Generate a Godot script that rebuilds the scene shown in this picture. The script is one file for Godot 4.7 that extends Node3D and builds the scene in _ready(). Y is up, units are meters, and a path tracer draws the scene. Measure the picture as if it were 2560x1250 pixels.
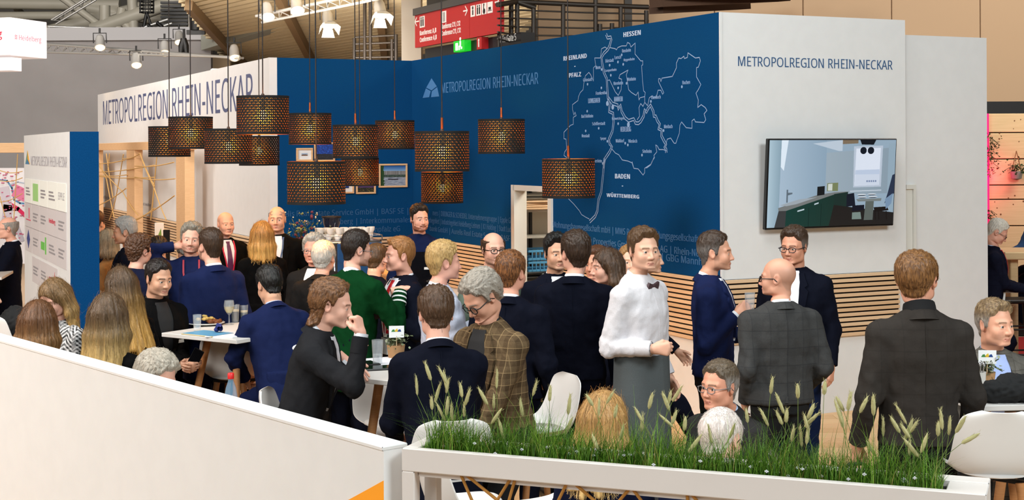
extends Node3D
# A trade-fair stand seen from a raised walkway: white and blue stand walls, a crowd of
# visitors at bar tables, pendant lamps over the bar, a planter and a parapet in front.

func _ready() -> void:
	# ------------------------------------------------------------ camera
	var cam := Camera3D.new()
	cam.name = "camera"
	add_child(cam)
	cam.projection = Camera3D.PROJECTION_FRUSTUM
	cam.keep_aspect = Camera3D.KEEP_HEIGHT
	cam.near = 0.1
	cam.far = 200.0
	cam.size = 0.1 * 1250.0 / FOCAL
	cam.frustum_offset = Vector2(0, -0.1 * 253.5 / FOCAL)
	cam.position = Vector3(0, EYE, 0)
	cam.rotation.z = -ROLL
	cam.current = true
	# ------------------------------------------------------------ surroundings and exposure
	var we := WorldEnvironment.new()
	we.name = "world_environment"
	var env := Environment.new()
	env.background_mode = Environment.BG_COLOR
	env.background_color = Color(0.30, 0.29, 0.28)
	env.tonemap_mode = Environment.TONE_MAPPER_LINEAR
	env.tonemap_exposure = 1.0
	env.sdfgi_enabled = true
	env.ssao_enabled = true
	env.ssil_enabled = true
	we.environment = env
	add_child(we)
	# ------------------------------------------------------------ light panels added out of view to light hall and stand
	var cool := Color(0.94, 0.985, 1.0)
	var warm := Color(1.0, 0.97, 0.94)
	added_panel(Vector3(6.0, 7.5, -0.5), Vector3(1.5, 1.5, -12.0), Vector2(4.0, 2.5), 84.0, cool)
	added_panel(Vector3(-3.5, 7.0, 4.5), Vector3(-1.0, 1.0, -8.0), Vector2(5.0, 3.0), 52.0, cool)  # added behind the camera to brighten fronts turned towards it
	added_panel(Vector3(-9.5, 7.0, -5.0), Vector3(-4.0, 1.5, -15.0), Vector2(5.0, 3.0), 118.0, warm)  # added at the far left to brighten the pillar and lettered wall
	added_panel(Vector3(-1.0, 8.0, -7.0), Vector3(-1.0, 0.0, -8.5), Vector2(6.0, 4.0), 42.0, cool)
	added_panel(Vector3(-14.0, 9.0, -20.0), Vector3(-13.0, 2.0, -30.0), Vector2(6.0, 3.0), 120.0, warm)
	added_panel(Vector3(8.0, 7.0, -14.5), Vector3(7.5, 2.5, -20.0), Vector2(4.0, 2.0), 33.0, warm)
	added_panel(Vector3(-5.0, 9.5, -16.0), Vector3(-6.0, 7.0, -32.0), Vector2(5.0, 2.5), 110.0, warm)  # added above the frame to brighten the roof
	added_panel(Vector3(-3.0, 3.1, -21.5), Vector3(-5.5, 9.0, -31.0), Vector2(3.0, 1.0), 34.0, warm)  # added uplight, hidden behind the back wall, brightening the ribbed roof
	var t0 := Time.get_ticks_msec()
	setting()
	hall()
	print("setting ", Time.get_ticks_msec() - t0)
	stand_fittings()
	lamps()
	furniture()
	prepare_people()
	print("furniture ", Time.get_ticks_msec() - t0)
	people()
	print("people ", Time.get_ticks_msec() - t0)
	planter()
	print("all ", Time.get_ticks_msec() - t0)

func added_panel(pos: Vector3, towards: Vector3, size: Vector2, energy: float, tint: Color) -> void:  # unseen source added for its light, with a matching housing
	var o := thing("added_light", "unseen large white light panel added to light the hall and stand", "added light", pos, 0.0, "added light panels")
	o.look_at_from_position(pos, towards, Vector3.UP)
	var b := MB.new()
	b.bbox(Vector3(-size.x / 2 - 0.05, -size.y / 2 - 0.05, 0.02), Vector3(size.x / 2 + 0.05, size.y / 2 + 0.05, 0.14), 0.02)
	part("housing", b, mat("fitting", Color(0.8, 0.8, 0.8), 0.5), o)
	var g := MB.new()
	g.box(Vector3(-size.x / 2, -size.y / 2, 0.0), Vector3(size.x / 2, size.y / 2, 0.02))
	part("diffuser", g, glow("panel_glow", Color(1.0, 0.95, 0.88), 0.6), o)
	var l := AreaLight3D.new()
	l.name = "light"
	l.area_size = size
	l.light_energy = energy
	l.light_color = tint
	l.area_range = 80.0
	l.shadow_enabled = true
	l.position = Vector3(0, 0, -0.02)
	o.add_child(l)
# ---------------------------------------------------------------- helpers: pixels to places
const FOCAL := 3543.0
const EYE := 2.35
const ROLL := 0.0055

func at(u: float, v: float, d: float) -> Vector3:
	var du := u - 1280.0
	var dv := v - 371.5
	return Vector3((du - ROLL * dv) / FOCAL * d, EYE - (dv + ROLL * du) / FOCAL * d, -d)

func at_height(u: float, v: float, h: float) -> Vector3:
	var y := (v - 371.5 + ROLL * (u - 1280.0)) / FOCAL
	return at(u, v, (EYE - h) / y)

func on_plane(u: float, v: float, p0: Vector3, n: Vector3) -> Vector3:
	var o := Vector3(0, EYE, 0)
	var dir := at(u, v, 1.0) - o
	return o + dir * ((p0 - o).dot(n) / dir.dot(n))

# ---------------------------------------------------------------- materials
var mats := {}
func mat(key: String, c: Color, rough := 0.6, metal := 0.0) -> StandardMaterial3D:
	if mats.has(key):
		return mats[key]
	var m := StandardMaterial3D.new()
	m.albedo_color = c
	m.roughness = rough
	m.metallic = metal
	mats[key] = m
	return m

func glow(key: String, c: Color, energy: float, base := Color(1, 1, 1)) -> StandardMaterial3D:
	if mats.has(key):
		return mats[key]
	var m := mat(key, base, 0.5)
	m.emission_enabled = true
	m.emission = c
	m.emission_energy_multiplier = energy
	return m

func glass_mat(key: String, c: Color, alpha: float, rough := 0.03) -> StandardMaterial3D:
	if mats.has(key):
		return mats[key]
	var m := mat(key, Color(c.r, c.g, c.b, alpha), rough)
	m.transparency = BaseMaterial3D.TRANSPARENCY_ALPHA
	return m

func noise_tex(freq: float, lo: Color, hi: Color, size := 256, sd := 1, octaves := 3) -> ImageTexture:
	var fn := FastNoiseLite.new()
	fn.seed = sd
	fn.frequency = freq
	fn.fractal_octaves = octaves
	var im := fn.get_seamless_image(size, size)
	var out := Image.create(size, size, false, Image.FORMAT_RGB8)
	for y in size:
		for x in size:
			out.set_pixel(x, y, lo.lerp(hi, im.get_pixel(x, y).r))
	return ImageTexture.create_from_image(out)

func wood_tex(lo: Color, hi: Color, sd: int, w := 256, h := 256) -> ImageTexture:
	var fn := FastNoiseLite.new()
	fn.seed = sd
	fn.frequency = 1.0
	var im := Image.create(w, h, false, Image.FORMAT_RGB8)
	for y in h:
		for x in w:
			var n := fn.get_noise_2d(x * 0.006, y * 0.09) * 0.5 + 0.5
			var n2 := fn.get_noise_2d(x * 0.02 + 50.0, y * 0.5) * 0.5 + 0.5
			im.set_pixel(x, y, lo.lerp(hi, clampf(n * 0.65 + n2 * 0.35, 0.0, 1.0)))
	return ImageTexture.create_from_image(im)

func tri_mat(key: String, tex: Texture2D, scale: Vector3, rough := 0.7, world := false, tint := Color(1, 1, 1)) -> StandardMaterial3D:
	if mats.has(key):
		return mats[key]
	var m := mat(key, tint, rough)
	m.albedo_texture = tex
	m.uv1_triplanar = true
	m.uv1_world_triplanar = world
	m.uv1_scale = scale
	return m

# ---------------------------------------------------------------- mesh builder
class MB:
	var v := PackedVector3Array()
	var n := PackedVector3Array()
	var uv := PackedVector2Array()
	var c := PackedColorArray()
	var ix := PackedInt32Array()
	var col := Color(1, 1, 1)
	var xf := Transform3D.IDENTITY

	func vert(p: Vector3, nn: Vector3, t := Vector2.ZERO) -> int:
		v.append(xf * p)
		n.append((xf.basis * nn).normalized())
		uv.append(t)
		c.append(col)
		return v.size() - 1

	func tri(a: int, b: int, d: int) -> void:
		ix.append(a); ix.append(b); ix.append(d)

	# corners counter-clockwise as seen from outside
	func quad(a: Vector3, b: Vector3, d: Vector3, e: Vector3) -> void:
		var nn := (b - a).cross(e - a)
		if nn.length_squared() < 1e-14:
			nn = (d - b).cross(e - b)
		nn = nn.normalized()
		var i := vert(a, nn, Vector2(0, 1))
		vert(b, nn, Vector2(1, 1)); vert(d, nn, Vector2(1, 0)); vert(e, nn, Vector2(0, 0))
		tri(i, i + 2, i + 1); tri(i, i + 3, i + 2)

	func box(lo: Vector3, hi: Vector3) -> void:
		var p := [Vector3(lo.x, lo.y, lo.z), Vector3(hi.x, lo.y, lo.z), Vector3(hi.x, hi.y, lo.z), Vector3(lo.x, hi.y, lo.z),
			Vector3(lo.x, lo.y, hi.z), Vector3(hi.x, lo.y, hi.z), Vector3(hi.x, hi.y, hi.z), Vector3(lo.x, hi.y, hi.z)]
		quad(p[4], p[5], p[6], p[7]); quad(p[1], p[0], p[3], p[2]); quad(p[5], p[1], p[2], p[6])
		quad(p[0], p[4], p[7], p[3]); quad(p[7], p[6], p[2], p[3]); quad(p[0], p[1], p[5], p[4])

	# box with chamfered edges
	func bbox(lo: Vector3, hi: Vector3, b: float) -> void:
		b = minf(b, minf(hi.x - lo.x, minf(hi.y - lo.y, hi.z - lo.z)) * 0.45)
		var o := lo + Vector3(b, b, b)
		var k := hi - Vector3(b, b, b)
		quad(Vector3(o.x, o.y, hi.z), Vector3(k.x, o.y, hi.z), Vector3(k.x, k.y, hi.z), Vector3(o.x, k.y, hi.z))
		quad(Vector3(k.x, o.y, lo.z), Vector3(o.x, o.y, lo.z), Vector3(o.x, k.y, lo.z), Vector3(k.x, k.y, lo.z))
		quad(Vector3(hi.x, o.y, k.z), Vector3(hi.x, o.y, o.z), Vector3(hi.x, k.y, o.z), Vector3(hi.x, k.y, k.z))
		quad(Vector3(lo.x, o.y, o.z), Vector3(lo.x, o.y, k.z), Vector3(lo.x, k.y, k.z), Vector3(lo.x, k.y, o.z))
		quad(Vector3(o.x, hi.y, k.z), Vector3(k.x, hi.y, k.z), Vector3(k.x, hi.y, o.z), Vector3(o.x, hi.y, o.z))
		quad(Vector3(o.x, lo.y, o.z), Vector3(k.x, lo.y, o.z), Vector3(k.x, lo.y, k.z), Vector3(o.x, lo.y, k.z))
		quad(Vector3(o.x, k.y, hi.z), Vector3(k.x, k.y, hi.z), Vector3(k.x, hi.y, k.z), Vector3(o.x, hi.y, k.z))
		quad(Vector3(o.x, lo.y, k.z), Vector3(k.x, lo.y, k.z), Vector3(k.x, o.y, hi.z), Vector3(o.x, o.y, hi.z))
		quad(Vector3(k.x, k.y, lo.z), Vector3(o.x, k.y, lo.z), Vector3(o.x, hi.y, o.z), Vector3(k.x, hi.y, o.z))
		quad(Vector3(k.x, lo.y, o.z), Vector3(o.x, lo.y, o.z), Vector3(o.x, o.y, lo.z), Vector3(k.x, o.y, lo.z))
		quad(Vector3(hi.x, k.y, k.z), Vector3(hi.x, k.y, o.z), Vector3(k.x, hi.y, o.z), Vector3(k.x, hi.y, k.z))
		quad(Vector3(k.x, lo.y, k.z), Vector3(k.x, lo.y, o.z), Vector3(hi.x, o.y, o.z), Vector3(hi.x, o.y, k.z))
		quad(Vector3(lo.x, k.y, o.z), Vector3(lo.x, k.y, k.z), Vector3(o.x, hi.y, k.z), Vector3(o.x, hi.y, o.z))
		quad(Vector3(o.x, lo.y, o.z), Vector3(o.x, lo.y, k.z), Vector3(lo.x, o.y, k.z), Vector3(lo.x, o.y, o.z))
		quad(Vector3(k.x, o.y, hi.z), Vector3(hi.x, o.y, k.z), Vector3(hi.x, k.y, k.z), Vector3(k.x, k.y, hi.z))
		quad(Vector3(lo.x, o.y, k.z), Vector3(o.x, o.y, hi.z), Vector3(o.x, k.y, hi.z), Vector3(lo.x, k.y, k.z))
		quad(Vector3(hi.x, o.y, o.z), Vector3(k.x, o.y, lo.z), Vector3(k.x, k.y, lo.z), Vector3(hi.x, k.y, o.z))
		quad(Vector3(o.x, o.y, lo.z), Vector3(lo.x, o.y, o.z), Vector3(lo.x, k.y, o.z), Vector3(o.x, k.y, lo.z))

	# tube along points, one radius each; smooth
	func tube(pts: Array, radii: Array, seg := 8, caps := true) -> void:
		var first := v.size()
		var up := Vector3.UP
		for i in pts.size():
			var p: Vector3 = pts[i]
			var a: Vector3 = pts[maxi(i - 1, 0)]
			var b: Vector3 = pts[mini(i + 1, pts.size() - 1)]
			var t := (b - a).normalized()
			if i == 0:
				up = Vector3.UP if absf(t.y) < 0.9 else Vector3.RIGHT
			var side := up.cross(t).normalized()
			up = t.cross(side).normalized()
			var r: float = radii[i] if radii.size() > 1 else radii[0]
			for k in seg + 1:
				var w := TAU * k / seg
				var dir := side * cos(w) + up * sin(w)
				vert(p + dir * r, dir, Vector2(float(k) / seg, float(i) / maxi(pts.size() - 1, 1)))
		for i in pts.size() - 1:
			for k in seg:
				var q := first + i * (seg + 1) + k
				tri(q, q + seg + 1, q + 1)
				tri(q + 1, q + seg + 1, q + seg + 2)
		if caps:
			for e in 2:
				var i: int = 0 if e == 0 else pts.size() - 1
				var p: Vector3 = pts[i]
				var t: Vector3 = (pts[0] - pts[1]).normalized() if e == 0 else (pts[i] - pts[i - 1]).normalized()
				var m := vert(p, t)
				var s := v.size()
				for k in seg + 1:
					var q: Vector3 = xf.affine_inverse() * v[first + i * (seg + 1) + k]
					vert(q, t)
				for k in seg:
					if e == 0: tri(m, s + k, s + k + 1)
					else: tri(m, s + k + 1, s + k)

	# profile of (radius, y) turned about y
	func lathe(prof: Array, seg := 24, sharp := 0.7) -> void:
		var rows := []
		for i in prof.size() - 1:
			var a: Vector2 = prof[i]
			var b: Vector2 = prof[i + 1]
			var d := (b - a)
			var nn := Vector2(d.y, -d.x).normalized()
			rows.append([a, b, nn])
		for i in rows.size():
			var na: Vector2 = rows[i][2]
			var nb: Vector2 = rows[i][2]
			if i > 0 and na.dot(rows[i - 1][2]) > sharp: na = (na + rows[i - 1][2]).normalized()
			if i < rows.size() - 1 and nb.dot(rows[i + 1][2]) > sharp: nb = (nb + rows[i + 1][2]).normalized()
			var s := v.size()
			for k in seg + 1:
				var w := TAU * k / seg
				var cs := cos(w)
				var sn := sin(w)
				var t := float(k) / seg
				vert(Vector3(rows[i][0].x * cs, rows[i][0].y, rows[i][0].x * sn), Vector3(na.x * cs, na.y, na.x * sn), Vector2(t, 1.0 - float(i) / rows.size()))
				vert(Vector3(rows[i][1].x * cs, rows[i][1].y, rows[i][1].x * sn), Vector3(nb.x * cs, nb.y, nb.x * sn), Vector2(t, 1.0 - float(i + 1) / rows.size()))
			for k in seg:
				var q := s + k * 2
				tri(q, q + 2, q + 1); tri(q + 1, q + 2, q + 3)

	# grid of points (rows of equal length), smooth normals, optionally closed sideways
	func grid(rows: Array, flip := false) -> void:
		var s := v.size()
		var w: int = rows[0].size()
		for j in rows.size():
			for i in w:
				var a: Vector3 = rows[j][maxi(i - 1, 0)]
				var b: Vector3 = rows[j][mini(i + 1, w - 1)]
				var d: Vector3 = rows[maxi(j - 1, 0)][i]
				var e: Vector3 = rows[mini(j + 1, rows.size() - 1)][i]
				var nn := (b - a).cross(e - d)
				if flip: nn = -nn
				if nn.length_squared() < 1e-16: nn = Vector3.UP
				vert(rows[j][i], nn.normalized(), Vector2(float(i) / (w - 1), float(j) / maxi(rows.size() - 1, 1)))
		for j in rows.size() - 1:
			for i in w - 1:
				var q := s + j * w + i
				if flip:
					tri(q, q + 1, q + w); tri(q + 1, q + w + 1, q + w)
				else:
					tri(q, q + w, q + 1); tri(q + 1, q + w, q + w + 1)

	# flat polygon (x, y) pushed from z0 to z1
	func prism(poly: PackedVector2Array, z0: float, z1: float) -> void:
		if Geometry2D.is_polygon_clockwise(poly): poly.reverse()
		var t := Geometry2D.triangulate_polygon(poly)
		for side in 2:
			var s := v.size()
			var z := z1 if side == 0 else z0
			for p in poly: vert(Vector3(p.x, p.y, z), Vector3(0, 0, 1 if side == 0 else -1), p)
			for i in range(0, t.size(), 3):
				var a := poly[t[i]]
				var b := poly[t[i + 1]]
				var d := poly[t[i + 2]]
				var ccw := (b - a).cross(d - a) > 0.0
				if ccw == (side == 0): tri(s + t[i], s + t[i + 2], s + t[i + 1])
				else: tri(s + t[i], s + t[i + 1], s + t[i + 2])
		for i in poly.size():
			var a := poly[i]
			var b := poly[(i + 1) % poly.size()]
			quad(Vector3(a.x, a.y, z0), Vector3(b.x, b.y, z0), Vector3(b.x, b.y, z1), Vector3(a.x, a.y, z1))

	func bar(a: Vector3, b: Vector3, w: float, h: float, up := Vector3.UP) -> void:
		var keep := xf
		var z := (b - a).normalized()
		var x := up.cross(z)
		if x.length() < 0.01: x = Vector3.RIGHT.cross(z)
		x = x.normalized()
		xf = keep * Transform3D(Basis(x, z.cross(x), z), a)
		box(Vector3(-w / 2, -h / 2, 0), Vector3(w / 2, h / 2, (b - a).length()))
		xf = keep

	func ball(p: Vector3, r: Vector3, seg := 12) -> void:
		var prof := []
		var rings := maxi(seg / 2, 4)
		for i in rings + 1:
			var w := -PI / 2 + PI * i / rings
			prof.append(Vector2(cos(w), sin(w)))
		var keep := xf
		xf = keep * Transform3D(Basis.from_scale(r), p)
		lathe(prof, seg, -1.0)
		xf = keep

	func add(verts: PackedVector3Array, norms: PackedVector3Array, cols: PackedColorArray, idx: PackedInt32Array) -> void:
		var s := v.size()
		v.append_array(verts); n.append_array(norms); c.append_array(cols)
		var t := PackedVector2Array()
		t.resize(verts.size())
		uv.append_array(t)
		for i in idx: ix.append(s + i)

	func mesh(m: Material) -> ArrayMesh:
		var a := []
		a.resize(Mesh.ARRAY_MAX)
		a[Mesh.ARRAY_VERTEX] = v
		a[Mesh.ARRAY_NORMAL] = n
		a[Mesh.ARRAY_TEX_UV] = uv
		a[Mesh.ARRAY_COLOR] = c
		a[Mesh.ARRAY_INDEX] = ix
		var am := ArrayMesh.new()
		am.add_surface_from_arrays(Mesh.PRIMITIVE_TRIANGLES, a)
		am.surface_set_material(0, m)
		return am

# ---------------------------------------------------------------- nodes
var taken := {}
func numbered(called: String) -> String:
	var k: int = taken.get(called, 0)
	taken[called] = k + 1
	return called if k == 0 else "%s_%03d" % [called, k]

func part(called: String, b: MB, m: Material, parent: Node, label := "") -> MeshInstance3D:
	return part_mesh(called, b.mesh(m), parent, label)

func part_mesh(called: String, me: Mesh, parent: Node, label := "") -> MeshInstance3D:
	var o := MeshInstance3D.new()
	o.name = called if parent != self else numbered(called)
	o.mesh = me
	o.cast_shadow = GeometryInstance3D.SHADOW_CASTING_SETTING_ON
	parent.add_child(o, true)
	if label: o.set_meta("label", label)
	return o

func thing(called: String, label: String, category: String, pos := Vector3.ZERO, turn := 0.0, group := "") -> Node3D:
	var o := Node3D.new()
	o.name = numbered(called)
	add_child(o)
	o.position = pos
	o.rotation.y = turn
	tag(o, label, category, group)
	return o

func tag(o: Node, label: String, category := "", group := "") -> Node:
	o.set_meta("label", label)
	if category: o.set_meta("category", category)
	if group: o.set_meta("group", group)
	return o

func struct(called: String, label: String, b: MB = null, m: Material = null) -> Node3D:
	var o: Node3D
	if b == null:
		o = Node3D.new()
		o.name = numbered(called)
		add_child(o)
	else:
		o = part(called, b, m, self)
	o.set_meta("kind", "structure")
	o.set_meta("label", label)
	o.set_meta("category", called.get_slice("_", 0))
	return o

func copy(o: Node3D, base: String, pos: Vector3, turn := 0.0, label := "") -> Node3D:
	var r: Node3D = o.duplicate()
	r.name = numbered(base)
	add_child(r)
	r.position = pos
	r.rotation.y = turn
	if label: r.set_meta("label", label)
	return r

func lettering(called: String, text: String, parent: Node, m: Material, xf: Transform3D, height: float, width: float, font := "Droid Sans", align := 0, weight := 400, depth := 0.003) -> MeshInstance3D:
	var t := TextMesh.new()
	var sf := SystemFont.new()
	sf.font_names = PackedStringArray([font])
	sf.font_weight = weight
	t.font = sf
	t.font_size = 32
	t.pixel_size = 0.01
	t.depth = 0.01
	t.curve_step = 2.0
	t.text = text
	t.horizontal_alignment = HORIZONTAL_ALIGNMENT_LEFT
	t.vertical_alignment = VERTICAL_ALIGNMENT_BOTTOM
	t.material = m
	var a := t.get_aabb()
	var o := part_mesh(called, t, parent)
	var sx := width / maxf(a.size.x, 0.001)
	var sy := height / maxf(a.size.y, 0.001)
	if width <= 0.0: sx = sy * 0.8
	var off := Vector3(-a.position.x * sx, -a.position.y * sy, 0.0)
	if align == 1: off.x -= a.size.x * sx * 0.5
	o.transform = xf * Transform3D(Basis.from_scale(Vector3(sx, sy, depth / 0.01)), off)
	return o
# ---------------------------------------------------------------- distance fields and surface nets
class Field:
	var o: Vector3
	var h: float
	var nx: int
	var ny: int
	var nz: int
	var g := PackedFloat32Array()

	func _init(lo: Vector3, hi: Vector3, cell: float) -> void:
		o = lo
		h = cell
		nx = int(ceil((hi.x - lo.x) / cell)) + 2
		ny = int(ceil((hi.y - lo.y) / cell)) + 2
		nz = int(ceil((hi.z - lo.z) / cell)) + 2
		g.resize(nx * ny * nz)
		g.fill(1.0)

	func span(lo: Vector3, hi: Vector3) -> Array:
		var a := ((lo - o) / h).floor()
		var b := ((hi - o) / h).ceil()
		return [maxi(int(a.x), 0), mini(int(b.x), nx - 1), maxi(int(a.y), 0), mini(int(b.y), ny - 1), maxi(int(a.z), 0), mini(int(b.z), nz - 1)]

	func capsule(a: Vector3, b: Vector3, ra: float, rb: float, k := 0.02, sub := false) -> void:
		var m := maxf(ra, rb) + k + h * 2.5
		var mm := Vector3(m, m, m)
		var s := span(a.min(b) - mm, a.max(b) + mm)
		var ba := b - a
		var bb := maxf(ba.dot(ba), 1e-9)
		for z: int in range(s[4], s[5] + 1):
			for y: int in range(s[2], s[3] + 1):
				var i: int = (z * ny + y) * nx + s[0]
				var p := o + Vector3(s[0], y, z) * h
				for x: int in range(s[0], s[1] + 1):
					var pa := p - a
					var t := clampf(pa.dot(ba) / bb, 0.0, 1.0)
					var d := (pa - ba * t).length() - ra - (rb - ra) * t
					put(i, d, k, sub)
					i += 1
					p.x += h

	func put(i: int, d: float, k: float, sub: bool) -> void:
		var e := g[i]
		if sub:
			d = -d
			var w := maxf(k - absf(e - d), 0.0) / k
			g[i] = maxf(e, d) + w * w * k * 0.25
		else:
			var w := maxf(k - absf(e - d), 0.0) / k
			g[i] = minf(e, d) - w * w * k * 0.25

	func ellipsoid(xf: Transform3D, r: Vector3, k := 0.02, sub := false) -> void:
		var m := maxf(r.x, maxf(r.y, r.z)) + k + h * 2.5
		var mm := Vector3(m, m, m)
		var s := span(xf.origin - mm, xf.origin + mm)
		var inv := xf.affine_inverse()
		for z: int in range(s[4], s[5] + 1):
			for y: int in range(s[2], s[3] + 1):
				var i: int = (z * ny + y) * nx + s[0]
				for x: int in range(s[0], s[1] + 1):
					var p := inv * (o + Vector3(x, y, z) * h)
					var q := p / r
					var l := q.length()
					var l2 := (q / r).length()
					put(i, l * (l - 1.0) / maxf(l2, 1e-6), k, sub)
					i += 1

	# stack of ellipses along y in the frame xf: rows of [y, half width, half depth, z offset]
	func profile(xf: Transform3D, rows: Array, k := 0.02, sub := false, pow_ := 2.4) -> void:
		var lo := Vector3(1e9, 1e9, 1e9)
		var hi := -lo
		for r: Array in rows:
			for sx: float in [-1.0, 1.0]:
				for sz: float in [-1.0, 1.0]:
					var q := xf * Vector3(sx * r[1], r[0], sz * r[2] + r[3])
					lo = lo.min(q)
					hi = hi.max(q)
		var m := k + h * 2.5
		var s := span(lo - Vector3(m, m, m), hi + Vector3(m, m, m))
		var inv := xf.affine_inverse()
		var n := rows.size()
		var y0: float = rows[0][0]
		var y1: float = rows[n - 1][0]
		for z: int in range(s[4], s[5] + 1):
			for y: int in range(s[2], s[3] + 1):
				var i: int = (z * ny + y) * nx + s[0]
				for x: int in range(s[0], s[1] + 1):
					var p := inv * (o + Vector3(x, y, z) * h)
					var yy := clampf(p.y, y0, y1 - 0.0001)
					var j := 0
					while j < n - 2 and yy >= rows[j + 1][0]:
						j += 1
					var ra: Array = rows[j]
					var rb: Array = rows[j + 1]
					var t: float = (yy - ra[0]) / (rb[0] - ra[0])
					t = t * t * (3.0 - 2.0 * t) * 0.5 + t * 0.5
					var a: float = lerpf(ra[1], rb[1], t)
					var b: float = lerpf(ra[2], rb[2], t)
					var zz: float = p.z - lerpf(ra[3], rb[3], t)
					var qx := absf(p.x) / a
					var qz := absf(zz) / b
					var l := pow(pow(qx, pow_) + pow(qz, pow_), 1.0 / pow_)
					var gx := qx / a
					var gz := qz / b
					var d := l * (l - 1.0) / maxf(sqrt(gx * gx + gz * gz), 1e-4) if l > 0.2 else -minf(a, b)
					d = maxf(d, maxf(y0 - p.y, p.y - y1))
					put(i, d, k, sub)
					i += 1

	func cut(point: Vector3, normal: Vector3) -> void:
		for z in nz:
			for y in ny:
				var i := (z * ny + y) * nx
				for x in nx:
					var d := (o + Vector3(x, y, z) * h - point).dot(normal)
					if d > g[i]: g[i] = d
					i += 1

	func value(p: Vector3) -> float:
		var q := (p - o) / h
		var x := clampi(int(floor(q.x)), 0, nx - 2)
		var y := clampi(int(floor(q.y)), 0, ny - 2)
		var z := clampi(int(floor(q.z)), 0, nz - 2)
		var f := Vector3(clampf(q.x - x, 0, 1), clampf(q.y - y, 0, 1), clampf(q.z - z, 0, 1))
		var i := (z * ny + y) * nx + x
		var sy := nx
		var sz := nx * ny
		var a := lerpf(lerpf(g[i], g[i + 1], f.x), lerpf(g[i + sy], g[i + sy + 1], f.x), f.y)
		var b := lerpf(lerpf(g[i + sz], g[i + sz + 1], f.x), lerpf(g[i + sz + sy], g[i + sz + sy + 1], f.x), f.y)
		return lerpf(a, b, f.z)

	# march from p along dir to the surface; returns the point on it
	func hit(p: Vector3, dir: Vector3, far := 0.6) -> Vector3:
		var t := 0.0
		var last := 0.0
		while t < far:
			if value(p + dir * t) <= 0.0:
				var a := last
				var b := t
				for k in 8:
					var m := (a + b) * 0.5
					if value(p + dir * m) <= 0.0: b = m
					else: a = m
				return p + dir * b
			last = t
			t += 0.01
		return p + dir * far

	# surface nets: [positions, normals, indices]
	func nets() -> Array:
		var pos := PackedVector3Array()
		var ix := PackedInt32Array()
		var id := PackedInt32Array()
		id.resize(nx * ny * nz)
		id.fill(-1)
		var sy := nx
		var sz := nx * ny
		var off := PackedInt32Array([0, 1, sy, sy + 1, sz, sz + 1, sz + sy, sz + sy + 1])
		var co := [Vector3(0, 0, 0), Vector3(1, 0, 0), Vector3(0, 1, 0), Vector3(1, 1, 0), Vector3(0, 0, 1), Vector3(1, 0, 1), Vector3(0, 1, 1), Vector3(1, 1, 1)]
		var ed := [[0, 1], [2, 3], [4, 5], [6, 7], [0, 2], [1, 3], [4, 6], [5, 7], [0, 4], [1, 5], [2, 6], [3, 7]]
		for z in nz - 1:
			for y in ny - 1:
				var i := (z * ny + y) * nx
				for x in nx - 1:
					var neg := 0
					if g[i] < 0.0: neg += 1
					if g[i + 1] < 0.0: neg += 1
					if g[i + sy] < 0.0: neg += 1
					if g[i + sy + 1] < 0.0: neg += 1
					if g[i + sz] < 0.0: neg += 1
					if g[i + sz + 1] < 0.0: neg += 1
					if g[i + sz + sy] < 0.0: neg += 1
					if g[i + sz + sy + 1] < 0.0: neg += 1
					if neg > 0 and neg < 8:
						var sum := Vector3.ZERO
						var cnt := 0
						for e: Array in ed:
							var a := g[i + off[e[0]]]
							var b := g[i + off[e[1]]]
							if (a < 0.0) != (b < 0.0):
								var ca: Vector3 = co[e[0]]
								var cb: Vector3 = co[e[1]]
								sum += ca.lerp(cb, a / (a - b))
								cnt += 1
						id[i] = pos.size()
						pos.append(o + (Vector3(x, y, z) + sum / cnt) * h)
					i += 1
		for z in range(1, nz - 1):
			for y in range(1, ny - 1):
				var i := (z * ny + y) * nx + 1
				for x in range(1, nx - 1):
					var s := g[i] < 0.0
					if s != (g[i + 1] < 0.0): put_quad(ix, id[i - sy - sz], id[i - sz], id[i], id[i - sy], s)
					if s != (g[i + sy] < 0.0): put_quad(ix, id[i - 1 - sz], id[i - 1], id[i], id[i - sz], s)
					if s != (g[i + sz] < 0.0): put_quad(ix, id[i - 1 - sy], id[i - sy], id[i], id[i - 1], s)
					i += 1
		return [pos, Field.normals(pos, ix), ix]

	func put_quad(ix: PackedInt32Array, a: int, b: int, c: int, d: int, s: bool) -> void:
		if a < 0 or b < 0 or c < 0 or d < 0: return
		if s:
			ix.append(a); ix.append(c); ix.append(b); ix.append(a); ix.append(d); ix.append(c)
		else:
			ix.append(a); ix.append(b); ix.append(c); ix.append(a); ix.append(c); ix.append(d)

	static func normals(pos: PackedVector3Array, ix: PackedInt32Array) -> PackedVector3Array:
		var n := PackedVector3Array()
		n.resize(pos.size())
		for t in range(0, ix.size(), 3):
			var a := pos[ix[t]]
			var f := (pos[ix[t + 2]] - a).cross(pos[ix[t + 1]] - a)
			n[ix[t]] += f
			n[ix[t + 1]] += f
			n[ix[t + 2]] += f
		for i in n.size():
			n[i] = n[i].normalized()
		return n
# ---------------------------------------------------------------- heads and hands, made once and reused
var heads := []      # [positions, normals, indices, marks] fine and coarse
var hand_meshes := {}

func t3(x: float, y: float, z: float, rx := 0.0, ry := 0.0, rz := 0.0) -> Transform3D:
	return Transform3D(Basis.from_euler(Vector3(rx, ry, rz)), Vector3(x, y, z))

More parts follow.
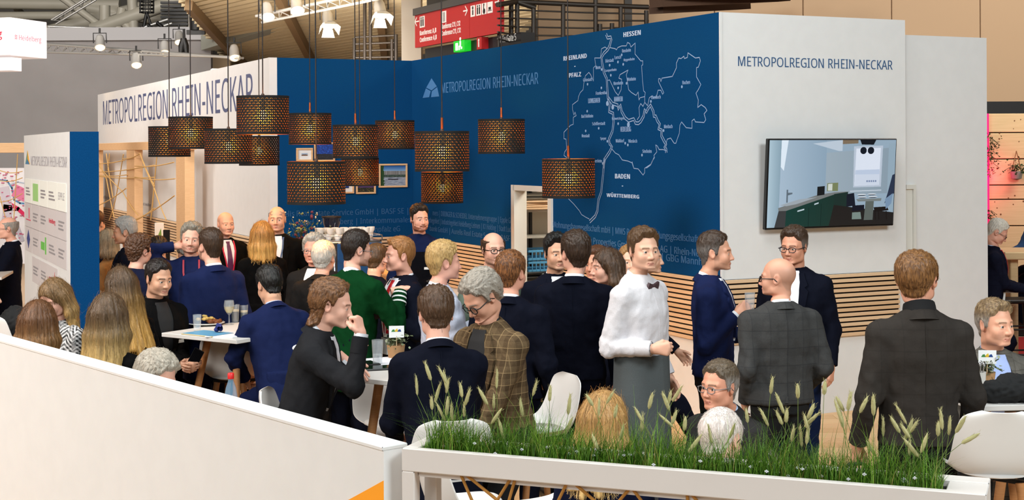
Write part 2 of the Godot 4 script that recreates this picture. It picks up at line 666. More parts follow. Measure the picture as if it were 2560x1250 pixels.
func make_head(cell: float) -> Array:
	var f := Field.new(Vector3(-0.1, -0.225, -0.125), Vector3(0.1, 0.135, 0.14), cell)
	f.ellipsoid(t3(0, 0.033, -0.012), Vector3(0.077, 0.09, 0.098), 0.02)
	f.ellipsoid(t3(0, -0.035, 0.022), Vector3(0.063, 0.078, 0.07), 0.03)
	f.capsule(Vector3(-0.046, -0.066, 0.012), Vector3(-0.012, -0.1, 0.07), 0.02, 0.016, 0.03)
	f.capsule(Vector3(0.046, -0.066, 0.012), Vector3(0.012, -0.1, 0.07), 0.02, 0.016, 0.03)
	f.capsule(Vector3(-0.008, -0.1, 0.072), Vector3(0.008, -0.1, 0.072), 0.0165, 0.0165, 0.02)
	for s: float in [-1.0, 1.0]:
		f.ellipsoid(t3(s * 0.04, -0.03, 0.058), Vector3(0.022, 0.025, 0.024), 0.025)
		f.capsule(Vector3(s * 0.007, 0.022, 0.084), Vector3(s * 0.046, 0.022, 0.067), 0.0095, 0.008, 0.018)
	for s: float in [-1.0, 1.0]:
		f.ellipsoid(t3(s * 0.031, 0.0, 0.1), Vector3(0.018, 0.0125, 0.019), 0.014, true)
	for s: float in [-1.0, 1.0]:
		f.ellipsoid(t3(s * 0.031, 0.0, 0.0735), Vector3(0.0135, 0.0125, 0.0135), 0.003)
		f.capsule(Vector3(s * 0.019, 0.008, 0.083), Vector3(s * 0.043, 0.006, 0.078), 0.004, 0.004, 0.006)
		f.capsule(Vector3(s * 0.019, -0.009, 0.083), Vector3(s * 0.043, -0.008, 0.077), 0.0035, 0.0035, 0.008)
	f.capsule(Vector3(0, 0.014, 0.084), Vector3(0, -0.032, 0.107), 0.0075, 0.0105, 0.014)
	for s: float in [-1.0, 1.0]:
		f.ellipsoid(t3(s * 0.0115, -0.036, 0.096), Vector3(0.0085, 0.0075, 0.011), 0.008)
	f.capsule(Vector3(-0.02, -0.0655, 0.0815), Vector3(0.0, -0.0615, 0.0895), 0.0042, 0.0062, 0.009)
	f.capsule(Vector3(0.02, -0.0655, 0.0815), Vector3(0.0, -0.0615, 0.0895), 0.0042, 0.0062, 0.009)
	f.capsule(Vector3(-0.014, -0.0735, 0.0835), Vector3(0.014, -0.0735, 0.0835), 0.0065, 0.0065, 0.009)
	f.capsule(Vector3(-0.022, -0.067, 0.088), Vector3(0.022, -0.067, 0.088), 0.0022, 0.0022, 0.003, true)
	for s: float in [-1.0, 1.0]:
		f.ellipsoid(t3(s * 0.077, 0.0, -0.014, -0.15, s * 0.35, 0.0), Vector3(0.0085, 0.032, 0.02), 0.007)
		f.ellipsoid(t3(s * 0.086, 0.004, -0.01, -0.15, s * 0.35, 0.0), Vector3(0.006, 0.02, 0.011), 0.006, true)
	f.capsule(Vector3(0, -0.06, -0.022), Vector3(0, -0.25, -0.045), 0.054, 0.062, 0.03)
	var net := f.nets()
	var pos: PackedVector3Array = net[0]
	# marks: 1 lips, 2 white of the eye, 3 iris, 4 brow, 5 beard, 6 moustache, 7 scalp, 8 ear/nose/cheek
	var marks := PackedByteArray()
	marks.resize(pos.size())
	for i in pos.size():
		var p := pos[i]
		var ax := absf(p.x)
		var mk := 0
		var eye := Vector3(ax - 0.031, p.y, p.z - 0.0735)
		if p.z > 0.08 and ax < 0.023 and p.y < -0.0575 + ax * -0.2 and p.y > -0.0795 + ax * 0.25 and p.z > 0.079: mk = 1
		elif eye.length() < 0.0146 and p.z > 0.078 and p.y > -0.0055 and p.y < 0.0052:
			mk = 3 if Vector2(ax - 0.031, p.y).length() < 0.0062 else 2
		elif p.z > 0.06 and ax > 0.012 and ax < 0.05 and absf(p.y - 0.024 + (ax - 0.028) * (ax - 0.028) * 9.0) < 0.0048: mk = 4
		elif p.z > 0.07 and ax < 0.032 and p.y > -0.0585 and p.y < -0.046 : mk = 6
		elif p.y < -0.052 - maxf(0.0, p.z - 0.045) * 0.35 + (0.03 if p.z < 0.03 else 0.0) and p.y > -0.135 and p.z > -0.002 and not (ax < 0.028 and p.y > -0.06 and p.z > 0.07): mk = 5
		elif p.y < -0.01 and p.y > -0.06 and p.z > 0.0 and p.z < 0.028 and ax > 0.05: mk = 5
		elif (ax > 0.079 and p.z < 0.03) or (p.z > 0.1 and p.y < -0.02) or (ax > 0.028 and ax < 0.056 and p.y < -0.02 and p.y > -0.045 and p.z > 0.055): mk = 8
		marks[i] = mk
	return [pos, net[1], net[2], marks]

func make_hand(pose: String, cell := 0.004) -> Array:
	# right hand: wrist at the origin, fingers along +y, thumb towards +x, palm facing +z
	var f := Field.new(Vector3(-0.075, -0.07, -0.05), Vector3(0.1, 0.21, 0.11), cell)
	var curls := {"relaxed": [0.35, 0.45, 0.3], "grip": [0.95, 0.95, 0.5], "flat": [0.08, 0.12, 0.08], "pinch": [0.85, 0.6, 0.35], "fist": [1.35, 1.5, 0.9], "hook": [1.1, 1.3, 0.9]}
	var cu: Array = curls[pose]
	f.capsule(Vector3(0, -0.06, 0), Vector3(0, 0.01, 0), 0.027, 0.027, 0.02)
	for k in 4:
		var x0: float = [0.012, 0.004, -0.004, -0.012][k]
		var x1: float = [0.029, 0.0095, -0.01, -0.028][k]
		var y1: float = [0.088, 0.092, 0.087, 0.078][k]
		f.capsule(Vector3(x0, 0.012, 0), Vector3(x1, y1, 0.0), 0.0155, 0.0125, 0.016)
	f.ellipsoid(t3(0.022, 0.035, 0.012), Vector3(0.018, 0.03, 0.014), 0.014)
	for k in 4:
		var x1: float = [0.029, 0.0095, -0.01, -0.028][k]
		var y1: float = [0.088, 0.092, 0.087, 0.078][k]
		var ln: float = [0.068, 0.076, 0.071, 0.056][k]
		var sp: float = [0.06, 0.01, -0.04, -0.1][k] * (1.0 if pose in ["flat", "relaxed"] else 0.3)
		var p := Vector3(x1, y1, 0)
		var w := 0.0
		for j in 3:
			w += cu[j] * (1.0 + 0.12 * k if pose in ["relaxed", "pinch"] else 1.0)
			var l: float = ln * [0.46, 0.3, 0.24][j]
			var q := p + Vector3(sin(sp) * cos(w), cos(w) * cos(sp), sin(w)) * l
			f.capsule(p, q, 0.0092 - 0.0007 * j, 0.0086 - 0.0008 * j, 0.003)
			p = q
	var tp := Vector3(0.028, 0.022, 0.008)
	var td := Vector3(0.62, 0.72, 0.32)
	var tb := Vector3(0.25, 0.9, 0.4)
	if pose in ["grip", "pinch"]:
		td = Vector3(0.3, 0.6, 0.75)
		tb = Vector3(-0.15, 0.75, 0.65)
	elif pose in ["fist", "hook"]:
		td = Vector3(0.35, 0.7, 0.62)
		tb = Vector3(-0.75, 0.5, 0.4)
	for j in 3:
		var dir := td.lerp(tb, j / 2.0).normalized()
		var q: Vector3 = tp + dir * [0.034, 0.03, 0.024][j]
		f.capsule(tp, q, [0.0125, 0.011, 0.0098][j], [0.011, 0.0098, 0.0085][j], 0.006)
		tp = q
	return f.nets()

func hand(pose: String) -> Array:
	if not hand_meshes.has(pose): hand_meshes[pose] = make_hand(pose)
	return hand_meshes[pose]
# ---------------------------------------------------------------- people
var strands := FastNoiseLite.new()
var folds := FastNoiseLite.new()
var person_log := []

func lin(c: Color) -> Color:
	return c.srgb_to_linear()

func ik(a: Vector3, target: Vector3, l1: float, l2: float, pole: Vector3) -> Array:
	var d := target - a
	var r := clampf(d.length(), absf(l1 - l2) + 0.01, (l1 + l2) * 0.999)
	d = d.normalized()
	var end := a + d * r
	var x := (l1 * l1 - l2 * l2 + r * r) / (2.0 * r)
	var hgt := sqrt(maxf(l1 * l1 - x * x, 0.0))
	var side := (pole - d * pole.dot(d))
	side = side.normalized() if side.length() > 0.01 else Vector3.FORWARD
	return [a + d * x + side * hgt, end]

func crumple(net: Array, amp: float, freq: Vector3, centres := []) -> PackedVector3Array:
	# cloth is not smooth: shallow folds, deeper near elbows, waist and knees
	var pos: PackedVector3Array = net[0]
	var nor: PackedVector3Array = net[1]
	var out := PackedVector3Array()
	out.resize(pos.size())
	for i in pos.size():
		var p := pos[i]
		var a := amp
		for ce: Array in centres:
			var q: Vector3 = ce[0]
			var d: float = (p - q).length() / float(ce[1])
			if d < 1.0: a += amp * ce[2] * (1.0 - d)
		out[i] = p + nor[i] * folds.get_noise_3dv(p * freq) * a
	return out

func cloth_part(called: String, net: Array, pos: PackedVector3Array, m: Material, parent: Node, extra: MB = null, label := "") -> MeshInstance3D:
	var b := MB.new() if extra == null else extra
	var cols := PackedColorArray()
	cols.resize(pos.size())
	cols.fill(Color(1, 1, 1))
	b.add(pos, Field.normals(pos, net[2]), cols, net[2])
	return part(called, b, m, parent, label)

# strip lying on the chest or back: rows of [y, x0, x1] in the torso frame
func strip(f: Field, tx: Transform3D, rows: Array, lift: float, back := false, cols := 5) -> MB:
	var b := MB.new()
	var g := []
	var edge0 := []
	var edge1 := []
	for j in rows.size() - 1:
		var n := maxi(int(ceil(absf(rows[j + 1][0] - rows[j][0]) / 0.02)), 1)
		for k in n + (1 if j == rows.size() - 2 else 0):
			var t := float(k) / n
			var y := lerpf(rows[j][0], rows[j + 1][0], t)
			var x0 := lerpf(rows[j][1], rows[j + 1][1], t)
			var x1 := lerpf(rows[j][2], rows[j + 1][2], t)
			var row := []
			for c in cols:
				var x := lerpf(x0, x1, float(c) / (cols - 1))
				var dir := Vector3(0, 0, 1.0 if back else -1.0)
				var s := tx * Vector3(x, y, -0.35 if back else 0.35)
				var wd := (tx.basis * dir).normalized()
				var p := f.hit(s, wd, 0.5)
				row.append(p - wd * lift)
			g.append(row)
			var wz := (tx.basis * Vector3(0, 0, -1.0 if back else 1.0)).normalized()
			edge0.append([row[0] - wz * (lift + 0.004), row[0]])
			edge1.append([row[cols - 1], row[cols - 1] - wz * (lift + 0.004)])
	b.grid(g, not back)
	b.grid(edge0, not back)
	b.grid(edge1, not back)
	return b

func smooth01(a: float, b: float, x: float) -> float:
	var t := clampf((x - a) / (b - a), 0.0, 1.0)
	return t * t * (3.0 - 2.0 * t)

# how far a point of the head lies inside the hair (metres; negative: bare skin)
func hair_inside(p: Vector3, style: String) -> float:
	var az := absf(atan2(p.x, p.z + 0.005))
	var line := 0.0
	var pts := [[0.0, 0.078], [0.45, 0.082], [0.75, 0.055], [1.1, 0.045], [1.28, -0.012], [1.5, -0.012], [1.62, 0.012], [1.8, 0.03], [2.0, 0.005], [2.2, -0.04], [2.6, -0.075], [3.2, -0.082]]
	if style == "receding": pts = [[0.0, 0.1], [0.3, 0.102], [0.6, 0.118], [0.95, 0.075], [1.2, 0.03], [1.3, -0.012], [1.5, -0.012], [1.62, 0.012], [1.8, 0.03], [2.0, 0.005], [2.2, -0.04], [2.6, -0.075], [3.2, -0.08]]
	if style == "mane": pts = [[0.0, 0.085], [0.45, 0.085], [0.75, 0.062], [1.1, 0.05], [1.3, 0.0], [1.5, 0.01], [1.62, 0.015], [1.8, 0.0], [2.0, -0.05], [2.2, -0.11], [2.6, -0.14], [3.2, -0.145]]
	for j in pts.size() - 1:
		if az >= pts[j][0] and az <= pts[j + 1][0]:
			line = lerpf(pts[j][1], pts[j + 1][1], (az - pts[j][0]) / (pts[j + 1][0] - pts[j][0]))
	var m := p.y - line
	if style == "crown": m = minf(m, 0.062 + 0.02 * (az / PI) - p.y)   # bare on top, hair round the sides
	if absf(p.x) > 0.0805 and p.y < 0.03 and p.z > -0.045: m = minf(m, -0.01)
	return m

func add_hair(o: Dictionary, parent: Node, hx: Transform3D, head: Array, fine: bool) -> void:
	var style: String = o.get("hair", "short")
	if style == "bald": return
	var base := lin(o.get("hair_color", Color(0.2, 0.13, 0.08)))
	var tip := lin(o.get("hair_tip", o.get("hair_color", Color(0.2, 0.13, 0.08))))
	var sd: float = o.get("seed", 1.0)
	var m := hair_material(style)
	var b := MB.new()
	if style in ["short", "receding", "crown", "curly", "swept", "quiff", "mane"]:
		var pos: PackedVector3Array = head[0]
		var nor: PackedVector3Array = head[1]
		var ix: PackedInt32Array = head[2]
		var inside := PackedFloat32Array()
		inside.resize(pos.size())
		var ttop: float = o.get("hair_top", 0.026)
		var tside: float = o.get("hair_side", 0.01)
		var map := PackedInt32Array()
		map.resize(pos.size())
		map.fill(-1)
		for i in pos.size():
			inside[i] = -1.0 if pos[i].y < (-0.16 if style == "mane" else -0.1) else hair_inside(pos[i], style)
		var vv := PackedVector3Array()
		var cc := PackedColorArray()
		var ii := PackedInt32Array()
		for t in range(0, ix.size(), 3):
			if maxf(inside[ix[t]], maxf(inside[ix[t + 1]], inside[ix[t + 2]])) < -0.001: continue
			for k in 3:
				var i := ix[t + k]
				if map[i] < 0:
					var p := pos[i]
					var up := smooth01(0.035, 0.11, p.y)
					var thick := lerpf(tside, ttop, up)
					if style == "swept": thick += 0.014 * smooth01(-0.02, -0.09, p.z)
					if style == "mane": thick += 0.012 * smooth01(-0.01, -0.1, p.z) + 0.004 * smooth01(0.0, -0.1, p.y)
					if style == "quiff": thick += 0.02 * smooth01(0.02, 0.075, p.z) * up
					var q := p * Vector3(80, 14, 80)
					if p.y > 0.085: q = p * Vector3(85, 85, 16)
					var w := strands.get_noise_3d(q.x + sd * 31.0, q.y, q.z)
					if style == "curly":
						w = strands.get_noise_3d(p.x * 55 + sd * 13.0, p.y * 55, p.z * 55) * 1.6
					thick *= 1.0 + 0.27 * w
					var grow := smooth01(-0.001, 0.016, inside[i])
					var n := nor[i]
					var lean := Vector3(0, 0, -0.25) if style in ["swept", "mane"] else Vector3(0.08, 0.05, 0.0)
					vv.append(hx * (p + (n + lean * up).normalized() * (thick * grow - 0.002 * (1.0 - grow))))
					var streak := strands.get_noise_3d(p.x * 130.0 + 40.0, p.y * 30.0 + sd, p.z * 130.0)
					var shade := 1.0 + 0.3 * streak
					var cl := base.lerp(tip, clampf(0.5 + streak, 0.0, 1.0))
					if o.has("grey_sides"): cl = cl.lerp(Color(0.42, 0.4, 0.38), o.grey_sides * smooth01(0.075, 0.02, p.y))
					cc.append(Color(cl.r * shade, cl.g * shade, cl.b * shade))
					map[i] = vv.size() - 1
				ii.append(map[i])
		var nn := Field.normals(vv, ii)
		b.add(vv, nn, cc, ii)
		var comb := Vector3(0, -0.9, 0.25)
		if style in ["swept", "mane"]: comb = Vector3(0, -0.55, -1)
		hair_strands(b, vv, nn, cc, hx, comb, 900 if fine else 450, 0.03, sd, style == "curly")
	else:
		# long hair: a cap over the skull and locks falling round it
		var ln: float = o.get("hair_length", 0.3)
		var cell := 0.0075 if fine else 0.01
		var f := Field.new(Vector3(-0.19, -ln - 0.08, -0.24), Vector3(0.19, 0.17, 0.15), cell)
		f.ellipsoid(t3(0, 0.036, -0.016), Vector3(0.089, 0.103, 0.108), 0.02)
		var swing: Vector3 = o.get("hair_swing", Vector3.ZERO)
		var n := 11
		for k in n:
			var t := float(k) / (n - 1)
			var az := lerpf(1.35, TAU - 1.35, t)
			if style == "ponytail" or style == "bun": break
			var r0 := Vector3(sin(az) * 0.078, 0.03, cos(az) * 0.09 - 0.016)
			var outw := 1.18 if style == "bob" else 1.3
			var r1 := Vector3(sin(az) * 0.078 * outw, -0.09, cos(az) * 0.085 - 0.024)
			var ll := ln * (1.0 - 0.12 * absf(t - 0.5) * 2.0 + 0.06 * sin(k * 2.7 + sd))
			var r2 := Vector3(sin(az) * 0.085 * outw, -ll, cos(az) * 0.07 - 0.05 - 0.06 * smooth01(0.15, 0.3, ll)) + swing * (ll / 0.4)
			f.capsule(r0, r1, 0.022, 0.024, 0.03)
			f.capsule(r1, r2, 0.024, 0.013, 0.03)
		if style == "ponytail":
			f.capsule(Vector3(0, 0.06, -0.11), Vector3(0.0, 0.03, -0.15), 0.02, 0.026, 0.02)
			f.capsule(Vector3(0.0, 0.03, -0.15), Vector3(0.02, -0.16, -0.15), 0.03, 0.012, 0.02)
			f.ellipsoid(t3(0, -0.02, -0.03), Vector3(0.083, 0.075, 0.085), 0.03)
		# the face stays free
		f.ellipsoid(t3(0, -0.035, 0.1), Vector3(0.074, 0.102, 0.085), 0.012, true)
		f.capsule(Vector3(0, -0.12, 0.05), Vector3(0, -0.4, 0.09), 0.08, 0.1, 0.02, true)
		var hang := Transform3D(Basis(Vector3.UP, deg_to_rad(o.get("look", 0.0))).scaled(Vector3.ONE * hx.basis.get_scale().y), hx.origin)
		var net := f.nets()
		var pos: PackedVector3Array = net[0]
		var nor: PackedVector3Array = net[1]
		var vv := PackedVector3Array()
		var cc := PackedColorArray()
		for i in pos.size():
			var p := pos[i]
			var az := atan2(p.x, p.z)
			var w := strands.get_noise_3d(az * 9.0 + sd * 17.0, p.y * 2.0, 0.0)
			var w2 := strands.get_noise_3d(az * 30.0 + sd * 7.0, p.y * 3.0, 4.0)
			var pq := p + nor[i] * (w * 0.006 + w2 * 0.003)
			vv.append((hx * pq).lerp(hang * pq, smooth01(0.0, -0.2, p.y)))
			var cl := base.lerp(tip, smooth01(0.04, -ln * 0.8, p.y))
			var shade := 1.0 + 0.5 * strands.get_noise_3d(az * 24.0 + sd * 5.0, p.y * 1.5, 9.0)
			cc.append(Color(cl.r * shade, cl.g * shade, cl.b * shade))
		var nn := Field.normals(vv, net[2])
		b.add(vv, nn, cc, net[2])
		hair_strands(b, vv, nn, cc, hx, Vector3(0, -1, 0), 1500, 0.085, sd, false)
	part("hair", b, m, parent)

# single strands lying over the hair's surface, combed one way
func hair_strands(b: MB, vv: PackedVector3Array, nn: PackedVector3Array, cc: PackedColorArray, hx: Transform3D, comb: Vector3, n: int, ln: float, sd: float, curly: bool) -> void:
	var rng := RandomNumberGenerator.new()
	rng.seed = int(sd * 1000.0) + vv.size()
	var inv := hx.affine_inverse()
	for k in n:
		var i := rng.randi() % vv.size()
		var p := vv[i]
		var m := nn[i]
		var lp := inv * p
		if ln < 0.05 and lp.z > 0.03 and lp.y < 0.075: continue
		var dir := (hx.basis * (comb if lp.z < 0.045 or ln > 0.05 else Vector3(0.5, 0.6, -0.8))).normalized()
		if ln < 0.05 and m.y > 0.6: dir = (dir * Vector3(1, 0, 1) + Vector3(rng.randfn(0, 0.4), 0, rng.randfn(0, 0.4))).normalized()
		if curly: dir = Vector3(rng.randfn(), rng.randfn(), rng.randfn())
		dir = (dir - m * dir.dot(m)) + Vector3(rng.randfn(0, 0.12), rng.randfn(0, 0.06), rng.randfn(0, 0.12))
		if dir.length() < 0.05: continue
		dir = dir.normalized()
		var l := ln * rng.randf_range(0.6, 1.3)
		var side := m.cross(dir).normalized() * rng.randf_range(0.0004, 0.0009)
		var sh := rng.randf_range(0.7, 1.4)
		b.col = Color(cc[i].r * sh, cc[i].g * sh, cc[i].b * sh)
		var a := p - dir * l * 0.5 - m * 0.003
		for j in 3:
			var t := (j + 1) / 3.0 - 0.5
			var q := p + dir * l * t + m * (0.0022 - t * t * l * l * (4.0 if ln < 0.05 else 1.2))
			var u := b.v.size()
			for e: Vector3 in [a - side, a + side, q + side, q - side]:
				b.vert(e, m)
			b.tri(u, u + 1, u + 2); b.tri(u, u + 2, u + 3)
			a = q

func hair_material(style: String) -> StandardMaterial3D:
	var key := "hair"
	if mats.has(key): return mats[key]
	var m := mat(key, Color(1, 1, 1), 0.48)
	m.vertex_color_use_as_albedo = true
	m.heightmap_enabled = true
	m.heightmap_texture = noise_tex(0.05, Color(0, 0, 0), Color(1, 1, 1), 256, 5, 2)
	m.heightmap_scale = 0.15
	m.uv1_triplanar = true
	m.uv1_scale = Vector3(22, 2.5, 22)
	return m

func skin_material() -> StandardMaterial3D:
	if mats.has("skin"): return mats["skin"]
	var m := mat("skin", Color(1, 1, 1), 0.52)
	m.vertex_color_use_as_albedo = true
	return m

# o: dictionary describing one person; see the list in people()
func person(o: Dictionary) -> Node3D:
	var s: float = o.get("s", 1.0)
	var female: bool = o.get("female", false)
	var sit: bool = o.get("sit", false)
	var d: float = o.d
	var fine: bool = d < 10.5
	var head_at := at(o.u, o.v, d)                       # top of the head
	var yaw := deg_to_rad(o.get("yaw", 0.0))
	var lean := deg_to_rad(o.get("lean", 0.0))
	var roll := deg_to_rad(o.get("tilt", 0.0))
	# torso frame with its origin at the hips
	var tb := Basis.from_euler(Vector3(lean, deg_to_rad(o.get("twist", 0.0)), roll))
	var hb := Basis.from_euler(Vector3(deg_to_rad(o.get("nod", 0.0)), deg_to_rad(o.get("look", 0.0)), deg_to_rad(o.get("cock", 0.0))), EULER_ORDER_YXZ)
	var neck_l := Vector3(0, 0.575, -0.028) * s
	var hs: float = (s * 0.5 + 0.5) * o.get("head", 1.0)
	var neck_p := tb * neck_l
	var head_c := neck_p + (tb * Basis.from_euler(Vector3(0.12 - lean * 0.35, 0, 0))) * Vector3(0, 0.14, 0.03) * hs - hb * Vector3(0, 0.02, 0) * hs + Vector3(0, 0.02 * hs, 0)
	var top := head_c + hb * Vector3(0, 0.123 + o.get("hair_top", 0.02) * 0.7, -0.015) * hs
	var hip_y := head_at.y - top.y
	var turn := Basis.from_euler(Vector3(0, yaw, 0))
	var off := turn * Vector3(top.x, 0, top.z)
	var root := thing("person", o.label, "person", Vector3(head_at.x - off.x, 0, head_at.z - off.z), yaw)
	person_log.append([o.get("id", "?"), hip_y, root.position])
	var tx := Transform3D(tb.scaled(Vector3(s, s, s)), Vector3(0, hip_y, 0))
	var hx := Transform3D(hb.scaled(Vector3(hs, hs, hs) * o.get("head_shape", Vector3.ONE)), head_c + Vector3(0, hip_y, 0))
	# --- arms
	var wide: float = o.get("wide", 1.0)
	var sw := 0.155 if female else 0.178 * (wide * 0.75 + 0.25)
	var arms := []
	for side in 2:
		var sg := -1.0 if side == 0 else 1.0            # 0 right (-x), 1 left (+x)
		var sh := tx * Vector3(sg * sw, 0.452, -0.014)
		var key := "right" if side == 0 else "left"
		var tgt: Vector3 = o.get(key, Vector3(0.255, -0.07, 0.05))
		tgt.x *= sg
		var world_t := tx * tgt
		if o.has(key + "_px"):                            # a hand that touches something at a known place
			var q: Vector3 = o[key + "_px"]
			world_t = root.transform.affine_inverse() * at(q.x, q.y, q.z)
		var pole: Vector3 = tx.basis * (o.get(key + "_pole", Vector3(0.35, -0.3, -1.0)) * Vector3(sg, 1, 1))
		var r := ik(sh, world_t, 0.285 * s, 0.262 * s, pole)
		arms.append([sh, r[0], r[1]])
	# --- legs
	var legs := []
	for side in 2:
		var sg := -1.0 if side == 0 else 1.0
		var hip := Vector3(sg * 0.085 * s, hip_y - 0.01, 0)
		var key := "right_foot" if side == 0 else "left_foot"
		var foot: Vector3
		if sit:
			foot = o.get(key, Vector3(0.13, maxf(hip_y - 0.56, 0.09), 0.3))
		else:
			foot = o.get(key, Vector3(0.1, 0.09, 0.0))
		foot.x *= sg
		var r := ik(hip, foot, 0.43 * s, 0.41 * s, Vector3(sg * (0.35 if sit else 0.05), 0.0, 1.0))
		if not sit and hip_y < 0.8 * s: r = ik(hip, foot, 0.43 * s, 0.41 * s, Vector3(sg * 0.2, 0, 1))
		legs.append([hip, r[0], r[1]])
	# --- the body itself: head, neck, hands and, under the clothes, trunk and limbs: one mesh
	var body := MB.new()
	var nkx := Transform3D(tb.scaled(Vector3(hs, hs, hs)), Vector3.ZERO)
	nkx.origin = tx * Vector3(0, 0.552, -0.03) - nkx.basis * Vector3(0, -0.2, -0.04)
	var skin := lin(o.get("skin", Color(0.83, 0.62, 0.5))).lerp(Color(0.86, 0.6, 0.48), 0.14)
	var head: Array = heads[0 if (d < 14.5 and not o.get("away", false)) else 1]
	var hp: PackedVector3Array = head[0]
	var marks: PackedByteArray = head[3]
	var cols := PackedColorArray()
	cols.resize(hp.size())
	var pp := PackedVector3Array()
	pp.resize(hp.size())
	var beard: float = o.get("beard", 0.0)
	var bcol := lin(o.get("beard_color", o.get("hair_color", Color(0.25, 0.17, 0.11))))
	var brow := lin(o.get("brow_color", o.get("hair_color", Color(0.25, 0.17, 0.11)))).lerp(skin, 0.25)
	var stubble: float = o.get("stubble", 0.0)
	var big := 1.0 if beard > 0.5 else 0.0
	for i in hp.size():
		var p := hp[i]
		var cl := skin
		match marks[i]:
			1: cl = skin.lerp(Color(0.42, 0.12, 0.1), 0.55)
			2: cl = Color(0.62, 0.58, 0.54)
			3: cl = Color(0.03, 0.02, 0.015)
			4: cl = brow
			5, 6: cl = skin.lerp(bcol, maxf(beard * (0.85 + 0.5 * strands.get_noise_3d(p.x * 200, p.y * 120, p.z * 200)), stubble * 0.35))
			8: cl = skin.lerp(Color(0.6, 0.2, 0.15), 0.18)
		if o.get("hair", "") == "bald" and o.has("scalp") and hair_inside(p, "short") > 0.0 and p.y < 0.09: cl = skin.lerp(lin(o.scalp), 0.35 * smooth01(0.0, 0.02, hair_inside(p, "short")) * smooth01(0.09, 0.05, p.y))
		if big > 0.0 and (marks[i] == 5 or (marks[i] == 6 and beard > 0.6)): p += Vector3(0, -0.004, 0.004) + p.normalized() * 0.003
		cols[i] = cl
		pp[i] = hx * p
		if p.y < -0.075: pp[i] = (hx * p).lerp(nkx * p, smooth01(-0.075, -0.17, p.y))
	body.add(pp, Field.normals(pp, head[2]), cols, head[2])
	body.col = skin
	body.tube([tx * Vector3(0, 0.57, -0.03), tx * Vector3(0, 0.54, -0.03), tx * Vector3(0, 0.45, -0.01), tx * Vector3(0, 0.2, 0), tx * Vector3(0, 0.0, 0)], [0.045 * s, 0.05 * s, 0.07 * s, 0.08 * s, 0.08 * s], 10)
	for side in 2:
		var a: Array = arms[side]
		body.tube([a[0], a[1], a[2]], [0.04, 0.034, 0.024], 7)
		var l: Array = legs[side]
		body.tube([l[0], l[1], l[2]], [0.06, 0.045, 0.035], 7)
		# hand
		var pose: String = o.get("right_hand" if side == 0 else "left_hand", "relaxed")
		if pose == "none": continue
		var hm := hand(pose)
		var along: Vector3 = (a[2] - a[1]).normalized()
		var bend: Vector3 = o.get("right_bend" if side == 0 else "left_bend", Vector3.ZERO)
		if bend != Vector3.ZERO: along = (along + tb * (bend * Vector3(-1 if side == 0 else 1, 1, 1))).normalized()
		var palm: Vector3 = tb * (o.get("right_palm" if side == 0 else "left_palm", Vector3(-1, 0, -0.2)) * Vector3(-1 if side == 0 else 1, 1, 1))
		palm = (palm - along * palm.dot(along)).normalized()
		# right hand template: y along, z palm, x thumb side
		var xax := along.cross(palm).normalized()
		var mir := 1.0 if side == 0 else -1.0
		# template has x = y cross z; the left hand is its mirror image
		var hbas := Basis(xax * mir, along, palm)
		var hxf := Transform3D(hbas.scaled_local(Vector3(1, 1, 1) * (0.97 if not female else 0.88) * s), a[2])
		var hv: PackedVector3Array = hm[0]
		var q := PackedVector3Array()
		q.resize(hv.size())
		for i in hv.size(): q[i] = hxf * hv[i]
		var hc := PackedColorArray()
		hc.resize(hv.size())
		hc.fill(lin(o.glove) if o.has("glove") else skin.lerp(Color(0.6, 0.25, 0.18), 0.1))
		var ixs: PackedInt32Array = hm[2]
		if mir < 0:
			ixs = ixs.duplicate()
			for t in range(0, ixs.size(), 3):
				var w := ixs[t + 1]
				ixs[t + 1] = ixs[t + 2]
				ixs[t + 2] = w
		body.add(q, Field.normals(q, ixs), hc, ixs)
	part("body", body, skin_material(), root)
	add_hair(o, root, hx, head, fine)
	# --- upper garment
	var cell := 0.0125 if d < 9.5 else (0.015 if d < 11.0 else 0.018)
	var belly: float = o.get("belly", 0.0)
	var hem: float = o.get("hem", -0.24)
	if o.has("hem_v"): hem = clampf((at(o.u, o.hem_v, d).y - hip_y) / s, -0.34, -0.04)
	var suit: bool = o.get("top", "suit") == "suit"
	var rows := []
	if female:
		rows = [[hem, 0.185, 0.13, 0.0], [minf(-0.02, hem + 0.1), 0.18, 0.125, -0.005], [0.15, 0.14, 0.1, 0.0], [0.3, 0.16, 0.118, 0.012], [0.38, 0.165, 0.115, 0.008], [0.45, 0.16, 0.095, -0.01], [0.505, 0.135, 0.08, -0.02], [0.545, 0.09, 0.07, -0.026], [0.575, 0.06, 0.058, -0.028]]
	else:
		rows = [[hem, 0.2, 0.135, 0.0], [minf(-0.06, hem + 0.12), 0.19, 0.128, 0.0], [0.12, 0.174, 0.12 + belly * 0.5, 0.004 + belly * 0.5], [0.25, 0.182, 0.125 + belly * 0.3, 0.006 + belly * 0.3], [0.36, 0.194, 0.13, 0.0], [0.44, 0.19, 0.118, -0.008], [0.5, 0.168, 0.1, -0.016], [0.545, 0.11, 0.08, -0.024], [0.578, 0.068, 0.064, -0.028]]
	if o.get("tucked", false): rows[0] = [hem, 0.172, 0.118, 0.0]
	for r in rows:
		r[1] *= wide
		r[2] *= (wide + 1.0) * 0.5
	var lo := Vector3(-0.3, hip_y + hem - 0.05, -0.3)
	var hi := Vector3(0.3, hip_y + 0.65 * s, 0.3)
	for q: Vector3 in [tx * Vector3(-0.27, hem, -0.16), tx * Vector3(0.27, hem, 0.16), tx * Vector3(0, 0.6, -0.1), tx * Vector3(-0.27, hem, 0.16), tx * Vector3(0.27, 0.5, -0.16), tx * Vector3(-0.27, 0.5, 0.12)]:
		lo = lo.min(q - Vector3(0.03, 0.03, 0.03)); hi = hi.max(q + Vector3(0.03, 0.03, 0.03))
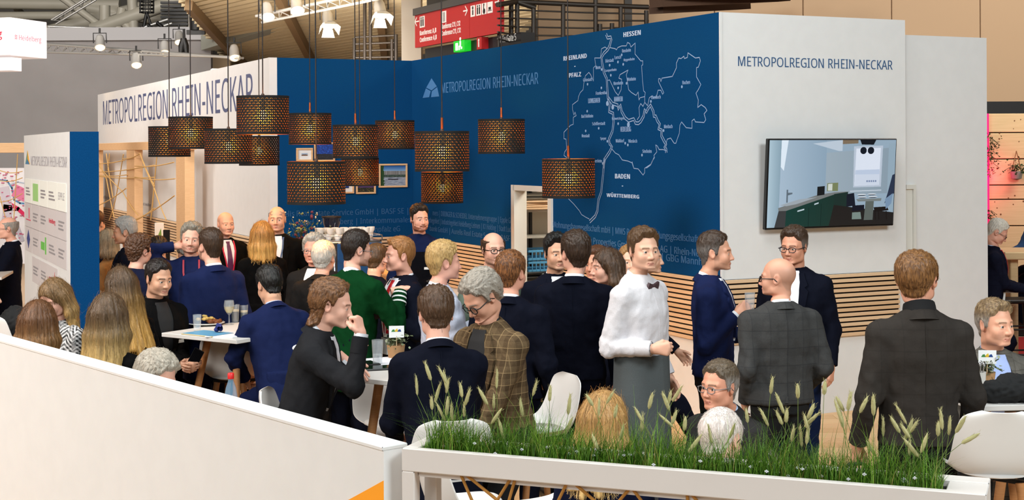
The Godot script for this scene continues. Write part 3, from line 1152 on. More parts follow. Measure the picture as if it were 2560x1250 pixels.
	for a: Array in arms:
		for q: Vector3 in a:
			lo = lo.min(q - Vector3(0.09, 0.09, 0.09)); hi = hi.max(q + Vector3(0.09, 0.09, 0.09))
	var f := Field.new(lo, hi, cell)
	f.profile(tx, rows, 0.02)
	var ar: float = o.get("sleeve", 1.0) * (0.82 if female else 1.0) * s
	var outer := MB.new()
	var centres := []
	var short_arm: bool = o.get("short_sleeve", false)
	for side in 2:
		var a: Array = arms[side]
		var dirf: Vector3 = (a[2] - a[1]).normalized()
		var wr: Vector3 = a[2] - dirf * 0.05
		var sgn := -1.0 if side == 0 else 1.0
		f.capsule(tx * Vector3(sgn * 0.05, 0.525, -0.026), (a[0] as Vector3) + tx.basis * Vector3(0, 0.012, 0), 0.045 * s, 0.058 * ar, 0.03)
		f.capsule(a[0], a[1], 0.068 * ar, 0.057 * ar, 0.035)
		f.capsule(a[1], wr, 0.057 * ar, 0.042 * ar, 0.02)
		centres.append([a[1], 0.17, 1.8])
		centres.append([a[0], 0.14, 0.4])
		outer.tube([a[2] - dirf * 0.1, a[2] - dirf * 0.014, a[2] - dirf * 0.012, a[2] - dirf * 0.016], [0.0455 * ar, 0.0445 * ar, 0.041 * ar, 0.03 * ar], 14, false)
		if o.has("cuff"):
			var cb := MB.new()
			cb.tube([a[2] - dirf * 0.03, a[2] + dirf * 0.004, a[2] + dirf * 0.005, a[2] - dirf * 0.002], [0.037 * ar, 0.0375 * ar, 0.034 * ar, 0.028 * ar], 12, false)
			part("shirt_cuff", cb, mat("shirt_" + str(o.cuff), o.cuff, 0.7), root)
	centres.append([tx * Vector3(0, 0.12, 0.1), 0.22, 0.8])
	var net := f.nets()
	var amp: float = o.get("folds", 0.0065 if suit else 0.008)
	var cp := crumple(net, amp, Vector3(11, 8, 11) if suit else Vector3(14, 11, 14), centres)
	var tmat: Material = o.cloth
	var tname: String = o.get("top_name", "jacket" if suit else "shirt")
	# collar of the jacket: a band lying round the neck
	var nb := tx * Transform3D(Basis.from_euler(Vector3(0.22, 0, 0)), Vector3(0, 0.555, -0.026))
	if suit or o.has("collar"):
		var g := []
		for j in 4:
			var row := []
			for k in 25:
				var w := lerpf(-2.45, 2.45, k / 24.0)          # 0 is the nape
				var r: float = [0.096, 0.082, 0.073, 0.066][j]
				var y: float = [-0.03, 0.002, 0.017, 0.008][j]
				y -= 0.035 * smooth01(1.2, 2.45, absf(w))
				row.append(nb * Vector3(sin(w) * r * 0.96, y, -cos(w) * r))
			g.append(row)
		if suit: outer.grid(g)
	var shirt_c: Color = o.get("shirt", Color(0.9, 0.9, 0.92))
	var jn := cloth_part(tname, net, cp, tmat, root, outer)
	if (suit and not o.get("no_shirt", false)) or o.has("collar"):
		var sc := MB.new()
		var g := []
		var cc: Color = o.get("collar", shirt_c)
		for j in 4:
			var row := []
			for k in 25:
				var w := lerpf(-2.75, 2.75, k / 24.0)
				var r: float = [0.0685, 0.066, 0.0625, 0.0585][j]
				var y: float = [-0.015, 0.018, 0.034, 0.02][j] + (0.004 if o.get("high_collar", false) else 0.0)
				y -= 0.03 * smooth01(1.0, 2.7, absf(w))
				row.append(nb * Vector3(sin(w) * r * 0.97, y, -cos(w) * r))
			g.append(row)
		sc.grid(g)
		if o.get("front", false):
			for sg: float in [-1.0, 1.0]:       # the two points of the collar
				sc.quad(nb * Vector3(sg * 0.012, -0.03, 0.075), nb * Vector3(sg * 0.05, -0.005, 0.056), nb * Vector3(sg * 0.062, -0.05, 0.072), nb * Vector3(sg * 0.035, -0.068, 0.088))
		part("shirt_collar", sc, mat("shirt_" + str(cc), cc, 0.7), root)
	if o.get("turtleneck", false):
		var tn := MB.new()
		tn.tube([nb * Vector3(0, -0.03, 0), nb * Vector3(0, 0.035, 0.006), nb * Vector3(0, 0.05, 0.008), nb * Vector3(0, 0.045, 0.008)], [0.08 * s, 0.075 * s, 0.072 * s, 0.06 * s], 16, false)
		part("turtleneck_collar", tn, mat("knit_black", Color(0.05, 0.05, 0.06), 0.9), root)
	# front of a jacket: shirt, tie and lapels lie on the chest
	if o.get("front", false) and suit:
		var op: float = o.get("open", 0.0)
		var low := 0.17 - op * 0.3
		if not o.get("no_shirt", false):
			part("shirt_front", strip(f, tx, [[0.56, -0.045, 0.045], [0.5, -0.062, 0.062], [0.4, -0.058 - op * 0.01, 0.058 + op * 0.01], [low, -0.012 - op * 0.07, 0.012 + op * 0.07]], 0.008), mat("shirt_" + str(shirt_c), shirt_c, 0.7), root)
		if o.has("tie"):
			var tb2 := strip(f, tx, [[0.545, -0.02, 0.02], [0.515, -0.014, 0.014], [0.5, -0.018, 0.018], [low, -0.036, 0.036]], 0.016, false, 4)
			part("tie", tb2, mat("tie_" + str(o.tie), o.tie, 0.5), root)
		for sg: float in [-1.0, 1.0]:
			var lp := strip(f, tx, [[0.545, sg * 0.05, sg * 0.08], [0.47, sg * (0.062 + op * 0.01), sg * 0.118], [0.455, sg * (0.062 + op * 0.01), sg * 0.1], [0.43, sg * (0.06 + op * 0.015), sg * 0.125], [0.3, sg * (0.038 + op * 0.045), sg * (0.085 + op * 0.03)], [low + 0.02, sg * (0.012 + op * 0.075), sg * (0.025 + op * 0.075)]], 0.015)
			part("lapel", lp, tmat, jn)
	elif o.get("front", false) and o.has("placket"):
		part("placket", strip(f, tx, [[0.53, -0.016, 0.016], [-0.05, -0.016, 0.016]], 0.004, false, 3), tmat, jn)
	if o.get("vent", false):
		part("back_vent", strip(f, tx, [[0.02, 0.0, 0.012], [hem + 0.02, 0.0, 0.022]], 0.006, true, 3), tmat, jn)
		part("back_seam", strip(f, tx, [[0.52, -0.002, 0.003], [0.02, -0.002, 0.003]], 0.0025, true, 3), tmat, jn)
	if o.has("lanyard"):
		var lc: Color = o.lanyard
		var lb := MB.new()
		for sg: float in [-1.0, 1.0]:
			var e := strip(f, tx, [[0.55, sg * 0.056, sg * 0.07], [0.45, sg * 0.056, sg * 0.07], [0.14, sg * 0.002, sg * 0.016]], 0.018, false, 3)
			lb.add(e.v, e.n, e.c, e.ix)
		var ly := part("lanyard", lb, mat("lanyard_" + str(lc), lc, 0.6), root)
		part("name_badge", strip(f, tx, [[0.135, -0.045, 0.045], [0.02, -0.045, 0.045]], 0.022, false, 3), mat("badge", Color(0.88, 0.89, 0.88), 0.4), ly)
	if o.has("pin"):
		var pn: Vector2 = o.pin
		part("name_tag", strip(f, tx, [[pn.y + 0.011, pn.x - 0.035, pn.x + 0.035], [pn.y - 0.011, pn.x - 0.035, pn.x + 0.035]], 0.008, false, 3), mat("badge", Color(0.88, 0.89, 0.88), 0.4), jn)
	# --- trousers or skirt
	if o.get("legs", true):
		var tm: Material = o.get("trousers", tmat)
		var llo := Vector3(-0.25, 0.0, -0.25)
		var lhi := Vector3(0.25, hip_y + 0.2, 0.25)
		for l: Array in legs:
			for q: Vector3 in l:
				llo = llo.min(q - Vector3(0.12, 0.1, 0.12)); lhi = lhi.max(q + Vector3(0.12, 0.12, 0.12))
		var lf := Field.new(llo, lhi, 0.016)
		lf.profile(Transform3D(Basis.from_scale(Vector3(s, s, s)), Vector3(0, hip_y, 0)), [[-0.1, 0.165, 0.115, 0.0], [0.0, 0.17, 0.115, 0.0], [0.14, 0.155, 0.105, 0.0]], 0.02)
		var hems := MB.new()
		var cs := []
		for l: Array in legs:
			var sd: Vector3 = (l[2] - l[1]).normalized()
			lf.capsule(l[0] + Vector3(0, -0.02, 0), l[1], 0.098 * s, 0.072 * s, 0.03)
			lf.capsule(l[1], l[2] - sd * 0.06, 0.072 * s, 0.058 * s, 0.03)
			hems.tube([l[2] - sd * 0.12, l[2] + sd * 0.02, l[2] + sd * 0.015], [0.062 * s, 0.063 * s, 0.045 * s], 14, false)
			cs.append([l[1], 0.2, 1.2])
		var ln := lf.nets()
		cloth_part("trousers", ln, crumple(ln, 0.006, Vector3(12, 9, 12), cs), tm, root, hems)
		for side in 2:
			var l: Array = legs[side]
			var toe: Vector3 = Vector3(0.12 * (-1 if side == 0 else 1), 0, 1).normalized()
			if o.has("right_toe") and side == 0: toe = o.right_toe
			if o.has("left_toe") and side == 1: toe = o.left_toe
			var sm := part_mesh("shoe", shoe_mesh(o.get("shoe", Color(0.09, 0.06, 0.045))), root)
			var zx := Vector3(toe.x, toe.y, toe.z).normalized()
			var xx := Vector3.UP.cross(zx).normalized()
			sm.transform = Transform3D(Basis(xx, zx.cross(xx), zx), l[2] + Vector3(0, -0.085, 0))
	if o.has("apron"):
		var ab := MB.new()
		var g := []
		for j in 9:
			var row := []
			var y := lerpf(hip_y + 0.13 * s, 0.32, j / 8.0)
			for k in 29:
				var w := TAU * k / 28.0
				var fo := 1.0 + 0.025 * sin(w * 5.0 + j * 0.4) * j / 8.0
				var ax := lerpf(0.2, 0.215, j / 8.0) * fo
				var az := lerpf(0.146, 0.172, j / 8.0) * fo
				row.append(Vector3(sin(w) * ax, y, cos(w) * az))
			g.append(row)
		ab.grid(g, true)
		var inner := []
		for row: Array in g:
			var r2 := []
			for q: Vector3 in row: r2.append(Vector3(q.x * 0.97, q.y, q.z * 0.97))
			inner.append(r2)
		ab.grid(inner)
		part("apron", ab, o.apron, root)
	# --- glasses
	if o.has("glasses"):
		var gm := mat("frame_" + str(o.glasses), o.glasses, 0.35)
		var gb := MB.new()
		gb.xf = hx
		if o.get("glasses_up", false): gb.xf = hx * t3(0, 0.022, -0.022, -0.5)
		var rr: float = o.get("rim", 0.0021)
		for sg: float in [-1.0, 1.0]:
			var ring := []
			for k in 17:
				var w := TAU * k / 16.0
				var ex := 0.0225 if o.get("round", false) else 0.0245
				var ey := 0.021 if o.get("round", false) else 0.0165
				ring.append(Vector3(sg * 0.032 + cos(w) * ex, -0.003 + signf(sin(w)) * pow(absf(sin(w)), 0.7) * ey, 0.1 - 0.004 * absf(cos(w) * sg + 0.4)))
			gb.tube(ring, [rr], 6, false)
			gb.tube([Vector3(sg * 0.056, 0.004, 0.097), Vector3(sg * 0.074, 0.004, 0.08), Vector3(sg * 0.083, 0.006, 0.0), Vector3(sg * 0.082, -0.012, -0.02)], [rr], 6)
		gb.tube([Vector3(-0.0105, 0.001, 0.1), Vector3(0, 0.005, 0.108), Vector3(0.0105, 0.001, 0.1)], [rr], 6)
		part("glasses", gb, gm, root)
	last_arms = [root.transform * (arms[0][2] as Vector3), root.transform * (arms[1][2] as Vector3)]
	last_elbow = root.transform * (arms[0][1] as Vector3)
	last_field = f
	last_tx = tx
	last_hx = hx
	return root

var last_arms := []
var last_elbow := Vector3.ZERO
var last_field: Field
var last_tx: Transform3D
var last_hx: Transform3D
var shoes := {}
func shoe_mesh(c: Color) -> Mesh:
	var key := str(c)
	if shoes.has(key): return shoes[key]
	var f := Field.new(Vector3(-0.07, -0.02, -0.11), Vector3(0.07, 0.15, 0.24), 0.0125)
	f.capsule(Vector3(0, 0.045, -0.05), Vector3(0, 0.04, 0.09), 0.042, 0.045, 0.03)
	f.capsule(Vector3(0, 0.04, 0.09), Vector3(0, 0.028, 0.175), 0.044, 0.026, 0.03)
	f.capsule(Vector3(0, 0.05, -0.04), Vector3(0, 0.11, -0.03), 0.042, 0.04, 0.03)
	f.cut(Vector3.ZERO, Vector3(0, -1, 0))
	var n := f.nets()
	var b := MB.new()
	var cc := PackedColorArray()
	cc.resize(n[0].size())
	cc.fill(Color(1, 1, 1))
	b.add(n[0], n[1], cc, n[2])
	shoes[key] = b.mesh(mat("shoe_" + key, c, 0.35))
	return shoes[key]
# ---------------------------------------------------------------- the stand's walls
const E_R := Vector3(0.902, 0, -0.432)      # along the walls that face the walkway
const E_M := Vector3(0.432, 0, 0.902)       # along the walls that run into the hall
const N_R := Vector3(0.432, 0, 0.902)
const N_M := Vector3(-0.902, 0, 0.432)
const WALL_C := Vector3(1.769, 0, -12.032)
const WALL_B := Vector3(-1.298, 0, -18.436)
const WALL_A := Vector3(-3.012, 0, -17.615)
const WALL_E := Vector3(-8.48, 0, -29.03)

func wall_frame(p: Vector3, e: Vector3, n: Vector3) -> Transform3D:
	return Transform3D(Basis(e, Vector3.UP, n), p)

func loc(u: float, v: float, xf: Transform3D) -> Vector3:
	return xf.affine_inverse() * on_plane(u, v, xf.origin, xf.basis.z)

func wood_mats() -> void:
	var oak := [wood_tex(Color(0.8, 0.65, 0.5), Color(0.89, 0.76, 0.62), 1), wood_tex(Color(0.82, 0.68, 0.53), Color(0.9, 0.78, 0.64), 2), wood_tex(Color(0.77, 0.62, 0.46), Color(0.87, 0.73, 0.58), 3)]
	for k in 3:
		tri_mat("slat%d" % k, oak[k], Vector3(0.7, 4.0, 4.0), 0.65)
		tri_mat("plank%d" % k, oak[k], Vector3(0.7, 2.0, 3.0), 0.6, false, Color(1.0, 0.97, 0.9))
	tri_mat("post_wood", wood_tex(Color(0.8, 0.62, 0.44), Color(0.9, 0.74, 0.56), 4), Vector3(3.0, 3.0, 0.8), 0.6)
	tri_mat("leg_wood", wood_tex(Color(0.62, 0.4, 0.22), Color(0.78, 0.55, 0.34), 5), Vector3(6, 6, 6), 0.55)
	var blue := noise_tex(0.09, Color(0.035, 0.235, 0.415), Color(0.055, 0.27, 0.46), 256, 7, 4)
	tri_mat("blue_cloth", blue, Vector3(3, 3, 3), 0.9).metallic_specular = 0.12
	var white := noise_tex(0.03, Color(0.87, 0.865, 0.86), Color(0.885, 0.88, 0.875), 256, 8, 3)
	tri_mat("stand_white", white, Vector3(0.7, 0.7, 0.7), 0.6)

func slats(w: Node3D, x0: float, x1: float, y0 := 0.67, n := 13, pitch := 0.0435) -> void:
	# dark backing board, then one board after another
	var b := MB.new()
	b.box(Vector3(x0, y0, 0.0), Vector3(x1, y0 + n * pitch - 0.012, 0.008))
	part("backing_board", b, mat("slat_back", Color(0.035, 0.03, 0.028), 0.9), w)
	var s := MB.new()
	s.bbox(Vector3(0, 0, 0), Vector3(x1 - x0, 0.029, 0.022), 0.002)
	var ms := [s.mesh(mats["slat0"]), s.mesh(mats["slat1"]), s.mesh(mats["slat2"])]
	for k in n:
		var o := part_mesh("slat", ms[(k * 2 + k / 3) % 3], w)
		o.position = Vector3(x0, y0 + k * pitch, 0.008)

func panel_wall(called: String, label: String, xf: Transform3D, length: float, height: float, m: Material, thick := 0.1) -> Node3D:
	var w := struct(called, label)
	w.transform = xf
	var b := MB.new()
	b.box(Vector3(0, 0, -thick), Vector3(length, height, 0))
	part("panel", b, m, w)
	return w

func print_text(w: Node3D, text: String, m: Material, u0: float, v0: float, u1: float, height: float, font := "Droid Sans", lift := 0.001) -> void:
	# a line of lettering from pixel (u0, baseline v0) to pixel column u1 on the wall's plane
	var a := loc(u0, v0, w.transform)
	var b := loc(u1, v0, w.transform)
	lettering("lettering", text, w, m, Transform3D(Basis.IDENTITY, Vector3(a.x, a.y, lift)), height, absf(b.x - a.x), font)

func ribbon(b: MB, pts: Array, width: float, z := 0.0015) -> void:
	for i in pts.size() - 1:
		var p: Vector3 = pts[i]
		var q: Vector3 = pts[i + 1]
		var t := (q - p)
		t.z = 0
		if t.length() < 0.001: continue
		t = t.normalized()
		var s := Vector3(-t.y, t.x, 0) * width * 0.5
		var e := t * width * 0.35
		b.quad(Vector3(p.x, p.y, z) - s - e, Vector3(q.x, q.y, z) - s + e, Vector3(q.x, q.y, z) + s + e, Vector3(p.x, p.y, z) + s - e)

func crop_path(w: Node3D, ox: float, oy: float, sc: float, nums: Array) -> Array:
	var out := []
	for i in range(0, nums.size(), 2):
		out.append(loc(ox + nums[i] / sc, oy + nums[i + 1] / sc, w.transform))
	return out

func setting() -> void:
	wood_mats()
	var white: Material = mats["stand_white"]
	var blue: Material = mats["blue_cloth"]
	# floor of the hall, laid with planks where it shows
	var fb := MB.new()
	fb.box(Vector3(-34, -0.3, -46), Vector3(30, -0.01, 14))
	var floor_n := struct("floor", "light wooden plank floor of the exhibition hall", fb, mat("floor_base", Color(0.72, 0.62, 0.52), 0.6))
	var pb := MB.new()
	pb.bbox(Vector3(0, -0.012, 0), Vector3(1.196, 0.0, 0.192), 0.002)
	var pm := [pb.mesh(mats["plank0"]), pb.mesh(mats["plank1"]), pb.mesh(mats["plank2"])]
	for j in 34:
		for i in 8:
			var o := part_mesh("plank", pm[(i * 5 + j * 7 + (i * j) % 3) % 3], floor_n)
			o.position = Vector3(-3.2 + i * 1.2 + (j % 3) * 0.4, 0, -13.6 + j * 0.195)
	# right wall with the screen
	var wr := panel_wall("wall_right", "white stand wall with blue lettering and a slatted band below", wall_frame(WALL_C + E_R * 0.012, E_R, N_R), 2.0, 3.5, white, 0.12)
	slats(wr, 0.0, 1.9)
	var ink := mat("ink_blue", Color(0.2, 0.34, 0.5), 0.6)
	print_text(wr, "METROPOLREGION RHEIN-NECKAR", ink, 1845, 165, 2231, 0.083)
	# lower wall to its right, with a door
	var far_p: Vector3 = WALL_C + E_R * 2.01 - N_R * 0.04
	var wl := panel_wall("wall_far_right", "lower plain white stand wall with a narrow door", wall_frame(far_p, E_R, N_R), 1.02, 3.37, white, 0.12)
	var db := MB.new()
	db.box(Vector3(0.02, 0.0, 0.0), Vector3(0.1, 1.96, 0.012))
	db.box(Vector3(0.02, 1.96, 0.0), Vector3(0.13, 2.0, 0.03))
	db.box(Vector3(0.105, 0.0, 0.0), Vector3(0.13, 1.96, 0.03))
	part("door_frame", db, mat("trim_white", Color(0.85, 0.84, 0.81), 0.5), wl)
	var hb := MB.new()
	hb.tube([Vector3(0.06, 1.0, 0.01), Vector3(0.06, 1.0, 0.06), Vector3(-0.04, 1.0, 0.065)], [0.01], 8)
	part("door_handle", hb, mat("chrome", Color(0.85, 0.85, 0.86), 0.2, 1.0), wl)
	# blue wall with the map; a doorway is left open in it
	var mx := wall_frame(WALL_B, E_M, N_M)
	var ml := WALL_B.distance_to(WALL_C)
	var wm := struct("wall_middle", "blue stand wall printed with a white map of a river region")
	wm.transform = mx
	var d0 := loc(1288, 640, mx).x
	var d1 := loc(1378, 640, mx).x
	var dh := loc(1330, 478, mx).y
	var b := MB.new()
	b.box(Vector3(0, 0, -0.1), Vector3(d0, 3.5, 0))
	b.box(Vector3(d1, 0, -0.1), Vector3(ml - 0.005, 3.5, 0))
	b.box(Vector3(d0, dh, -0.1), Vector3(d1, 3.5, 0))
	part("panel", b, blue, wm)
	var eb := MB.new()
	eb.box(Vector3(ml - 0.006, 0, -0.02), Vector3(ml + 0.004, 3.5, 0.004))
	part("corner_strip", eb, white, wm)
	var lb := MB.new()
	lb.box(Vector3(0, 0, 0), Vector3(d0, 0.665, 0.01))
	lb.box(Vector3(d1, 0, 0), Vector3(ml, 0.665, 0.01))
	part("plinth", lb, white, wm)
	slats(wm, 0.0, d0 - 0.02)
	slats(wm, d1 + 0.03, ml)
	var fr := MB.new()
	fr.box(Vector3(d0 - 0.05, 0, -0.13), Vector3(d0 + 0.03, dh + 0.06, 0.025))
	fr.box(Vector3(d1 - 0.03, 0, -0.13), Vector3(d1 + 0.05, dh + 0.06, 0.025))
	fr.box(Vector3(d0, dh, -0.13), Vector3(d1, dh + 0.06, 0.025))
	part("door_frame", fr, mat("trim_white", Color(0.85, 0.84, 0.81), 0.5), wm)
	var pale := mat("print_pale", Color(0.55, 0.67, 0.82), 0.8)
	var mid := mat("print_mid", Color(0.25, 0.47, 0.69), 0.8)
	var faint := mat("print_faint", Color(0.17, 0.36, 0.55), 0.8)
	print_text(wm, "METROPOLREGION RHEIN-NECKAR", mid, 1104, 233, 1346, 0.125)
	var lg := MB.new()
	for tri_ in [[[1079, 196], [1092, 216], [1079, 226], [1066, 219]], [[1065, 221], [1077, 228], [1073, 243], [1057, 245]], [[1080, 228], [1093, 218], [1098, 241], [1078, 243]]]:
		var poly := PackedVector2Array()
		for q in tri_:
			var p := loc(q[0], q[1], mx)
			poly.append(Vector2(p.x, p.y))
		lg.prism(poly, 0.0, 0.002)
	part("emblem", lg, mid, wm)
	region_map(wm, pale)
	print_text(wm, "mers | DIRINGER & SCHEIDEL Unternehmensgruppe | Epple Gm", faint, 1082, 542, 1283, 0.085)
	print_text(wm, "Gewerbegebiet | Industriegebiet Heidelberg-Leimen | K1 Holding | Stadt Ludw", faint, 1060, 559, 1283, 0.085)
	print_text(wm, "bank GmbH | Aurelis Real Estate Service | BASF S", faint, 1075, 581, 1283, 0.085)
	print_text(wm, "Wohnungsbaugesellschaft mbH | MWS Projektentwicklungsgesellschaft", mat("print_faint2", Color(0.24, 0.43, 0.62), 0.8), 1382, 573, 1745, 0.085)
	print_text(wm, "ny Properties GmbH | Konzept AG | Rhein-Neckar", mats["print_faint2"], 1468, 613, 1778, 0.085)
	print_text(wm, "Immo GmbH | BPD GmbH | GBG Mannheim", mats["print_faint2"], 1474, 632, 1785, 0.085)
	# blue wall at the back of the bar
	var bx := wall_frame(WALL_A, E_R, N_R)
	var wb := panel_wall("wall_back", "dark blue stand wall behind the bar, hung with framed pictures", bx, WALL_A.distance_to(WALL_B) + 0.1, 3.5, blue)
	slats(wb, 0.0, WALL_A.distance_to(WALL_B) - 0.03)
	print_text(wb, "elis Real Estate Service GmbH | BASF SE | B", faint, 711, 546, 1037, 0.095)
	print_text(wb, "ndorf | Heidelberg | Interkommunales", faint, 745, 568, 1027, 0.095)
	print_text(wb, "nk Rheinpfalz eG", faint, 885, 586, 1000, 0.095)
	# white wall with the large lettering
	var tx := wall_frame(WALL_E, E_M, N_M)
	var tl := WALL_E.distance_to(WALL_A)
	var wt := panel_wall("wall_left", "long white stand wall with large blue lettering behind a timber frame", tx, tl, 3.5, white)
	print_text(wt, "METROPOLREGION RHEIN-NECKAR", mat("ink_grey_blue", Color(0.3, 0.33, 0.47), 0.6), 258, 312, 634, 0.47)
	slats(wt, 0.0, tl - 0.02)
	print_text(wt, "Stadt Mannheim", mat("ink_grey", Color(0.6, 0.6, 0.62), 0.6), 257, 496, 275, 0.07)
	print_text(wt, "Stadt Heidelberg", mats["ink_grey"], 354, 515, 378, 0.07)
	# the room behind the doorway
	var kitchen := struct("wall_kitchen", "pale walls of the little kitchen behind the doorway")
	kitchen.transform = mx
	var kb := MB.new()
	kb.box(Vector3(d0 - 0.9, 0, -1.5), Vector3(d1 + 0.6, 2.6, -1.45))
	kb.box(Vector3(d1 + 0.5, 0, -1.5), Vector3(d1 + 0.6, 2.6, -0.12))
	kb.box(Vector3(d0 - 0.9, 0, -1.5), Vector3(d0 - 0.8, 2.6, -0.12))
	kb.box(Vector3(d0 - 0.9, 2.55, -1.5), Vector3(d1 + 0.6, 2.6, -0.12))
	part("panel", kb, mat("kitchen_white", Color(0.8, 0.76, 0.7), 0.7), kitchen)
	var kl := thing("added_kitchen_light", "unseen white light panel added to brighten the little kitchen", "added light")  # added lamp that brightens the room behind the doorway
	kl.transform = mx * Transform3D(Basis.IDENTITY, Vector3((d0 + d1) / 2, 2.49, -0.7))
	var kh := MB.new()
	kh.bbox(Vector3(-0.22, 0.015, -0.22), Vector3(0.22, 0.05, 0.22), 0.005)
	part("housing", kh, mat("fitting", Color(0.8, 0.8, 0.8), 0.5), kl)
	var kd := MB.new()
	kd.box(Vector3(-0.2, 0.0, -0.2), Vector3(0.2, 0.015, 0.2))
	part("diffuser", kd, glow("panel_glow", Color(1, 0.97, 0.9), 0.6), kl)
	var ka := AreaLight3D.new()
	ka.name = "light"
	ka.area_size = Vector2(0.4, 0.4)
	ka.light_energy = 2.2
	ka.light_color = Color(1, 0.97, 0.9)
	ka.shadow_enabled = true
	kl.add_child(ka)
	ka.transform = Transform3D(Basis.from_euler(Vector3(-PI / 2, 0, 0)), Vector3(0, -0.02, 0))
	kitchen_things(mx, d0, d1)

func kitchen_things(mx: Transform3D, d0: float, d1: float) -> void:
	var o := thing("shelf_unit", "pale metal shelf unit seen through the doorway in the blue wall", "shelf", mx * Vector3(d0 + 0.15, 0, -1.0))
	# everything stands along the partition on the left of the doorway
	mx = mx * Transform3D(Basis(Vector3(0, 0, -1), Vector3.UP, Vector3(1, 0, 0)), Vector3(d0 - 0.79, 0, -0.16))
	d0 = 0.0
	o.transform = mx * Transform3D(Basis.IDENTITY, Vector3(0.0, 0, 0.0))
	var m := mat("shelf_metal", Color(0.72, 0.7, 0.66), 0.5)
	for y in [1.32, 1.62, 1.98]:
		var b := MB.new()
		b.box(Vector3(0, y, 0), Vector3(0.95, y + 0.025, 0.34))
		part("shelf_board", b, m, o)
	for x in [0.0, 0.4, 0.92]:
		var b := MB.new()
		b.box(Vector3(x, 0.9, 0.0), Vector3(x + 0.03, 2.3, 0.03))
		part("upright", b, mat("dark_metal", Color(0.1, 0.1, 0.11), 0.5), o)
	for k in 4:
		var t := thing("serving_board", "light wooden serving board in the pile on the kitchen shelf", "board", Vector3.ZERO, 0.0, "serving boards on the kitchen shelf")
		t.transform = mx * Transform3D(Basis(Vector3.UP, 0.06 * (k % 3 - 1)), Vector3(d0 + 0.1, 1.648 + k * 0.027, 0.04))
		var b := MB.new()
		b.bbox(Vector3(0, 0, 0), Vector3(0.5, 0.024, 0.34), 0.006)
		part("board", b, mats["slat0"], t)
		var g := MB.new()
		g.bbox(Vector3(0.5, 0.004, 0.12), Vector3(0.57, 0.02, 0.22), 0.005)
		part("grip", g, mats["slat0"], t)
	var tr := thing("steel_tray", "steel serving tray on top of the wooden boards", "tray")
	tr.transform = mx * Transform3D(Basis.IDENTITY, Vector3(d0 + 0.13, 1.76, 0.06))
	var tb := MB.new()
	tb.bbox(Vector3(0, 0, 0), Vector3(0.46, 0.03, 0.3), 0.01)
	part("tray_base", tb, mat("steel", Color(0.6, 0.59, 0.57), 0.3, 1.0), tr)
	var tl := MB.new()
	tl.bbox(Vector3(0.05, 0.03, 0.03), Vector3(0.41, 0.075, 0.27), 0.015)
	part("tray_lid", tl, mats["steel"], tr)
	# counter with crates
	var c := thing("kitchen_counter", "beige kitchen counter just inside the doorway", "counter")
	c.transform = mx * Transform3D(Basis.IDENTITY, Vector3(d0 + 0.02, 0, 0.02))
	var cb := MB.new()
	cb.bbox(Vector3(0, 0, 0), Vector3(1.1, 0.86, 0.52), 0.004)
	part("cabinet", cb, mat("counter_beige", Color(0.78, 0.72, 0.62), 0.5), c)
	var ct := MB.new()
	ct.bbox(Vector3(-0.01, 0.86, -0.01), Vector3(1.12, 0.9, 0.56), 0.005)
	part("worktop", ct, mat("worktop_dark", Color(0.1, 0.095, 0.09), 0.3), c)
	for k in 2:
		var r := thing("dish_crate", ["lower light blue plastic dish crate on the kitchen counter", "upper light blue plastic dish crate on the kitchen counter"][k], "crate", Vector3.ZERO, 0.0, "blue dish crates")
		r.transform = mx * Transform3D(Basis.IDENTITY, Vector3(d0 + 0.14, 0.951 + k * 0.13, 0.1))
		var m2 := mat("crate_blue", Color(0.35, 0.65, 0.84), 0.4)
		for y in [0.0, 0.09]:
			var rb := MB.new()
			rb.box(Vector3(0, y, 0), Vector3(0.5, y + 0.025, 0.012)); rb.box(Vector3(0, y, 0.388), Vector3(0.5, y + 0.025, 0.4))
			rb.box(Vector3(0, y, 0.0), Vector3(0.012, y + 0.025, 0.4)); rb.box(Vector3(0.488, y, 0.0), Vector3(0.5, y + 0.025, 0.4))
			part("rim", rb, m2, r)
		var gb := MB.new()
		for i in 9:
			gb.box(Vector3(0.05 + i * 0.05, 0.0, 0.0), Vector3(0.06 + i * 0.05, 0.1, 0.01))
			gb.box(Vector3(0.05 + i * 0.05, 0.0, 0.39), Vector3(0.06 + i * 0.05, 0.1, 0.4))
			gb.box(Vector3(0.05 + i * 0.05, 0.0, 0.0), Vector3(0.06 + i * 0.05, 0.012, 0.4))
		part("grille", gb, m2, r)
	var bt := thing("black_tray", "black plastic tray under the blue crates", "tray")
	bt.transform = mx * Transform3D(Basis.IDENTITY, Vector3(d0 + 0.1, 0.9, 0.08))
	var bb := MB.new()
	bb.bbox(Vector3(0, 0, 0), Vector3(0.6, 0.05, 0.44), 0.015)
	part("tray_body", bb, mat("black_plastic", Color(0.03, 0.03, 0.03), 0.35), bt)
	var bh := MB.new()
	bh.tube([Vector3(0.2, 0.02, 0.44), Vector3(0.2, 0.025, 0.47), Vector3(0.4, 0.025, 0.47), Vector3(0.4, 0.02, 0.44)], [0.007], 6)
	part("tray_handle", bh, mats["steel"], bt)

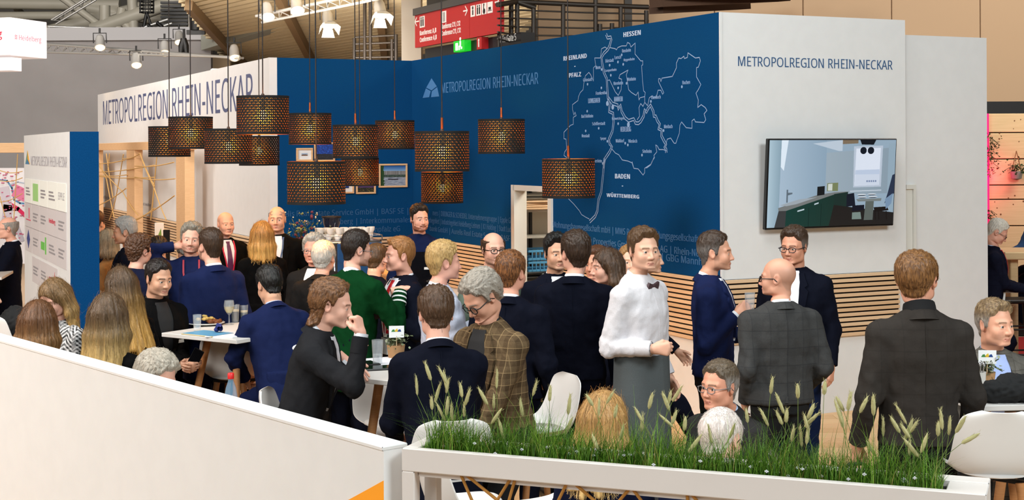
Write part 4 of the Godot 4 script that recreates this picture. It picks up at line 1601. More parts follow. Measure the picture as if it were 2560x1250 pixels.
func region_map(w: Node3D, pale: Material) -> void:
	var rhine := crop_path(w, 1340, 60, 3.472, [610, 90, 622, 120, 650, 115, 655, 135, 640, 190, 625, 220, 590, 255, 570, 290, 575, 340, 590, 420, 615, 475, 620, 560, 625, 640, 640, 700, 635, 760, 670, 775, 675, 850, 665, 930, 635, 1000, 640, 1040, 660, 1065, 640, 1110, 600, 1170, 590, 1240])
	rhine.append_array(crop_path(w, 1340, 380, 3.676, [630, 60, 618, 200, 600, 370, 575, 440, 565, 540, 545, 590, 495, 640]))
	var neckar := crop_path(w, 1340, 60, 3.472, [628, 640, 665, 690, 710, 705, 715, 738, 735, 705, 745, 760, 775, 815, 805, 840, 850, 825, 865, 860, 890, 862, 910, 845, 935, 800, 945, 745, 960, 765, 970, 740, 995, 705, 1020, 760, 1025, 800, 1040, 800, 1055, 840, 1075, 870, 1065, 910, 1090, 920, 1090, 970, 1110, 1010, 1130, 1045, 1118, 1070, 1130, 1085, 1132, 1115])
	var rb := MB.new()
	for path in [rhine, neckar]:
		var l := []
		var r := []
		for i in path.size():
			var t: Vector3 = (path[mini(i + 1, path.size() - 1)] - path[maxi(i - 1, 0)]).normalized()
			var s := Vector3(-t.y, t.x, 0) * 0.013
			l.append(path[i] + s)
			r.append(path[i] - s)
		ribbon(rb, l, 0.009)
		ribbon(rb, r, 0.009)
	part("map_river", rb, pale, w)
	var ob := MB.new()
	for p in [
		[275, 1165, 243, 1140, 250, 1110, 268, 1085, 262, 1000, 243, 995, 243, 940, 300, 880, 325, 870, 325, 810, 350, 795, 340, 765, 330, 790, 318, 740, 318, 700, 365, 665, 370, 630, 385, 595, 410, 570, 415, 520, 430, 450, 460, 420, 475, 440, 500, 495, 500, 380, 520, 360, 510, 295, 560, 295, 570, 215, 600, 200, 620, 215],
		[645, 205, 690, 215, 700, 225, 710, 205, 745, 190, 785, 190, 795, 160, 815, 170, 825, 200, 862, 165, 860, 260, 910, 320, 928, 320, 928, 355, 918, 360, 925, 480, 935, 580, 950, 595, 945, 630, 905, 640, 895, 660, 888, 590, 870, 620, 830, 595, 805, 570, 795, 500, 785, 440, 800, 400, 730, 440, 720, 470, 745, 480, 740, 570, 715, 620, 690, 590, 640, 485, 625, 490],
		[945, 630, 945, 680, 930, 715, 910, 690, 895, 725, 900, 800, 880, 830],
		[945, 680, 970, 710, 985, 640, 1000, 630, 1045, 640, 1060, 575, 1085, 575, 1100, 610, 1110, 595, 1065, 500, 1065, 475, 1080, 475, 1085, 500, 1095, 470, 1185, 455, 1220, 380, 1220, 340, 1240, 295, 1260, 300, 1285, 280, 1290, 300, 1315, 290, 1320, 250, 1385, 295, 1420, 290, 1428, 320, 1410, 375, 1395, 378, 1395, 460, 1432, 525, 1410, 570, 1390, 600, 1410, 660, 1405, 725, 1435, 700, 1470, 725, 1485, 750, 1460, 780, 1475, 830, 1460, 855, 1385, 850, 1375, 825, 1355, 840, 1355, 905, 1305, 900, 1265, 850, 1250, 880, 1245, 950, 1230, 990, 1215, 1035, 1200, 1035, 1170, 990, 1140, 1000, 1130, 1040],
		[1132, 1100, 1105, 1090, 1070, 1090, 1055, 1060, 1040, 1050, 1050, 1110, 1025, 1140, 1030, 1160, 1010, 1190, 995, 1225, 960, 1250],
		[660, 1085, 690, 1120, 720, 1135, 750, 1180, 800, 1190, 835, 1205, 845, 1240]]:
		ribbon(ob, crop_path(w, 1340, 60, 3.472, p), 0.0075)
	for p in [[1085, 50, 1060, 110, 1000, 150, 1000, 190, 985, 212, 940, 155, 900, 150, 885, 90], [300, 430, 310, 440, 350, 480, 400, 540, 420, 575, 460, 600, 490, 615]]:
		ribbon(ob, crop_path(w, 1340, 380, 3.676, p), 0.0075)
	part("map_border", ob, pale, w)
	# towns: a dot and a name
	var towns := [["Bensheim", 745, 268, 1], ["Lorsch", 712, 330, 2], ["Buerstadt", 640, 358, 2], ["Heppenheim", 758, 350, 1], ["Worms", 570, 395, 0], ["Lampertheim", 650, 445, 2], ["Gruenstadt", 448, 523, 2], ["Frankenthal", 568, 555, 3], ["Weinheim", 787, 515, 1], ["Viernheim", 714, 555, 2], ["Bad Duerkheim", 445, 757, 3], ["Schwetzingen", 714, 865, 2], ["Schifferstadt", 545, 905, 2], ["Neustadt", 432, 928, 3], ["Speyer", 620, 1018, 0], ["Walldorf", 775, 1035, 0], ["Wiesloch", 798, 1050, 1], ["Sinsheim", 921, 1138, 1], ["Germersheim", 580, 1210, 0], ["Mosbach", 1108, 925, 1], ["Eberbach", 998, 672, 1], ["Buchen", 1267, 545, 1]]
	var dots := MB.new()
	for t in towns:
		var p := loc(1340 + t[1] / 3.472, 60 + t[2] / 3.472, w.transform)
		dot(dots, p, 0.013)
		var name_ := str(t[0]).replace("ue", "ü")
		var wd := 0.02 * name_.length()
		var q: Vector3 = p + [Vector3(-wd - 0.02, 0.008, 0), Vector3(0.01, 0.02, 0), Vector3(-wd * 0.5, 0.03, 0), Vector3(-wd * 0.5, -0.065, 0)][t[3]]
		q.z = 0.001
		lettering("map_name", name_, w, pale, Transform3D(Basis.IDENTITY, q), 0.034, wd)
	for t in [["Ludwigshafen", 620, 690, 455, 688], ["Mannheim", 667, 722, 680, 675], ["Heidelberg", 803, 873, 735, 935]]:
		dot(dots, loc(1340 + t[1] / 3.472, 60 + t[2] / 3.472, w.transform), 0.024)
		var q := loc(1340 + t[3] / 3.472, 60 + t[4] / 3.472, w.transform)
		q.z = 0.001
		lettering("map_name", str(t[0]).to_upper(), w, pale, Transform3D(Basis.IDENTITY, q), 0.047, [0.235, 0.16, 0.195][0 if t[0][0] == "L" else (1 if t[0][0] == "M" else 2)])
	part("map_town_dot", dots, pale, w)
	for t in [["HESSEN", 1559, 93, 1602], ["RHEINLAND", 1409, 152, 1467], ["PFALZ", 1423, 194, 1453], ["BADEN", 1538, 446, 1575], ["WÜRTTEMBERG", 1517, 492, 1598], ["-", 1436, 167, 1439], ["-", 1555, 466, 1558]]:
		var a := loc(t[1], t[2], w.transform)
		var e := loc(t[3], t[2], w.transform)
		a.z = 0.001
		lettering("map_name", t[0], w, mat("print_bright", Color(0.72, 0.8, 0.9), 0.8), Transform3D(Basis.IDENTITY, a), 0.045 if t[0] != "-" else 0.008, e.x - a.x, "Droid Sans", 0, 700)

func dot(b: MB, p: Vector3, r: float) -> void:
	var poly := PackedVector2Array()
	for k in 14: poly.append(Vector2(p.x + cos(TAU * k / 14.0) * r, p.y + sin(TAU * k / 14.0) * r))
	b.prism(poly, 0.0, 0.002)
# ---------------------------------------------------------------- the hall around the stand
func px_tube(b: MB, pts: Array, r: float, seg := 8) -> void:
	var p := []
	for q in pts: p.append(at(q[0], q[1], q[2]))
	b.tube(p, [r], seg)

func hall_box(called: String, label: String, lo: Vector3, hi: Vector3, m: Material) -> Node3D:
	var b := MB.new()
	b.box(lo, hi)
	return struct(called, label, b, m)

func hall() -> void:
	var steel := mat("hall_steel", Color(0.74, 0.72, 0.66), 0.45)
	var steel_dark := mat("hall_steel_dark", Color(0.47, 0.48, 0.46), 0.5)
	var black := mat("hall_black", Color(0.05, 0.05, 0.05), 0.5)
	var alu := mat("truss_alu", Color(0.78, 0.77, 0.75), 0.3, 0.6)
	hall_box("ceiling", "dark roof of the exhibition hall", Vector3(-34, 12, -46), Vector3(30, 12.3, 14), mat("roof_dark", Color(0.2, 0.2, 0.19), 0.8))
	hall_box("wall_far", "far grey wall of the exhibition hall", Vector3(-34, 0, -46.3), Vector3(30, 12, -46), mat("hall_far", Color(0.36, 0.35, 0.33), 0.8))
	hall_box("wall_west", "side wall of the exhibition hall", Vector3(-34.3, 0, -46), Vector3(-34, 12, 14), mat("hall_side", Color(0.6, 0.58, 0.55), 0.8))
	hall_box("wall_east", "side wall of the exhibition hall beyond the neighbouring stands", Vector3(30, 0, -46), Vector3(30.3, 12, 14), mats["hall_side"])
	hall_box("wall_near", "hall wall behind the walkway", Vector3(-34, 0, 14), Vector3(30, 12, 14.3), mats["hall_side"])
	# grey partition behind the stand, with a lighter cap
	var g0 := at(-500, 380, 33.0)
	var g1 := at(527, 100, 33.0)
	var grey := tri_mat("partition_grey", noise_tex(0.02, Color(0.5, 0.49, 0.49), Color(0.52, 0.51, 0.51), 256, 12, 3), Vector3(0.2, 0.2, 0.2), 0.8)
	var gw := hall_box("wall_rear", "tall grey partition wall behind the stand", Vector3(g0.x, 0, -33.2), Vector3(g1.x, g1.y, -33), grey)
	var cap := MB.new()
	cap.box(Vector3(g0.x, g1.y, -33.25), Vector3(g1.x, g1.y + 0.3, -32.9))
	part("cap_beam", cap, mat("cap_grey", Color(0.62, 0.62, 0.63), 0.6), gw)
	# beige upper wall at the right, in tall panels
	var up := struct("wall_upper_right", "tall beige hall wall above the neighbouring stands")
	var yb := at(2500, 280, 20.0).y
	for k in 9:
		var x0 := at(1345, 100, 20.0).x + k * 1.25
		var b := MB.new()
		b.bbox(Vector3(x0, yb, -20.2), Vector3(x0 + 1.24, 12.0, -20.0), 0.008)
		part("wall_panel", b, mat("beige_panel", Color(0.72, 0.6, 0.47), 0.75), up)
	var bk := MB.new()
	bk.box(Vector3(at(1345, 100, 20.0).x, yb - 0.12, -20.22), Vector3(at(1345, 100, 20.0).x + 11.2, yb, -19.95))
	part("lower_edge", bk, black, up)
	# ---- roof structure at the upper left: pale tubes
	var rs := thing("roof_truss", "pale steel tube framework under the hall roof", "roof truss")
	for t in [[[[-40, 8, 40], [300, 12, 40]], 0.16], [[[-40, 40, 40], [260, 38, 40]], 0.12], [[[120, 80, 40], [470, -10, 40]], 0.2], [[[220, 20, 40], [470, 60, 40]], 0.18],
		[[[230, 75, 38], [480, -12, 38]], 0.2], [[[262, 14, 38], [262, 100, 38]], 0.15], [[[305, 20, 38], [288, 98, 38]], 0.12], [[[305, 50, 38], [345, 95, 38]], 0.12], [[[150, -10, 38], [300, 100, 38]], 0.1],
		[[[40, 20, 41], [120, 100, 41]], 0.1], [[[330, -5, 38], [335, 95, 38]], 0.14]]:
		var b := MB.new()
		px_tube(b, t[0], t[1])
		part("tube", b, steel, rs)
	# box girder and thick pipe in the middle
	var gd := thing("steel_girder", "grey steel girder with a thick pipe running under the roof", "girder")
	var gb := MB.new()
	gb.bar(at(520, 108, 33), at(880, -4, 27), 0.35, 0.34)
	part("beam", gb, mat("girder_grey", Color(0.6, 0.61, 0.57), 0.5), gd)
	for t in [[[[540, 80, 32], [790, -12, 28]], 0.17], [[[515, -10, 32], [552, 76, 32]], 0.15], [[[560, -10, 32], [562, 72, 32]], 0.15], [[[612, -10, 32], [650, 44, 32]], 0.11], [[[700, -10, 31], [660, 40, 31]], 0.1]]:
		var b := MB.new()
		px_tube(b, t[0], t[1], 12)
		part("pipe", b, mats["girder_grey"], gd)
	var gp := MB.new()
	gp.box(Vector3(at(575, 0, 34).x, at(575, 62, 34).y, -34.1), Vector3(at(700, 0, 34).x, at(575, -60, 34).y, -34.0))
	part("infill_panel", gp, steel_dark, gd)
	# duct and ladder block
	var du := thing("roof_duct", "pale square ventilation duct beside black louvres under the roof", "duct")
	var db := MB.new()
	db.box(Vector3(at(470, 0, 35).x, at(470, 118, 35).y, -36), Vector3(at(529, 0, 35).x, 12, -35))
	part("duct_shaft", db, mat("duct_grey", Color(0.66, 0.63, 0.58), 0.6), du)
	for k in 11:
		var lb := MB.new()
		lb.box(Vector3(at(402, 0, 35).x, at(402, 10 + k * 9, 35).y, -35.1), Vector3(at(470, 0, 35).x, at(402, 4 + k * 9, 35).y, -34.95))
		part("louvre", lb, black, du)
	# cable tray
	var ct := thing("cable_tray", "slanting steel cable tray with black straps below the roof", "cable tray")
	for r in [[[290, 92], [420, 48]], [[300, 100], [430, 58]]]:
		var b := MB.new()
		px_tube(b, [[r[0][0], r[0][1], 34], [r[1][0], r[1][1], 34]], 0.03, 6)
		part("rail", b, alu, ct)
	for k in 5:
		var b := MB.new()
		px_tube(b, [[305 + k * 22, 84 - k * 7, 34], [318 + k * 22, 96 - k * 7, 33.95]], 0.05, 6)
		part("strap", b, black, ct)
	var cage := thing("hoist_cage", "round black wire hoist cage hanging from the roof", "hoist")
	for k in 4:
		var b := MB.new()
		var ring := []
		for i in 13: ring.append(at(367, 4 + k * 9, 34) + Vector3(cos(TAU * i / 12) * 0.17, 0, sin(TAU * i / 12) * 0.17))
		b.tube(ring, [0.014], 5, false)
		part("ring", b, black, cage)
	for k in 8:
		var b := MB.new()
		var q := Vector3(cos(TAU * k / 8) * 0.17, 0, sin(TAU * k / 8) * 0.17)
		b.tube([at(367, -10, 34) + q, at(367, 33, 34) + q], [0.012], 5)
		part("wire", b, black, cage)
	var cb := MB.new()
	px_tube(cb, [[367, 30, 34], [352, 108, 34]], 0.04, 6)
	px_tube(cb, [[367, 30, 34], [392, 110, 34]], 0.03, 6)
	part("strut", cb, black, cage)
	# ---- lighting trusses with lamps
	truss("lighting_truss", "long aluminium lighting truss crossing in front of the grey partition", [100, 109, 30], [600, 146, 27], [100, 130, 30], [600, 143, 27])
	truss("lighting_truss", "aluminium lighting truss below the pipes, sloping up to the roof", [640, 40, 24], [1010, -40, 22], [655, 56, 24], [1030, -20, 22])
	truss("lighting_truss", "short pale truss segment above the illuminated cube", [120, 66, 33], [240, 70, 33], [120, 80, 33], [240, 82, 33])
	truss("lighting_truss", "slanting truss under the roof at the grey partition's end", [128, 50, 35], [225, -10, 35], [140, 60, 35], [240, 0, 35])
	for q in [[250, 108, 28.5, 1], [412, 122, 28.3, 1], [341, 152, 28.4, 0], [586, 133, 27.1, 1], [668, 30, 23.5, 1], [742, 14, 23.0, 1], [820, 50, 23.5, 2], [950, 24, 22.5, 2], [448, 96, 31, 0]]:
		stage_light(at(q[0], q[1], q[2]), q[3])
	var mon := thing("black_scanner", "black stage scanner standing on the lighting truss", "stage light", at(490, 75, 31))
	var mb := MB.new()
	mb.lathe([Vector2(0.0, 0.0), Vector2(0.13, 0.0), Vector2(0.15, 0.3), Vector2(0.0, 0.3)], 14)
	part("housing", mb, black, mon)
	var my := MB.new()
	my.box(Vector3(-0.2, -0.1, -0.05), Vector3(0.2, 0.0, 0.05))
	part("yoke", my, black, mon)
	var spk := thing("hanging_clamp", "black forked clamp hanging below the truss", "clamp", at(459, 103, 29))
	var sb := MB.new()
	sb.tube([Vector3(0, 0.05, 0), Vector3(-0.04, -0.1, 0), Vector3(-0.06, -0.3, 0)], [0.06, 0.07, 0.04], 8)
	sb.tube([Vector3(0, 0.05, 0), Vector3(0.04, -0.1, 0), Vector3(0.07, -0.3, 0)], [0.06, 0.07, 0.04], 8)
	part("fork", sb, black, spk)
	var sh := MB.new()
	sh.tube([Vector3(0, 0.05, 0), Vector3(0, 0.25, 0)], [0.02], 6)
	part("hook", sh, black, spk)
	# ---- ribbed roof, seen from below, with its beams
	var rr := struct("ceiling_ribbed", "ribbed warm-coloured sheet roof carried on brown beams")
	var p0 := at(600, 185, 40)
	var p1 := at(1040, 130, 32)
	var p2 := at(760, -20, 25)
	var ex := (p1 - p0)
	var ey := p2 - (p0 + p1) * 0.5
	var nn := ex.cross(ey).normalized()
	var sheet := MB.new()
	sheet.quad(p0 - ex * 0.02, p1 + ex * 0.4, p1 + ex * 0.4 + ey * 1.3, p0 - ex * 0.02 + ey * 1.3)
	var back := nn * (-0.12)
	sheet.quad(p0 - ex * 0.02 + back + ey * 1.3, p1 + ex * 0.4 + ey * 1.3 + back, p1 + ex * 0.4 + back, p0 - ex * 0.02 + back)
	part("sheet", sheet, mat("roof_sheet", Color(0.5, 0.45, 0.36), 0.6), rr)
	for k in 30:
		var b := MB.new()
		var q := ey * (0.01 + k * 0.042)
		b.bar(p0 - ex * 0.02 + q + nn * 0.03, p1 + ex * 0.4 + q + nn * 0.03, 0.16, 0.07, nn)
		part("rib", b, mat("roof_rib", Color(0.85, 0.78, 0.63), 0.5), rr)
	for t in [0.12, 0.5, 0.86]:
		var b := MB.new()
		b.bar(p0 + ex * t + nn * 0.2, p0 + ex * (t - 0.1) + ey * 1.2 + nn * 0.15, 0.14, 0.2, nn)
		part("beam", b, mat("roof_beam", Color(0.5, 0.4, 0.27), 0.6), rr)
	var bw := hall_box("wall_beyond", "pale wall strip beyond the grey partition", Vector3(at(527, 0, 34).x, 0, -34.2), Vector3(at(575, 0, 34).x, at(560, 140, 34).y, -34.0), mat("beyond", Color(0.7, 0.62, 0.5), 0.7))
	# ---- white column and the direction sign
	hall_box("column", "white square hall column beside the red sign", Vector3(at(1003, 0, 21.5).x, 0, -21.9), Vector3(at(1052, 0, 21.5).x, 12, -21.5), mat("column_white", Color(0.8, 0.74, 0.66), 0.7))
	direction_sign()
	balcony()
	neighbour_stand()
	light_cube()
	# brown roof beams above the beige wall
	var br := thing("roof_beam", "dark brown roof beams above the beige wall", "beam")
	for t in [[[1640, -8, 17], [2040, -14, 19]], [[1640, 8, 17], [1960, -6, 19]], [[1640, 24, 17.2], [1860, 14, 19]]]:
		var b := MB.new()
		b.bar(at(t[0][0], t[0][1], t[0][2]), at(t[1][0], t[1][1], t[1][2]), 0.2, 0.1)
		part("beam", b, mat("beam_brown", Color(0.3, 0.2, 0.13), 0.7), br)

func truss(called: String, label: String, a0: Array, a1: Array, b0: Array, b1: Array) -> void:
	var o := thing(called, label, "truss")
	var alu: Material = mats["truss_alu"]
	var p := [at(a0[0], a0[1], a0[2]), at(a1[0], a1[1], a1[2]), at(b0[0], b0[1], b0[2]), at(b1[0], b1[1], b1[2])]
	var back := Vector3(0.02, 0.02, -0.22)
	for c in [[p[0], p[1]], [p[2], p[3]], [p[0] + back, p[1] + back]]:
		var b := MB.new()
		b.tube(c, [0.024], 8)
		part("chord", b, alu, o)
	var n := int(p[0].distance_to(p[1]) / 0.27)
	var w := MB.new()
	for i in n:
		var t0 := float(i) / n
		var t1 := float(i + 1) / n
		var lo: Vector3 = p[2].lerp(p[3], (t0 + t1) / 2)
		w.tube([p[0].lerp(p[1], t0), lo, p[0].lerp(p[1], t1)], [0.01], 5)
		w.tube([lo, (p[0] + back).lerp(p[1] + back, t1)], [0.01], 5)
	part("lattice", w, alu, o)

func stage_light(p: Vector3, kind: int) -> void:
	var o := thing("stage_light", "silver stage spotlight clamped to an aluminium truss" if kind != 2 else "stage spotlight with open barn doors on an aluminium truss", "spotlight", p, 0.0, "stage spotlights" if kind != 2 else "barn door spotlights")
	var ax := Transform3D(Basis.from_euler(Vector3(2.5, 0.3, 0)), Vector3.ZERO)
	var b := MB.new()
	b.xf = ax
	b.lathe([Vector2(0.0, -0.18), Vector2(0.07, -0.17), Vector2(0.09, -0.1), Vector2(0.1, 0.1), Vector2(0.115, 0.12), Vector2(0.1, 0.125)], 14)
	part("can", b, mat("lamp_silver", Color(0.76, 0.75, 0.73), 0.3, 0.35), o)
	var l := MB.new()
	l.xf = ax
	l.lathe([Vector2(0.0, 0.11), Vector2(0.095, 0.108)], 14)
	part("lens", l, glow("lens_glow", Color(1.0, 0.86, 0.62), 4.0), o)
	var y := MB.new()
	y.tube([Vector3(-0.13, 0, 0), Vector3(-0.13, 0.2, 0.02), Vector3(0.13, 0.2, 0.02), Vector3(0.13, 0, 0)], [0.012], 6)
	y.tube([Vector3(0, 0.2, 0.02), Vector3(0, 0.3, 0.02)], [0.02], 6)
	part("yoke", y, mats["hall_black"], o)
	if kind == 2:
		for k in 4:
			var d := MB.new()
			d.xf = ax * Transform3D(Basis(Vector3.UP, TAU * k / 4), Vector3.ZERO)
			d.quad(Vector3(-0.08, 0.12, 0.1), Vector3(0.08, 0.12, 0.1), Vector3(0.11, 0.24, 0.17), Vector3(-0.11, 0.24, 0.17))
			part("barn_door", d, mats["lamp_silver"], o)
	var s := SpotLight3D.new()
	s.name = "light"
	s.light_color = Color(1.0, 0.86, 0.66)
	s.light_energy = 5.0
	s.spot_range = 60.0
	s.spot_angle = 40.0
	s.light_size = 0.09
	s.shadow_enabled = true
	o.add_child(s)
	s.transform = ax * Transform3D(Basis.from_euler(Vector3(PI / 2, 0, 0)), Vector3(0, 0.14, 0))

func direction_sign() -> void:
	var c := at(1143, 62, 19.5)
	var xf := wall_frame(c, E_M, N_M)
	var o := thing("direction_sign", "long red hall sign with white pictograms and arrows", "sign")
	o.transform = xf
	var pts := [loc(1037, 39, xf), loc(1250, -3, xf), loc(1250, 84, xf), loc(1037, 120, xf)]
	var xs := [pts[0].x, loc(1103, 60, xf).x, loc(1174, 60, xf).x, pts[1].x]
	var y0: float = pts[3].y
	var y1: float = pts[0].y
	for k in 3:
		var b := MB.new()
		b.box(Vector3(xs[k] + 0.004, y0, -0.06), Vector3(xs[k + 1] - 0.004, y1, 0))
		part("sign_panel", b, mat("sign_red", Color(0.7, 0.07, 0.08), 0.45), o)
	var fb := MB.new()
	fb.box(Vector3(xs[0] - 0.03, y1, -0.08), Vector3(xs[3], y1 + 0.1, 0.02))
	part("top_rail", fb, mat("rail_grey", Color(0.25, 0.24, 0.23), 0.5), o)
	var w := mat("sign_white", Color(0.9, 0.88, 0.85), 0.6)
	for t in [["Konferenz A,B", 1050, 91, 1091], ["Conference A,B", 1050, 108, 1092], ["Konferenz C11, C12", 1105, 75, 1151], ["Conference C11, C12", 1105, 92, 1152]]:
		var a := loc(t[1], t[2], xf)
		var e := loc(t[3], t[2], xf)
		lettering("lettering", t[0], o, w, Transform3D(Basis.IDENTITY, Vector3(a.x, a.y, 0.002)), 0.085, e.x - a.x, "Droid Sans", 0, 700)
	for q in [[1050, 42, 1062, 70], [1105, 29, 1116, 58], [1177, 15, 1188, 43], [1191, 12, 1203, 40], [1205, 9, 1217, 37], [1219, 6, 1232, 34]]:
		var a := loc(q[0], q[3], xf)
		var e := loc(q[2], q[3], xf)
		var top := loc(q[0], q[1], xf)
		var b := MB.new()
		b.box(Vector3(a.x, a.y, 0), Vector3(e.x, top.y, 0.004))
		part("pictogram", b, w, o)
		var s := MB.new()
		var dx := e.x - a.x
		var dy := top.y - a.y
		var kind: int = int(q[0])
		if kind in [1050, 1191]:
			for h in [0.3, 0.7]:
				s.box(Vector3(a.x + dx * (h - 0.12), a.y + dy * 0.12, 0.004), Vector3(a.x + dx * (h + 0.12), a.y + dy * 0.72, 0.006))
				dot_z(s, Vector3(a.x + dx * h, a.y + dy * 0.84, 0), dx * 0.1, 0.004, 0.006)
		elif kind == 1177:
			s.box(Vector3(a.x + dx * 0.4, a.y + dy * 0.15, 0.004), Vector3(a.x + dx * 0.65, a.y + dy * 0.6, 0.006))
			dot_z(s, Vector3(a.x + dx * 0.52, a.y + dy * 0.78, 0), dx * 0.16, 0.004, 0.006)
		elif kind == 1105:
			for h in [0.35, 0.65]: s.box(Vector3(a.x + dx * (h - 0.05), a.y + dy * 0.1, 0.004), Vector3(a.x + dx * (h + 0.05), a.y + dy * 0.9, 0.006))
		elif kind == 1205:
			dot_z(s, Vector3(a.x + dx * 0.45, a.y + dy * 0.85, 0), dx * 0.12, 0.004, 0.006)
			s.box(Vector3(a.x + dx * 0.35, a.y + dy * 0.4, 0.004), Vector3(a.x + dx * 0.5, a.y + dy * 0.75, 0.006))
			dot_z(s, Vector3(a.x + dx * 0.5, a.y + dy * 0.28, 0), dx * 0.24, 0.004, 0.006)
		else:
			s.box(Vector3(a.x + dx * 0.25, a.y + dy * 0.3, 0.004), Vector3(a.x + dx * 0.7, a.y + dy * 0.55, 0.006))
			s.box(Vector3(a.x + dx * 0.15, a.y + dy * 0.2, 0.004), Vector3(a.x + dx * 0.85, a.y + dy * 0.26, 0.006))
		part("pictogram_figure", s, mat("figure_dark", Color(0.12, 0.04, 0.04), 0.6), o)
	for q in [[1038, 55, 1048, 0], [1159, 28, 1169, 1], [1238, 6, 1248, 1]]:
		var a := loc(q[0], q[1], xf)
		var e := loc(q[2], q[1] - 2, xf)
		e.y = a.y
		var b := MB.new()
		ribbon(b, [a, e], 0.02, 0.004)
		var tip := a if q[3] == 0 else e
		var dirx := 1.0 if q[3] == 0 else -1.0
		ribbon(b, [tip + Vector3(dirx * 0.07, 0.06, 0), tip, tip + Vector3(dirx * 0.07, -0.06, 0)], 0.02, 0.004)
		part("arrow", b, w, o)
	# dark fascia below it with the exit sign
	var f := hall_box("trim_1", "black fascia below the red sign", Vector3.ZERO, Vector3(0.01, 0.01, 0.01), mats["hall_black"])
	f.transform = xf
	var b2 := MB.new()
	b2.box(Vector3(xs[0] + 0.15, y0 - 0.45, -0.3), Vector3(xs[3] + 0.4, y0 - 0.02, -0.1))
	(f as MeshInstance3D).mesh = b2.mesh(mats["hall_black"])
	var ex := thing("exit_sign", "green lit emergency exit sign below the red sign", "sign")
	ex.transform = xf
	var ea := loc(1134, 131, xf)
	var ee := loc(1161, 131, xf)
	var et := loc(1134, 104, xf)
	var eb := MB.new()
	eb.box(Vector3(ea.x, ea.y, -0.1), Vector3(ee.x, et.y, 0.0))
	part("sign_box", eb, glow("exit_green", Color(0.05, 0.75, 0.15), 0.9, Color(0.05, 0.5, 0.1)), ex)
	var em := MB.new()
	var cx := (ea.x + ee.x) / 2
	em.box(Vector3(cx - 0.11, ea.y + 0.02, 0), Vector3(cx - 0.03, et.y - 0.03, 0.004))
	em.box(Vector3(cx + 0.03, ea.y + 0.06, 0), Vector3(cx + 0.07, ea.y + 0.14, 0.004))
	em.box(Vector3(cx + 0.0, ea.y + 0.02, 0), Vector3(cx + 0.03, ea.y + 0.08, 0.004))
	em.box(Vector3(cx + 0.07, ea.y + 0.03, 0), Vector3(cx + 0.11, ea.y + 0.06, 0.004))
	dot_z(em, Vector3(cx + 0.05, ea.y + 0.17, 0), 0.022, 0.0, 0.004)
	part("exit_figure", em, glow("exit_white", Color(0.9, 1.0, 0.9), 0.9), ex)
	var hs := thing("hydrant_sign", "small red fire hose sign beside the green exit sign", "sign")
	hs.transform = xf
	var ha := loc(1192, 124, xf)
	var he := loc(1204, 124, xf)
	var hb := MB.new()
	hb.box(Vector3(ha.x, ha.y, -0.1), Vector3(he.x, ha.y + 0.16, 0.0))
	part("sign_plate", hb, mats["sign_red"], hs)
	var hm := MB.new()
	hm.box(Vector3(ha.x + 0.05, ha.y + 0.03, 0), Vector3(ha.x + 0.08, ha.y + 0.1, 0.003))
	dot_z(hm, Vector3(ha.x + 0.065, ha.y + 0.12, 0), 0.02, 0.0, 0.003)
	part("hydrant_figure", hm, w, hs)
	var ga := loc(1228, 108, xf)
	lettering("lettering", "C1 To Gate 5", f, w, Transform3D(Basis.IDENTITY, Vector3(ga.x, ga.y, -0.095)), 0.09, 0.55)
	# dark louvres above the sign
	var lv := hall_box("trim_2", "dark louvred opening above the red sign", Vector3.ZERO, Vector3(0.01, 0.01, 0.01), mats["hall_black"])
	lv.transform = xf
	var lb := MB.new()
	lb.box(Vector3(xs[0] + 0.1, y1 + 0.1, -0.3), Vector3(xs[3] + 0.4, y1 + 1.0, -0.15))
	(lv as MeshInstance3D).mesh = lb.mesh(mats["hall_black"])

func dot_z(b: MB, p: Vector3, r: float, z0: float, z1: float) -> void:
	var poly := PackedVector2Array()
	for k in 12: poly.append(Vector2(p.x + cos(TAU * k / 12.0) * r, p.y + sin(TAU * k / 12.0) * r))
	b.prism(poly, z0, z1)

func balcony() -> void:
	var o := thing("balcony_railing", "dark steel balcony railing above the blue map wall", "railing")
	var m := mat("rail_steel", Color(0.2, 0.17, 0.14), 0.45, 0.3)
	var d := 18.5
	for q in [[1247, 15], [1278, 2], [1293, 6], [1334, 22], [1408, 10], [1489, -20], [1552, 18], [1616, 26], [1500, 60], [1530, 58]]:
		var b := MB.new()
		b.tube([at(q[0], q[1], d), at(q[0], 150, d)], [0.03 if q[0] != 1247 else 0.022], 8)
		part("post", b, m, o)
	for k in 6:
		var b := MB.new()
		b.tube([at(1290, 4 + k * 21, d), at(1460, 12 + k * 19.5, d), at(1622, 18 + k * 17.0, d)], [0.012 if k > 0 else 0.035], 6)
		part("rail", b, m, o)
	for k in 6:
		var b := MB.new()
		b.tube([at(1244, 12 + k * 17, d - 0.6), at(1292, 4 + k * 21, d)], [0.012 if k > 0 else 0.035], 6)
		part("rail", b, m, o)
	var b3 := MB.new()
	b3.tube([at(1290, 4, d), at(1340, 20, d)], [0.035], 8)
	part("handrail", b3, m, o)
	# a second railing further back at the left
	var o2 := thing("scaffold_railing", "grey scaffold railing standing under the ribbed roof", "railing")
	for q in [[886, 95], [912, -10], [926, -10], [980, 98], [990, 86]]:
		var b := MB.new()
		b.tube([at(q[0], q[1], 24), at(q[0], 152, 24)], [0.03], 8)
		part("post", b, m, o2)
	for k in 4:
		var b := MB.new()
		b.tube([at(886, 93 + k * 17, 24), at(992, 88 + k * 18, 24)], [0.02], 6)
		part("rail", b, m, o2)
	# dark column stubs behind the railing
	var c := hall_box("column", "dark steel post behind the balcony railing", Vector3(at(1562, 0, 19.5).x, 2.4, -19.7), Vector3(at(1580, 0, 19.5).x, 12, -19.5), m)

